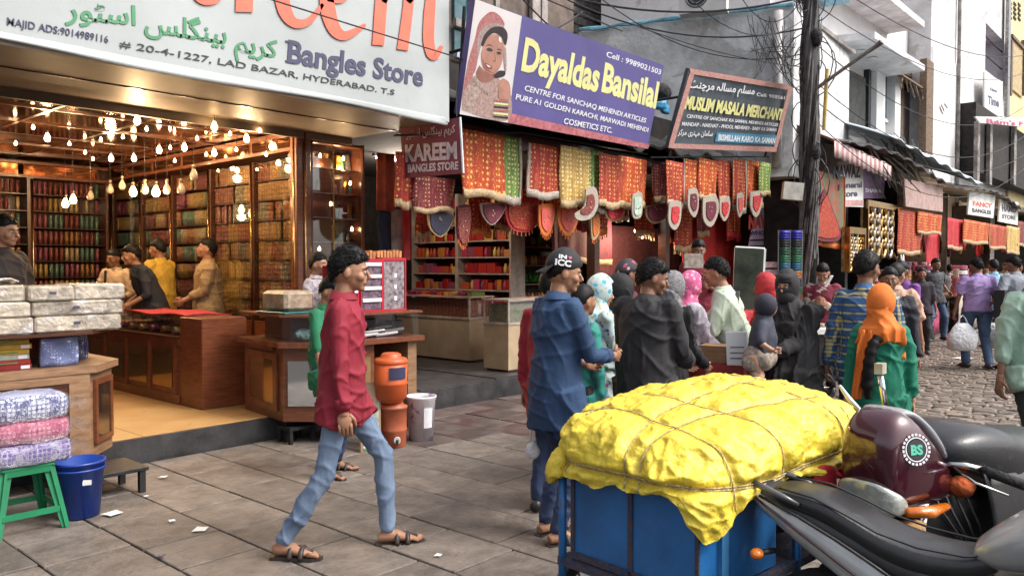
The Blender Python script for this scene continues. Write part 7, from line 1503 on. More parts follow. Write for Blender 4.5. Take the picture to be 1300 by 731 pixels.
# floral woman
person('woman in aqua floral shawl with pink blossoms, between denim shirt man and man in black', 757, 5.75, 70, 1.50, head=(10, 10), hands=((-.12, .25, .95), (.14, .27, .95)), skin='light',
       top=[gown(floral('aqua_floral', (.48, .60, .62), [(.04, .30, .48), (.40, .06, .18), (.10, .10, .32), (.50, .46, .30)], 12), w=.2), scarf(floral('aqua_scarf', (.50, .62, .62), [(.06, .36, .52), (.45, .42, .25)], 18), .22, long=.4)], hair='none', shoes='shoe', vox=.012)
person('person in teal green kurta standing right behind the denim shirt man', 737, 5.2, 60, 1.45, hands=((-.22, .05, .75), (.2, .08, .75)), top=[shirt(cloth('teal_cotton', (.03, .25, .21)), .9, -.45, .9, collar=False)], bottom=[trousers(blackt)], hair='short', vox=.014)
def flowercap(m, lab='cap'):
    return lambda b: b['shell'](lambda v: sstep(-.05, .05, v.z-.05-.25*v.y), .18, lab, m, nz=.03)
person('woman with black and pink patterned head cloth behind the man in black', 793, 6.9, 75, 1.62, head=(0, 5), skin='dark', top=[shirt(cloth('dark_maroon', (.07, .012, .02)), .9, -.4)], bottom=[trousers(blackt)], extra=flowercap(floral('pink_black_print', (.03, .025, .03), [(.35, .05, .12), (.5, .3, .3)], 16), 'head_cloth'), vox=.014)
person('woman in black headscarf looking left, face showing beside the man in black', 791, 6.05, 285, 1.50, head=(0, 5), skin='light', top=[gown(blackc, w=.2), scarf(blackc, .2)], hair='none', vox=.012)
# man in black shirt
person('man in charcoal black shirt with thick hair, back turned behind the yellow tarp', 819, 5.15, 40, 1.62, lean=4, head=(48, 12), hands=((-.15, .30, 1.0), (.16, .32, 1.0)), skin='dark', g=1.10, top=[shirt(cloth('charcoal_shirt', (.018, .017, .020), (3, .2)), .97, -.25, 1.05)], bottom=[trousers(blackt)], hair='tall', vox=.010, fold=1.4)
person('woman in grey patterned headscarf right of the man in black', 850, 5.9, 60, 1.52, head=(5, 8), skin='light', hands=((-.12, .25, .95), (.14, .27, .95)), top=[gown(blackc, w=.19), scarf(mat('grey_lace_scarf', (.26, .25, .26), .8, 0, (55, .6), col2=(.10, .095, .10), bump=(90, .5)), .24, long=.36)], hair='none', vox=.012)
person('woman in bright pink headscarf and white skirt, right of the grey scarf', 872, 6.5, 75, 1.52, head=(0, 10), skin='light', hands=((-.12, .28, .9), (.16, .28, .92)), top=[gown(mat('white_crinkle', (.5, .47, .5), .8, 0, (20, .4), col2=(.3, .25, .33)), w=.18), scarf(floral('pink_scarf', (.58, .10, .24), [(.66, .36, .45)], 22), .16)], hair='none', vox=.012)
# man in pale green shirt with shoulder bag leaning to the stall
person('man in pale green shirt with shoulder bag leaning over the stall goods', 936, 6.5, 292, 1.66, lean=13, head=(0, 6), hands=((-.16, .38, .96), (.10, .40, .92)), top=[shirt(cloth('pale_green_shirt', (.52, .60, .47)), .98, -.2, 1.0)], bottom=[trousers(blackt)], hair='short', vox=.011, extra=lambda b: (bag_strap((-.05, -.12, .47), (-.20, .02, -.10), cloth('grey_strap', (.13, .13, .14)), .02)(b), newpart(b, 'shoulder_bag', cloth('grey_bag', (.09, .09, .10)), MB().bbox(b['W'](b['sp'](-.26, 0, -.2)).x-.14, b['W'](b['sp'](-.26, 0, -.2)).x+.14, b['W'](b['sp'](-.26, 0, -.2)).y-.1, b['W'](b['sp'](-.26, 0, -.2)).y+.1, b['W'](b['sp'](-.26, 0, -.2)).z-.12, b['W'](b['sp'](-.26, 0, -.2)).z+.16, .03), .012)))
# woman in black with niqab, holding a child
burqa_pos = PD(1002, 6.2)
person('woman in full black niqab and gown holding a small child', 1000, 6.15, 222, 1.53, lean=-2, head=(0, 6), hands=((-.06, .29, 1.06), (.10, .27, .98)), curl=(.9, .9), skin='light', g=1.18, top=[gown(blackc, w=.245, folds=.02), scarf(cloth('black_veil', (.018, .017, .02)), .32, niqab=True, long=.52, wide=1.1, thick=.2)], hair='none', vox=.011)
# the child carried: lying across, dark blue grey top, beige trousers
cpos = P(965, 452, 5.82)
def child():
    t = thing('person', cpos, 'small child in grey blue top and beige trousers carried by the woman in black', 'person')
    W = lambda r_, f_, z: cpos+RT*r_+FW*f_+Vector((0, 0, z)); k = SKIN['light']
    body = MB(); hd = W(.05, .02, .36); body.ell(hd, (.07, .08, .085), 14, 9); body.tube([hd-Vector((0, 0, .05)), W(.03, .02, .22)], [.035, .05], 10)
    for sg in (-1, 1):
        body.tube([W(-.02, -.04*sg, .02), W(-.09, -.06-.03*sg, -.0), W(-.04+.02*sg, -.1, -.14)], [.05, .045, .032], 10); body.tube([W(-.04+.02*sg, -.1, -.14), W(-.07+.02*sg, -.16, -.15)], [.028, .022], 8)
    body.tube([W(.0, -.08, .2), W(-.03, -.14, .1), W(.03, -.19, .06)], [.032, .026, .02], 10); body.ell(W(.05, -.2, .055), (.028, .016, .024), 8, 6)
    fing = MB()
    for i in range(4): fing.tube([W(.055, -.205, .045+.012*i), W(.08, -.21, .043+.012*i), W(.086, -.195, .04+.012*i)], [.006, .006, .004], 6)
    fing.tube([W(.04, -.205, .07), W(.06, -.215, .085)], [.007, .005], 6)
    o = MB().add([(0, 0, 0), (.001, 0, 0), (0, .001, 0)], [(0, 1, 2)]).build('body', k, t); BAKE.append((o, [(body, .01)], fing, 0, ''))
    for nm, m, segs in (('top', cloth('grey_blue_top', (.045, .05, .075)), [([W(.03, .02, .26), W(.02, 0, .14), W(.0, -.02, .03)], [.075, .105, .10]), ([W(0, -.06, .22), W(-.035, -.13, .12)], [.05, .04])]), ('trousers', cloth('beige_check', (.34, .27, .22), (40, .4)), [([W(.02, 0, .03), W(-.06, -.05, .0), W(-.10, -.08, -.04)], [.10, .085, .06]), ([W(.05, -.03, .0), W(0, -.1, -.03)], [.07, .06])]), ('shoes', cloth('teal_shoes', (.02, .12, .16)), [([W(-.06, -.12, -.15), W(-.11, -.18, -.16)], [.034, .03]), ([W(-.02, -.11, -.16), W(-.04, -.18, -.17)], [.033, .03])])):
        q = MB(); [limb(q, p, r_, 12) for p, r_ in segs]; o = MB().add([(0, 0, 0), (.001, 0, 0), (0, .001, 0)], [(0, 1, 2)]).build(nm, m, t); BAKE.append((o, [(q, .01)], None, .006, 's'))
    q = MB(); q.ell(hd+Vector((0, 0, .012))-FW*.016-RT*.012, (.077, .084, .088), 18, 12); q.build('cap', cloth('navy_cap', (.03, .03, .05)), t, True)
child()
person('person in red head cloth half hidden behind the woman in black', 975, 6.75, 300, 1.50, skin='dark', top=[gown(redc, w=.18), scarf(redc, .15)], hair='none', vox=.014)
# white placard / newspaper held at the stall
a, b_, c, d = P(923, 465, 6.0), P(949, 466, 5.95), P(948, 421, 5.95), P(921, 421, 6.0)
t, pl = board('paper_packet', [d, c, b_, a], M['inkwhite'], 'white printed paper packet hanging at the stall in front of the pale green shirt man', 'packet', th=.02); pl = mkplane(a, b_, d); q = MB()
for k in range(3): flat(q, [(927, 440+k*7), (945, 440+k*7), (945, 441+k*7), (927, 441+k*7)], pl)
q.build('print', M['navy'], t)
# stall seller in red holding a box
person('stall seller in dark red shirt holding up a pale box under the slate sign', 886, 8.6, 185, 1.72, head=(0, 14), z0=.0, hands=((-.10, .26, 1.14), (.10, .26, 1.14)), skin='dark', top=[shirt(cloth('seller_red', (.20, .012, .03)), .5, -.15)], bottom=[trousers(blackt)], vox=.014, at=PD(886, 9.8, .18))
p = P(880, 331, 9.45); q = MB(); q.xbox(Matrix.Translation(p)@Matrix.Rotation(math.atan2(RT.y, RT.x), 4, 'Z'), .22, .07, .17); q.solo('pale_box', mat('printed_pale_box', (.5, .42, .36), .5, 0, (20, .6), col2=(.2, .16, .14)), 'pale printed box held up by the stall seller in dark red', 'box')
# stall goods cart with pale packs in front of the red counter
c0 = PD(905, 6.3); t = thing('goods_crate', c0, 'red goods crate with white packs and a cardboard box left of the white paper', 'crate'); Mx = Matrix.Translation(c0)@Matrix.Rotation(math.atan2(RT.y, RT.x)-.5, 4, 'Z')
q = MB(); q.xbox(Mx@Matrix.Translation((0, 0, .42)), .6, .5, .84); q.build('crate', mat('red_crate', (.30, .03, .03), .6, 0, (5, .3)), t); q = MB(); q.xbox(Mx@Matrix.Translation((.08, -.1, .91)), .26, .24, .13); q.build('box', M['woodl'], t)
for k in range(6): q = MB(); q.ell(Mx@Vector((-.22+.07*k, -.14+.08*(k % 2), .87+.02*(k % 3))), (.08, .07, .035), 10, 6); q.build('white_pack', mat('crumpled_white', (.6, .56, .62), .5, 0, (9, .2), bump=(18, 1, .04)), t, True)
# seller in maroon vest reading a phone
person('seller in maroon vest over pale shirt looking down at a phone, under the green cloth', 1045, 9.9, 205, 1.62, head=(0, 28), hands=((-.05, .27, 1.18), (.07, .28, 1.20)), hipdrop=.0, skin='brown', top=[shirt(cloth('beige_shirt', (.42, .36, .30)), .95, -.12), shirt(cloth('maroon_vest', (.17, .012, .035)), .08, -.14, 1.07, collar=False, nm='vest')], bottom=[trousers(blackt)], vox=.013)
p = P(1052, 357, 9.6); q = MB(); q.xbox(Matrix.Translation(p)@Matrix.Rotation(.5, 4, 'X'), .08, .012, .15); q.solo('phone', M['white'], 'pale phone held by the seller in the maroon vest', 'phone')
# right-hand crowd
person('man in blue and yellow plaid shirt with thick hair behind the orange scarf', 1099, 5.9, 25, 1.68, head=(35, 5), skin='dark', top=[shirt(plaid('blue_plaid', (.035, .12, .28), (.55, .45, .12), (.02, .05, .15)), .95, -.15)], bottom=[trousers(J_dark)], hair='tall', vox=.011)
def braid(b):
    W, sp, hp = b['W'], b['sp'], b['hp']; q = MB(); pts = [sp(-.03, -.12, .40), sp(-.07, -.160, .33), sp(-.09, -.175, .2), sp(-.10, -.17, .05), sp(-.09, -.165, -.05)]; cp = [Vector(p) for p in curve(pts, 5)]
    q.tube([W(p) for p in cp], [(.036+.006*math.sin(i*2.2))*(1 if i < len(cp)-4 else .6) for i in range(len(cp))], 10); q.build('hair', HAIR, b['t'], True)
    q = MB(); q.grid(lambda u, v: W(sp(-.16-.05*v+.10*u*(1-.3*v), -.150-.015*math.sin(u*9+v*4), .46-.52*v)), 8, 14, .012, (0, 0.01, 0)); q.build('scarf_tail', MATS['orange_cotton'], b['t'], True)
    q = MB(); q.grid(lambda u, v: W(sp(.10+.07*u, .05-.12*v, .46-.22*v)), 6, 8, .012, (0, .01, 0)); q.build('scarf_tail', MATS['orange_cotton'], b['t'], True)
cloth('orange_cotton', (.66, .16, .018), (5, .12)); cloth('emerald_cotton', (.004, .16, .095), (4, .12))
person('woman in orange headscarf and emerald green tunic with long black plait, back turned', 1119, 5.15, 20, 1.44, head=(30, 0), skin='light', hands=((-.24, .02, .74), (.24, .08, .76)), top=[shirt(MATS['emerald_cotton'], .9, -.55, 1.05, collar=False, nm='tunic', widen=.03), scarf(MATS['orange_cotton'], .11, wide=1.02, thick=.19)], bottom=[trousers(cloth('green_salwar', (.006, .16, .09)))], hair='none', extra=braid, vox=.009, fold=1.2, g=.93)
person('man in peach shirt behind the plaid shirt man', 1137, 8.2, 35, 1.60, head=(20, 5), skin='brown', top=[shirt(cloth('peach_shirt', (.60, .36, .26)), .5, -.15, 1.1)], bottom=[trousers(blackt)], vox=.013)
person('man in violet shirt looking down beside the plush rabbit', 1147, 9.6, 235, 1.64, head=(0, 20), skin='dark', hands=((-.1, .28, .98), (.12, .28, .98)), top=[shirt(cloth('violet_shirt', (.16, .045, .24)), .95, -.15)], bottom=[trousers(blackt)], vox=.014)
person('woman in dark green with brown face, behind the peach shirt man', 1129, 7.3, 200, 1.56, skin='dark', top=[gown(cloth('dark_trousered_gown', (.02, .02, .03)), w=.17)], hair='short', vox=.016)
person('man in black patterned shirt and jeans standing by the bangle towers', 1187, 17.0, 170, 1.74, head=(0, 5), hands=((-.32, .02, 1.0), (.32, .02, 1.0)), feet=((-.22, 0), (.22, .05)), skin='dark', top=[shirt(mat('black_print_shirt', (.02, .02, .022), .7, 0, (18, .9), col2=(.07, .07, .08)), .5, -.15)], bottom=[trousers(J_mid)], vox=.018, face=False)
person('man in lilac polo shirt and blue jeans carrying plastic bags, back turned', 1241, 12.4, 8, 1.70, head=(-25, 8), hands=((-.33, .02, .80), (.31, .05, .78)), feet=((-.12, .06), (.14, -.12)), curl=(1, 1), skin='dark', g=1.12, top=[shirt(cloth('lilac_polo', (.36, .25, .50)), .36, -.05, 1.04)], bottom=[trousers(J_mid, 1.08)], vox=.011, face=False)
carrier(P(1221, 401, 12.3), 'full white carrier bag in the left hand of the man in lilac', .95, .85) if False else carrier(P(1222, 400, 12.2), 'full white carrier bag in the left hand of the man in lilac', .42, .46); carrier(P(1263, 400, 12.6), 'pale carrier bag on the right side of the man in lilac', .40, .36)
person('man in light blue shirt seen behind the man in lilac', 1262, 15.5, 350, 1.70, skin='dark', top=[shirt(cloth('light_blue_shirt', (.26, .46, .62)), .5, -.15)], bottom=[trousers(blackt)], vox=.018, face=False)
person('man in grey shirt and black trousers with a black shoulder bag near the right edge', 1289, 12.2, 345, 1.73, head=(-20, 10), hands=((-.30, .15, .98), (.3, .05, .8)), feet=((-.10, .05), (.12, -.1)), skin='dark', g=1.12, top=[shirt(cloth('grey_shirt', (.24, .26, .30)), .6, -.1, 1.05)], bottom=[trousers(blackt)], vox=.012, face=False, extra=lambda b: (bag_strap((.12, -.145, .45), (-.2, -.13, .0), blackc, .025)(b)))
p = P(1271, 385, 12.0); q = MB(); q.xbox(Matrix.Translation(p), .3, .14, .4); q.solo('shoulder_bag', blackc, 'black shoulder bag at the side of the man in the grey shirt', 'bag')
person('man in pale green rolled sleeve shirt cut by the right photo edge', 1322, 5.4, 180, 1.66, hands=((-.30, -.06, .86), (.30, .02, .74)), skin='dark', g=1.1, top=[shirt(cloth('mint_shirt', (.36, .52, .42)), .72, -.15)], bottom=[trousers(cloth('dark_green_trousers', (.02, .03, .025)))], vox=.012)
for i, (x, dd, hh, f_, lab, c_) in enumerate([(1206, 21, 1.62, 10, 'distant person in pale shirt between the man in black and the man in lilac', (.45, .4, .4)), (1293, 19, 1.66, 190, 'distant person in blue near the right photo edge', (.08, .14, .3)), (1170, 14.5, 1.55, 200, 'person in dark clothes by the left bangle tower', (.03, .02, .03)), (1276, 24, 1.68, 180, 'distant person in brown under the right far sign', (.15, .1, .08)), (1228, 26, 1.66, 0, 'distant person in maroon in front of the far tables', (.16, .03, .05))]):
    person(lab, x, dd, f_, hh, skin='dark', top=[shirt(cloth(f'far_shirt_{i}', c_), .6, -.15)], bottom=[trousers(blackt)], vox=.022, face=False)
# people in and at the bangle shop
person('shopkeeper in beige patterned shirt standing behind the inner counter looking left', 264, 9.5, 244, 1.70, head=(0, -12), z0=.2, hands=((-.14, .28, .98), (.2, .25, .98)), skin='brown', g=1.12, top=[shirt(mat('beige_print_shirt', (.34, .24, .12), .7, 0, (50, .5), col2=(.2, .13, .06)), .8, -.15, 1.05)], bottom=[trousers(blackt)], vox=.012, at=PX(264, 338, 4.78)*1.0-Vector((0, 0, 1.38)))
person('man in yellow shirt turned to the shelves in the bangle shop', 200, 10.6, 285, 1.72, head=(-10, 5), hands=((-.1, .32, 1.2), (.14, .34, 1.3)), skin='brown', g=1.1, top=[shirt(cloth('yellow_shirt', (.62, .40, .06)), .6, -.15, 1.08)], bottom=[trousers(blackt)], vox=.013, at=PX(203, 338, 4.72)-Vector((0, 0, 1.38)))
person('man in dark navy shirt leaning on the inner counter', 187, 9.6, 232, 1.68, lean=24, head=(0, -4), hands=((-.18, .36, .93), (.20, .30, .92)), skin='brown', g=1.08, top=[shirt(cloth('dark_navy_shirt', (.018, .022, .035)), .6, -.15)], bottom=[trousers(blackt)], vox=.012, at=PX(197, 338, 4.42)-Vector((0, 0, 1.38)))
person('older man in cream shirt with dark sash seated at the back of the shop', 146, 11, 195, 1.66, head=(0, 10), skin='dark', g=1.08, hipdrop=.06, hands=((-.2, .25, .95), (.2, .25, .95)), top=[shirt(cloth('cream_shirt', (.55, .40, .28)), .6, -.15)], bottom=[trousers(blackt)], vox=.013, at=PX(147, 338, 4.5)-Vector((0, 0, 1.38)), extra=lambda b: (MB().tube([b['W'](b['sp'](.08, .10, .48)), b['W'](b['sp'](.05, .15, .3)), b['W'](b['sp'](-.10, .15, .12))], .03, 6, flat=.4).build('sash', blackc, b['t'])))
person('man with dark shirt in profile at the left photo edge behind the wrapped packs', 3, 6.5, 100, 1.78, head=(0, 2), z0=.2, skin='brown', g=1.05, top=[shirt(cloth('black_brown_shirt', (.03, .02, .018)), .9, -.15)], bottom=[trousers(blackt)], vox=.012)
person('boy in pale checked shirt behind the counter, face hidden by the walking man', 402, 7.9, 110, 1.50, z0=.2, skin='brown', g=.95, top=[shirt(cloth('pale_check_shirt', (.46, .42, .46), (30, .3)), .9, -.15)], bottom=[trousers(blackt)], vox=.012)
person('person in green top and black trousers just behind the walking man', 414, 6.1, 110, 1.50, head=(0, 22), feet=((-.13, 0), (.14, .08)), skin='brown', hands=((-.2, .12, .8), (.24, .12, .85)), top=[shirt(cloth('bottle_green_top', (.012, .16, .07)), .55, -.2, .95)], bottom=[trousers(J_dark)], shoes='sandal', vox=.011)
person('customer in dark maroon in the gloom left of the stall seller', 838, 8.8, 30, 1.58, skin='dark', top=[shirt(cloth('gloom_maroon', (.10, .015, .02)), .6, -.2)], bottom=[trousers(blackt)], vox=.016)

# ---------------- turn the layered lofts into continuous surfaces
def bake_all():
    tmp = []; 
    for i, (o, layers, raw, fold, kind) in enumerate(BAKE):
        org = ORG[o.parent.name] if o.parent else Vector((0, 0, 0)); L = []
        for mb, vx in layers:
            me = mb.mesh('loft', [], org); ob = bpy.data.objects.new('loft', me); C.objects.link(ob)
            md = ob.modifiers.new('r', 'REMESH'); md.mode = 'VOXEL'; md.voxel_size = vx; md.adaptivity = 0
            sm_ = ob.modifiers.new('s', 'SMOOTH'); sm_.factor = .5; sm_.iterations = 4 if vx < .015 else 2
            L.append(ob)
        tmp.append(L)
    bpy.context.view_layer.update(); dg = bpy.context.evaluated_depsgraph_get()
    for i, ((o, layers, raw, fold, kind), L) in enumerate(zip(BAKE, tmp)):
        org = ORG[o.parent.name] if o.parent else Vector((0, 0, 0)); V = []; F = []; n0 = 0
        for ob in L:
            me = bpy.data.meshes.new_from_object(ob.evaluated_get(dg)); n = len(me.vertices); co = np.empty(n*3, 'f'); me.vertices.foreach_get('co', co); co = co.reshape(-1, 3)
            if fold and n:
                nr = np.empty(n*3, 'f'); me.vertices.foreach_get('normal', nr); nr = nr.reshape(-1, 3); rg = np.random.RandomState(i); d = np.zeros(n)
                wx = .35*np.sin(co[:, 2]*9+i)+.25*np.sin(co[:, 0]*13+co[:, 2]*5)
                for k in range(7):
                    if kind == 'v': w = rg.normal(size=3)*np.array([44, 44, 5.])
                    elif kind == 'h': w = rg.normal(size=3)*np.array([14, 14, 60.])
                    else: w = rg.normal(size=3)*np.array([30, 30, 24.])
                    d += (1-np.abs(np.sin(co@w*.5+rg.uniform(0, 6.3)+wx*4)))**3*np.clip(.5+.9*np.sin(co@rg.normal(size=3)*7+rg.uniform(0, 6.3)), 0, 1.3)
                d = d/3.0-.26
                if kind == 'h': d *= .35+.8*np.clip((.55-co[:, 2])/.4, 0, 1)
                co = co+nr*(d*fold*2.6)[:, None]
            nf = len(me.polygons); ls = np.empty(len(me.loops), 'i'); me.loops.foreach_get('vertex_index', ls); st = np.empty(nf, 'i'); me.polygons.foreach_get('loop_start', st); tt_ = np.empty(nf, 'i'); me.polygons.foreach_get('loop_total', tt_)
            V.append(co); F += [(ls[a:a+b_]+n0).tolist() for a, b_ in zip(st, tt_)]; n0 += n; bpy.data.meshes.remove(me)
        V = np.concatenate(V).tolist()
        if raw is not None and raw.v: V += [(v[0]-org.x, v[1]-org.y, v[2]-org.z) for v in raw.v]; F += [tuple(j+n0 for j in f) for f in raw.f]
        me = bpy.data.meshes.new(o.name); me.from_pydata(V, [], F); me.polygons.foreach_set('use_smooth', [True]*len(F)); me.materials.append(o.data.materials[0]); me.update(); o.data = me
    for L in tmp:
        for ob in L: me = ob.data; bpy.data.objects.remove(ob); bpy.data.meshes.remove(me)
# ================================================================ blue handcart under the roped yellow tarpaulin
from mathutils.bvhtree import BVHTree
def cw(r_, d, z=0.): return CAM+RT*r_+FW*d-Vector((0, 0, CAM.z))+Vector((0, 0, z))
N0 = cw(.607, 2.50); ua = (RT*-.683+FW*.730).normalized(); ub = (RT*.73+FW*.683).normalized()
def K(a, b, z): return N0+ua*a+ub*b+Vector((0, 0, z))
LA, LB = .64, 1.08
cart = thing('handcart', K(.32, .5, 0), 'rusty blue metal handcart loaded under the yellow tarpaulin', 'cart')
blue = mat('blue_enamel', (.02, .15, .42), .42, .1, (3, .25), bump=(30, .15), dirt=((.07, .045, .035), 5, .66), coat=.15)
rust = mat('rusty_edge', (.10, .06, .045), .8, .2, (25, .5), col2=(.02, .05, .12), bump=(60, .5))
def kbox(q, a0, a1, b0, b1, z0, z1):
    q.prism([K(a0, b0, z0), K(a1, b0, z0), K(a1, b1, z0), K(a0, b1, z0)], (0, 0, z1-z0))
q = MB(); kbox(q, .03, .585, .02, .50, .505, .83); q.build('box', blue, cart)
q = MB(); kbox(q, .30, .318, .012, .02, .51, .83); kbox(q, .03, .585, .012, .02, .505, .53); kbox(q, .03, .045, .012, .02, .53, .83); kbox(q, .57, .585, .012, .02, .53, .83); q.build('box_seam', rust, cart)
q = MB(); kbox(q, .012, .03, .12, .16, .505, .83); q.build('side_strip', mat('light_blue_enamel', (.05, .2, .42), .5), cart)
q = MB(); kbox(q, .0, LA, .0, .03, .47, .50); kbox(q, .0, LA, LB-.03, LB, .47, .50); kbox(q, .0, .03, .03, LB-.03, .47, .50); kbox(q, LA-.03, LA, .03, LB-.03, .47, .50); kbox(q, .03, LA-.03, .03, LB-.03, .475, .49); q.build('chassis', rust, cart)
for a, b in ((.012, LB-.02), (LA-.012, .015), (LA-.012, LB-.02), (.012, .62), (LA-.012, .6)):
    q = MB(); q.tube([K(a, b, .12 if b > .5 else .38), K(a, b, .84)], .016, 10); q.build('post', blue, cart, True)
q = MB(); q.tube([K(LA-.012, .015, .835), K(LA-.012, LB-.02, .835), K(.012, LB-.02, .835), K(.012, .1, .835)], .014, 8); q.build('top_rail', blue, cart, True)
q = MB(); kbox(q, .03, LA-.03, .03, LB-.03, .842, .858); q.build('platform', M['woodl'], cart)
for a in (.02, LA-.02):
    for b in (.20, LB-.25):
        c = K(a+(.05 if a > .3 else -.05), b, .235); w = thing  # spoked wheel
        q = MB(); q.tube([c+ub*.2*math.cos(t_)+Vector((0, 0, .2*math.sin(t_))) for t_ in np.linspace(0, 2*math.pi, 25)], .03, 8); wh = q.build('wheel', M['black'], cart, True)
        q = MB(); q.tube([c-ua*.05, c+ua*.05], .03, 10); q.build('hub', M['iron'], wh)
        for t_ in np.linspace(0, 2*math.pi, 11)[:-1]: q = MB(); q.tube([c, c+ub*.19*math.cos(t_)+Vector((0, 0, .19*math.sin(t_)))], .005, 5); q.build('spoke', M['steel'], wh)
# tarpaulin: a lumpy load
cen = K(LA/2, LB/2+.02, 0)
rings_ = []; NU, NV = 400, 100
RB = [(.12, 0), (.36, .1), (.60, -.12), (.84, .1), (1.0, -.05)]; RA = [(.15, .12), (.34, -.1), (.52, .1)]
def gauss(x, w): return math.exp(-(x/w)**2)
prof = [(1.0, .82), (1.02, .838), (1.038, .865), (1.045, .90), (1.04, .94), (1.015, .98), (.965, 1.015), (.87, 1.04), (.74, 1.058), (.58, 1.072), (.40, 1.083), (.2, 1.088), (.0, 1.09)]
def prof_at(v):
    f = v*(len(prof)-1); k = min(int(f), len(prof)-2); t_ = f-k; a, b = prof[k], prof[k+1]; return a[0]+(b[0]-a[0])*t_, a[1]+(b[1]-a[1])*t_
def ridge(p, s, o=3):
    r_ = 0; a_ = 1; tot = 0
    for i in range(o): r_ += a_*(1-abs(noise.noise(p*s+Vector((i*7, 3*i, 0))))*2.2); tot += a_; a_ *= .5; s *= 2.03
    return r_/tot
for j in range(NV+1):
    v = j/NV; sc_, z = prof_at(v); rg = []
    for i in range(NU):
        th = 2*math.pi*i/NU; c_, s_ = math.cos(th), math.sin(th); n_ = 7.5
        rr = (abs(c_)**n_+abs(s_)**n_)**(-1/n_); x, y = c_*rr, s_*rr
        corner = max(0, abs(c_*s_)*2-.82)/.18
        zz = z + (1-v)**4*(-.012*math.sin(th*5+1)-.008*math.sin(th*13)-.010*noise.noise(Vector((math.cos(th)*4, math.sin(th)*4, 3)))) 
        # droop of the near right corner and of the left front corner
        near = max(0, 1-((x+1)**2+(y+1)**2)**.5/.34)
        zz -= near**.8*(1-v)**5*.14
        cs = 1-.14*corner*v*(1-v)*2.2
        slope = .05*(y*.5)+.035*math.sin(x*1.6+.4)     # load is higher to the back right
        p = K(LA/2+x*sc_*cs*(LA/2+.045), LB/2+.02+y*sc_*cs*(LB/2+.05), zz+slope*min(1, v*2.5)*sc_)
        out = (p-Vector((cen.x, cen.y, .8))).normalized()
        L_ = .014*noise.noise(p*4.2)+.007*noise.noise(p*9+Vector((5, 0, 0)))
        wq = Vector((noise.noise(p*5), noise.noise(p*5+Vector((9, 0, 0))), noise.noise(p*5+Vector((0, 9, 0)))))*.06
        vd = noise.voronoi((p+wq)*6.5)[0]; vd2 = noise.voronoi((p+wq*1.5)*15+Vector((3, 1, 0)))[0]
        cr = .018*(1-min(1, (vd[1]-vd[0])*2.4))-.006 + .010*(1-min(1, (vd2[1]-vd2[0])*2.4)) + .012*(ridge(Vector((p.x, p.y, p.z*1.3)), 7, 3)-.6)
        al = (p-N0).dot(ua); bl = (p-N0).dot(ub); pin = 0
        for rb, sk in RB: pin += gauss(bl-(rb+sk*(al-LA/2)*-1), .022)
        for ra, sk in RA: pin += gauss(al-(ra+sk*(bl-LB/2)*-1), .022)*min(1, v*2)
        pin += gauss(p.z-.868, .018)*1.2; cr = cr*(1-.6*min(1, pin))-.016*min(1.2, pin)
        fold = .008*(1-abs(math.sin(th*27+4*noise.noise(p*4)+z*20)))**2*max(0, 1-v*3.2)
        top = min(1, v*1.6)
        p += out*(L_*(.5+.7*top)+cr*(1.5-.6*top)+fold)
        rg.append(p)
    rings_.append(rg)
q = MB(); q.rings(rings_, False); 
yel = mat('yellow_tarpaulin', (.80, .61, .06), .45, 0, (3.5, .15), bump=(42, .7, .012), spec=.5, coat=.0, dirt=((.50, .33, .02), 3.2, .66))
tarp = thing('tarpaulin', Vector((cen.x, cen.y, .80)), 'bright yellow tarpaulin roped over the load of the blue handcart', 'tarpaulin')
q.build('sheet', yel, tarp, True); bv = BVHTree.FromPolygons([Vector(v) for v in q.v], q.f)
# gathered knots of the sheet at its ends
for (a, b, z, s1) in ((LA-.0, .02, .855, .045), (-.0, LB+.0, .90, .04)):
    q = MB(); c = K(a, b, z); dr = (c-Vector((cen.x, cen.y, z))).normalized(); rs_ = []
    for k in range(9):
        f = k/8; w_ = s1*(.5+1.1*math.sin(f*2.6))*(1-.4*f); rs_.append([c+dr*(.085*f-.03)+Vector((0, 0, -.05*f*f))+(dr.cross(UP)*math.cos(t_)+Vector((0, 0, 1))*math.sin(t_))*w_*(1+.2*math.sin(t_*6+k)) for t_ in np.linspace(0, 2*math.pi, 25)[:-1]])
    q.rings(rs_); q.build('gathered_corner', yel, tarp, True)
rope = mat('jute_rope', (.62, .48, .24), .9, 0, (60, .4), bump=(160, .6))
def rope_path(pts, off=.006):
    out = []
    for o_, d_ in pts:
        h = bv.ray_cast(o_, d_)
        if h[0] is not None:
            if not out or (h[0]-out[-1]).length < .12: out.append(h[0]-d_*off)
    sm = [out[0]]+[(out[i-1]+out[i]*2+out[i+1])/4 for i in range(1, len(out)-1)]+[out[-1]]; return sm
def across(b, skew=0.):
    c = K(LA/2, b, .80); pts = []
    for t_ in np.linspace(-.02, math.pi+.02, 60): d_ = -(ua*math.cos(t_)*-1+Vector((0, 0, 1))*math.sin(t_)+ub*skew*math.cos(t_)).normalized(); pts.append((c-d_*1.2, d_))
    return rope_path(pts)
def along(a, skew=0.):
    c = K(a, LB/2, .80); pts = []
    for t_ in np.linspace(-.02, math.pi+.02, 80): d_ = -(ub*math.cos(t_)*-1+Vector((0, 0, 1))*math.sin(t_)+ua*skew*math.cos(t_)).normalized(); pts.append((c-d_*1.4, d_))
    return rope_path(pts)
def hoop(z):
    pts = []
    for t_ in np.linspace(0, 2*math.pi, 100): d_ = -(ua*math.cos(t_)+ub*math.sin(t_)); pts.append((Vector((cen.x, cen.y, z+.01*math.sin(t_*3)))-d_*1.4, d_))
    return rope_path(pts)
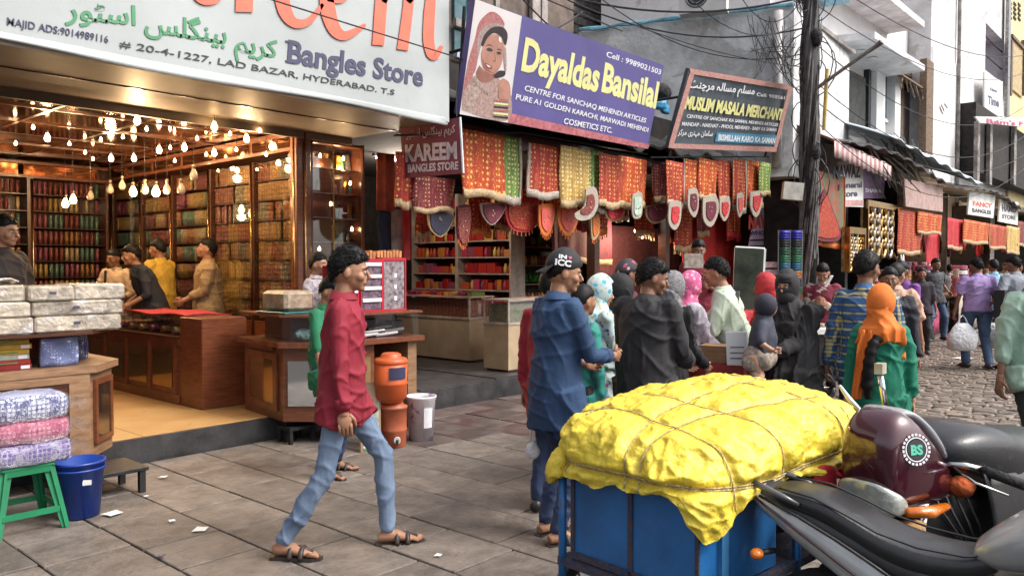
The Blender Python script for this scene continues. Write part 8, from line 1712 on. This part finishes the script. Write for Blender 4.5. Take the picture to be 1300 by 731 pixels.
for pth in [across(.12), across(.36, .1), across(.60, -.12), across(.84, .1), across(1.0, -.05)]+[along(.15, .12), along(.34, -.1), along(.52, .1), hoop(.865), hoop(.873)]:
    q = MB(); q.tube(pth, .0029, 6); q.build('rope', rope, tarp, True)
# red cloth peeping out at the far right end
q = MB(); q.grid(lambda u, v: K(-.045-.03*math.sin(u*9), .62+.5*u, .845-.09*v+.012*math.sin(u*17)), 14, 5, .01, -ua); q.build('lining', redc, tarp, True)
# brown bag under the far end
q = MB(); q.ell(K(.3, .8, .66), (.2, .24, .17), 18, 10); q.solo('sack', mat('brown_sack', (.22, .13, .06), .9, 0, (30, .3), bump=(20, .8, .03)), 'brown sack on the cart chassis under the far end of the tarpaulin', 'sack', smooth=True)

# ================================================================ motorcycles
paint_m = mat('maroon_paint', (.055, .008, .016), .18, .2, (2, .15), coat=1., dirt=((.12, .07, .06), 6, .72)); silver = mat('silver_paint', (.40, .41, .42), .3, .25, (3, .15), coat=.6, dirt=((.16, .14, .12), 6, .68)); vinyl = mat('black_vinyl', (.016, .016, .018), .38, 0, (6, .3), bump=(110, .25, .003), coat=.12, dirt=((.07, .065, .06), 4, .62)); dkpl = mat('dusty_black_plastic', (.03, .03, .032), .5, 0, (7, .3), dirt=((.08, .07, .06), 5, .6))
rubber = mat('tyre_rubber', (.02, .02, .02), .85, 0, (20, .3), bump=(60, .6)); engine = mat('engine_alloy', (.16, .16, .165), .45, .8, (20, .4), bump=(60, .4)); amber = mat('amber_lens', (.65, .16, .01), .12, 0, (20, .2), bump=(60, .3), coat=.6); lens = mat('clear_lens', (.50, .52, .48), .08, .3, (14, .3), bump=(40, .2), coat=1.); redl = mat('red_lens', (.35, .01, .01), .12, 0, coat=.6)
def bike(base, fw, label, name='motorcycle'):
    f = Vector(fw); f.z = 0; f.normalize(); l = Vector((-f.y, f.x, 0)); t = thing(name, base, label, 'motorcycle')
    def B(x, y, z): return Vector(base)+f*x+l*y+Vector((0, 0, z))
    Mr = Matrix((( f.x, l.x, 0), (f.y, l.y, 0), (0, 0, 1)))
    def secs(rows, n=20, p=2.2, par=t, nm='part', m=None, cap=True, smooth=True):
        q = MB(); rs_ = []
        for x, w, z, h in rows:
            rs_.append([B(x, w*math.copysign(abs(math.cos(a))**(2/p), math.cos(a)), z+h*math.copysign(abs(math.sin(a))**(2/p), math.sin(a))) for a in np.linspace(0, 2*math.pi, n+1)[:-1]])
        # finer rows
        R2 = []
        for i in range(len(rs_)-1):
            p0, p1, p2, p3 = rs_[max(0, i-1)], rs_[i], rs_[i+1], rs_[min(len(rs_)-1, i+2)]
            for k in range(4): u = k/4; R2.append([.5*((2*b)+(c-a)*u+(2*a-5*b+4*c-d)*u*u+(3*b-a-3*c+d)*u**3) for a, b, c, d in zip(p0, p1, p2, p3)])
        R2.append(rs_[-1]); q.rings(R2, cap); return q.build(nm, m, par, smooth)
    def wheel(x, z, r_, w):
        q = MB(); q.tube([B(x+r_*math.cos(a), 0, z+r_*math.sin(a)) for a in np.linspace(0, 2*math.pi, 37)], w, 10, up=l, flat=1.2); wh = q.build('wheel', rubber, t, True)
        q = MB(); q.tube([B(x+(r_-w)*math.cos(a), 0, z+(r_-w)*math.sin(a)) for a in np.linspace(0, 2*math.pi, 37)], .02, 8); q.build('rim', engine, wh, True)
        for a in np.linspace(0, 2*math.pi, 7)[:-1]: q = MB(); q.tube([B(x+.03*math.cos(a), 0, z+.03*math.sin(a)), B(x+(r_-w)*math.cos(a), 0, z+(r_-w)*math.sin(a))], [.022, .014], 6); q.build('spoke', M['black'], wh)
        q = MB(); q.tube([B(x, -.06, z), B(x, .06, z)], .045, 14); q.build('hub', engine, wh, True)
    return t, B, Mr, secs, wheel
# silver and black bike, rear towards us at the bottom right
fA = RT*.80-FW*.60; baseA = cw(.80, 2.74)
t, B, Mr, secs, wheel = bike(baseA, fA, 'silver and black motorcycle, its tail beside the yellow tarpaulin at the bottom right')
wheel(.32, .30, .25, .055); wheel(1.58, .30, .25, .045)
secs([(.10, .06, .835, .010), (.16, .095, .828, .03), (.28, .112, .812, .038), (.37, .118, .775, .042), (.46, .122, .735, .045), (.56, .122, .712, .045), (.66, .105, .712, .042), (.74, .085, .735, .035), (.78, .06, .76, .02)], 28, 3.4, nm='seat', m=vinyl)
secs([(-.03, .03, .845, .02), (.04, .06, .84, .035), (.14, .09, .795, .05), (.30, .115, .745, .055), (.45, .12, .70, .055), (.60, .12, .66, .05), (.70, .10, .64, .04)], 20, 3, nm='tail_cowl', m=dkpl)
for s_ in (-1, 1):
    q = MB(); q.tube([B(x, s_*y, z) for x, y, z in ((.15, .088, .862), (.26, .100, .852), (.36, .108, .818), (.45, .112, .782), (.56, .112, .76), (.68, .095, .755), (.76, .07, .772))], .0035, 6); q.build('seat_piping', M['black'], t, True)
    q = MB(); rs_ = []
    for x, z0, z1, y in ((.03, .825, .848, .074), (.10, .775, .828, .102), (.22, .70, .79, .122), (.34, .63, .742, .132), (.45, .575, .69, .136), (.54, .555, .64, .132), (.60, .55, .59, .12)):
        rs_.append([B(x, s_*(y-.012), z0), B(x, s_*y, z0+.01), B(x, s_*(y+.006), (z0+z1)/2), B(x, s_*y, z1-.01), B(x, s_*(y-.012), z1)])
    q.rings(rs_); sp_ = q.build('side_panel', silver, t, True)
    q = MB(); q.tube([B(x, s_*y, z) for x, y, z in ((.05, .083, .832), (.12, .113, .80), (.24, .133, .738), (.36, .143, .672), (.47, .145, .61), (.56, .14, .575))], .0045, 6); q.build('panel_stripe', paint_m, sp_, True)
    q = MB(); q.tube([B(x, s_*y, z) for x, y, z in ((.09, .106, .832), (.22, .128, .793), (.34, .138, .745), (.45, .142, .692), (.54, .138, .642))], .006, 6); q.build('panel_gap', M['black'], sp_, True)
    q = MB(); q.tube([B(-.02, s_*.03, .862), B(.02, s_*.07, .872), B(.09, s_*.105, .865), B(.17, s_*.118, .845), B(.22, s_*.112, .825)], [.009, .011, .011, .010, .007], 10); q.build('grab_rail', mat('grey_grab_rail', (.10, .10, .105), .3, .3, coat=.5), t, True)
    q = MB(); q.tube([B(.52, s_*.10, .48), B(.35, s_*.12, .40), B(.32, s_*.11, .31)], .016, 8); q.build('shock_mount', M['iron'], t, True)
    q = MB(); q.tube([B(.14, s_*.10, .66), B(.11, s_*.15, .66)], .010, 8); o = q.build('indicator_stem', M['black'], t, True); q = MB(); q.ell(B(.105, s_*.165, .66), (.026, .022, .018), 12, 8); q.build('lens', amber, o, True)
    q = MB(); q.tube([B(.28, s_*.13, .33), B(.40, s_*.13, .62)], .03, 10); q.build('shock_absorber', M['chrome'], t, True)
# exhaust, plate, mudguard, lamp at the tail
q = MB(); q.tube([B(-.035, 0, .83), B(-.05, 0, .79)], [.04, .035], 12, flat=.8); q.build('tail_lamp', redl, t, True)
q = MB(); q.grid(lambda u, v: B(-.02-.06*v+.0*u, -.085+.17*u, .77-.24*v), 4, 8, .02, (0, 0, 1)); q.build('rear_mudguard', dkpl, t, True)
q = MB(); q.prism([B(-.09, -.10, .60), B(-.09, .10, .60), B(-.06, .10, .69), B(-.06, -.10, .69)], fA*.006); q.build('number_plate', mat('dull_plate', (.28, .27, .25), .5, 0, (12, .4)), t)
q = MB(); q.tube([B(-.12, -.17, .36), B(.05, -.17, .36), B(.30, -.165, .33), B(.55, -.15, .29), B(.75, -.13, .26)], [.048, .055, .055, .045, .022], 14); ex = q.build('exhaust', M['black'], t, True)
q = MB(); q.tube([B(-.10, -.222, .385), B(.30, -.218, .36)], .022, 8, flat=.5); q.build('heat_shield', M['chrome'], ex, True)
secs([(.70, .08, .76, .02), (.76, .115, .78, .06), (.88, .145, .83, .10), (1.05, .155, .86, .12), (1.20, .13, .86, .11), (1.34, .06, .84, .05)], 24, 2.6, nm='fuel_tank', m=silver)
secs([(.66, .10, .46, .10), (.80, .13, .44, .14), (.98, .13, .42, .15), (1.12, .11, .42, .12), (1.20, .07, .45, .07)], 16, 4, nm='engine', m=engine)
for k in range(7): q = MB(); q.prism([B(.95, -.12, .46+.024*k), B(1.14, -.12, .46+.024*k), B(1.14, .12, .46+.024*k), B(.95, .12, .46+.024*k)], (0, 0, .008)); q.build('cooling_fin', engine, t)
for s_ in (-1, 1):
    q = MB(); q.tube([B(1.58, s_*.085, .30), B(1.42, s_*.085, .86), B(1.38, s_*.085, .97)], .022, 10); q.build('fork', M['chrome'], t, True)
    q = MB(); q.tube([B(1.38, 0, 1.0), B(1.34, s_*.16, 1.03), B(1.24, s_*.33, 1.0)], .013, 8); hb = q.build('handlebar', M['black'], t, True); q = MB(); q.tube([B(1.24, s_*.33, 1.0), B(1.17, s_*.41, .985)], .018, 10); q.build('grip', rubber, hb, True)
    q = MB(); q.tube([B(.62, s_*.13, .28), B(.62, s_*.24, .28)], .015, 8); q.build('footrest', rubber, t, True)
secs([(1.38, .10, .88, .10), (1.50, .12, .90, .13), (1.60, .08, .88, .09)], nm='headlamp', m=silver)
q = MB(); rs_ = [[B(1.58+.31*math.cos(a), w_, .30+.31*math.sin(a)) for w_ in (-.06, .06)]+[B(1.58+.32*math.cos(a), w_, .30+.32*math.sin(a)) for w_ in (.06, -.06)] for a in np.linspace(.3, 2.6, 14)]; q.rings(rs_); q.build('front_mudguard', silver, t, True)
# maroon bike facing left with sticker on its cowl, black cover on the saddle
fB = (RT*-.82-FW*.57); baseB = cw(1.50, 2.96)
t, B, Mr, secs, wheel = bike(baseB, fB, 'maroon motorcycle with round white sticker on its cowl and a big black covered seat')
wheel(.22, .30, .25, .05); wheel(-1.02, .30, .25, .055)
secs([(.335, .045, .87, .08), (.322, .09, .88, .13), (.28, .112, .89, .170), (.21, .126, .895, .182), (.12, .130, .865, .150), (.03, .124, .82, .110), (-.05, .110, .785, .080), (-.12, .08, .76, .055)], 36, 3.4, nm='front_cowl', m=paint_m)
secs([(.358, .03, .79, .045), (.350, .075, .785, .055), (.325, .108, .775, .055), (.285, .120, .765, .045), (.262, .118, .76, .03)], 26, 4, nm='headlight', m=lens)
secs([(.255, .05, 1.055, .012), (.19, .095, 1.062, .020), (.12, .118, 1.01, .028), (.05, .118, .955, .028), (-.02, .105, .90, .022), (-.07, .08, .86, .012)], 20, 2.8, nm='visor', m=mat('pale_grey_visor', (.30, .30, .32), .25, 0, (5, .2), coat=.6))
secs([(.0, .09, .91, .03), (-.07, .10, .875, .04), (-.14, .08, .85, .03)], 18, 3, nm='instrument_pod', m=dkpl)
for s_ in (-1, 1):
    q = MB(); q.tube([B(.28, s_*.12, .745), B(.18, s_*.150, .735), B(.08, s_*.155, .74)], [.020, .028, .016], 12, flat=.8); q.build('indicator', amber, t, True)
    q = MB(); q.tube([B(-.02, s_*.05, .86), B(-.07, s_*.14, .86), B(-.10, s_*.19, .85)], .013, 8); hb = q.build('handlebar', M['chrome'], t, True); q = MB(); q.tube([B(-.10, s_*.19, .85), B(-.15, s_*.32, .81)], .019, 12); q.build('grip', rubber, hb, True)
    q = MB(); q.tube([B(-.04, s_*.12, .85), B(-.01, s_*.21, .82), B(-.05, s_*.30, .79)], .005, 6); q.build('brake_lever', M['chrome'], hb, True)
    q = MB(); q.tube([B(.22, s_*.085, .30), B(.08, s_*.085, .80)], .022, 10); q.build('fork', M['chrome'], t, True)
q = MB(); q.tube([B(.0, -.12, 1.05), B(.02, -.13, 1.16)], .012, 8); mr = q.build('mirror', M['chrome'], t, True); q = MB(); q.xbox(Matrix.Translation(B(.02, -.13, 1.19)), .05, .03, .04); q.build('mirror_clamp', mat('beige_clamp', (.45, .42, .32), .5), mr)
q = MB(); q.tube([B(.12, -.13, 1.02), B(.16, -.17, 1.08), B(.19, -.19, 1.13)], [.014, .02, .012], 8, flat=.5); q.build('side_deflector', M['white'], t, True)
# round sticker: white ring of marks and green letters
cs = B(.235, .1235, .955); nS = (fB*.40+Vector((-fB.y, fB.x, 0)).normalized()*.90+Vector((0, 0, .12))).normalized(); u1 = nS.cross(UP).normalized(); u1 = -u1; u2 = nS.cross(u1); u2 = u2 if u2.z > 0 else -u2; u1 = u1 if u1.dot(RT) > 0 else -u1
cs = cs+nS*.008
def ringpart(q, r0, r1, a0, a1, n=10):
    for i in range(n):
        a, b_ = a0+(a1-a0)*i/n, a0+(a1-a0)*(i+1)/n; q.prism([cs+(u1*math.cos(x)+u2*math.sin(x))*rr for x, rr in ((a, r0), (b_, r0), (b_, r1), (a, r1))], nS*.0015)
q = MB()
for k in range(22): ringpart(q, .046, .054, 2*math.pi*k/22, 2*math.pi*(k+.62)/22, 2)
ringpart(q, .038, .042, 0, 2*math.pi, 28); st = q.build('sticker_ring', M['inkwhite'], t)
q = MB(); ringpart(q, .0, .034, 0, 2*math.pi, 20); q.build('sticker_disc', M['inkblack'], t)
vs, fs = text_geo("BS", .05); x0 = min(v[0] for v in vs); x1 = max(v[0] for v in vs); q = MB(); q.add([cs+u1*(((v[0]-x0)/(x1-x0)-.5)*.046)+u2*(v[1]/.73*.032-.016)+nS*(.003+.001*v[2]) for v in vs], fs); q.build('sticker_lettering', mat('mint_green_print', (.12, .55, .38), .5), t)
# tank and saddle under black vinyl, side cover draped down
secs([(-.02, .08, .90, .03), (-.07, .14, .89, .07), (-.18, .18, .875, .11), (-.32, .20, .845, .13), (-.48, .195, .80, .13), (-.66, .20, .78, .12), (-.86, .205, .77, .115), (-.98, .20, .755, .105), (-1.03, .14, .74, .05)], 32, 3.2, nm='covered_seat', m=vinyl)
q = MB(); q.grid(lambda u, v: B(-.08-.92*u, .20+.02*v+.010*math.sin(u*14+v*2)+.02*math.sin(v*3), .84-.12*u-(.34+.06*math.sin(u*2.5+.4))*v), 26, 10, .006, tuple(Vector((-fB.y, fB.x, 0)))); q.build('seat_cover_flap', vinyl, t, True)
secs([(-.25, .11, .46, .12), (-.42, .13, .42, .16), (-.6, .13, .42, .15), (-.72, .08, .44, .1)], 16, 4, nm='engine', m=engine)
q = MB(); q.tube([B(.02, .06, .72), B(-.10, .10, .60), B(-.3, .12, .35), B(-.7, .16, .28), B(-1.1, .17, .36)], [.018, .02, .022, .035, .045], 10); q.build('exhaust', M['black'], t, True)
secs([(.06, .06, .66, .08), (-.02, .09, .64, .12), (-.15, .11, .60, .16), (-.35, .12, .60, .15), (-.5, .10, .60, .1)], 16, 4, nm='frame_shroud', m=dkpl)
for k in range(4): q = MB(); q.tube([Vector(v_) for v_ in [B(.0-.03*k, .05+.02*k, .80), B(.07-.05*k, .13+.02*k, .72-.02*k), B(-.04-.05*k, .15+.01*k, .60-.03*k), B(-.16-.06*k, .12, .50)]], .005, 6); q.build('cable', M['cable'], t, True)
q = MB(); q.ell(B(-.07, .13, .78), (.05, .05, .04), 10, 6); q.build('orange_rag', mat('orange_rag', (.45, .09, .02), .9, 0, (12, .4), bump=(20, 1, .03)), t, True)
q = MB(); rs_ = [[B(.22+.31*math.cos(a), w_, .30+.31*math.sin(a)) for w_ in (-.06, .06)]+[B(.22+.32*math.cos(a), w_, .30+.32*math.sin(a)) for w_ in (.06, -.06)] for a in np.linspace(.3, 2.6, 14)]; q.rings(rs_); q.build('front_mudguard', paint_m, t, True)
q = MB(); q.grid(lambda u, v: B(.34-.10*u+.16*v, -.05+.22*u, .70-.22*v+.01*math.sin(u*9)), 8, 8, .012, (0, 0, 1)); q.build('ochre_cloth', mat('ochre_cloth', (.34, .19, .07), .8, 0, (5, .4), bump=(16, .8, .03)), t, True)
# third bike: dark tank at the right edge
fC = RT*.9-FW*.25; baseC = cw(1.72, 2.42)
t, B, Mr, secs, wheel = bike(baseC, fC, 'dark grey motorcycle tank cut by the right photo edge, in front of the covered seat')
secs([(-.10, .06, .76, .03), (-.02, .11, .775, .07), (.10, .14, .79, .10), (.24, .15, .80, .11), (.38, .12, .80, .10), (.46, .06, .78, .05)], 22, 2.4, nm='fuel_tank', m=mat('dark_grey_paint', (.07, .072, .078), .2, .4, coat=1.)); secs([(-.62, .08, .73, .03), (-.4, .12, .73, .04), (-.08, .12, .715, .04)], 18, 2.6, nm='seat', m=vinyl) if False else None
wheel(.7, .3, .25, .05); wheel(-.50, .3, .25, .05) if False else None
secs([(-.1, .1, .42, .12), (.1, .12, .42, .15), (.25, .08, .44, .1)], 16, 4, nm='engine', m=engine)
q = MB(); q.tube([B(.62, 0, .4), B(.5, 0, .8), B(.48, .0, .98)], .03, 8); q.tube([B(.44, -.3, 1.0), B(.48, 0, .98), B(.44, .3, 1.0)], .013, 8); q.build('fork', M['chrome'], t, True)
bake_all()
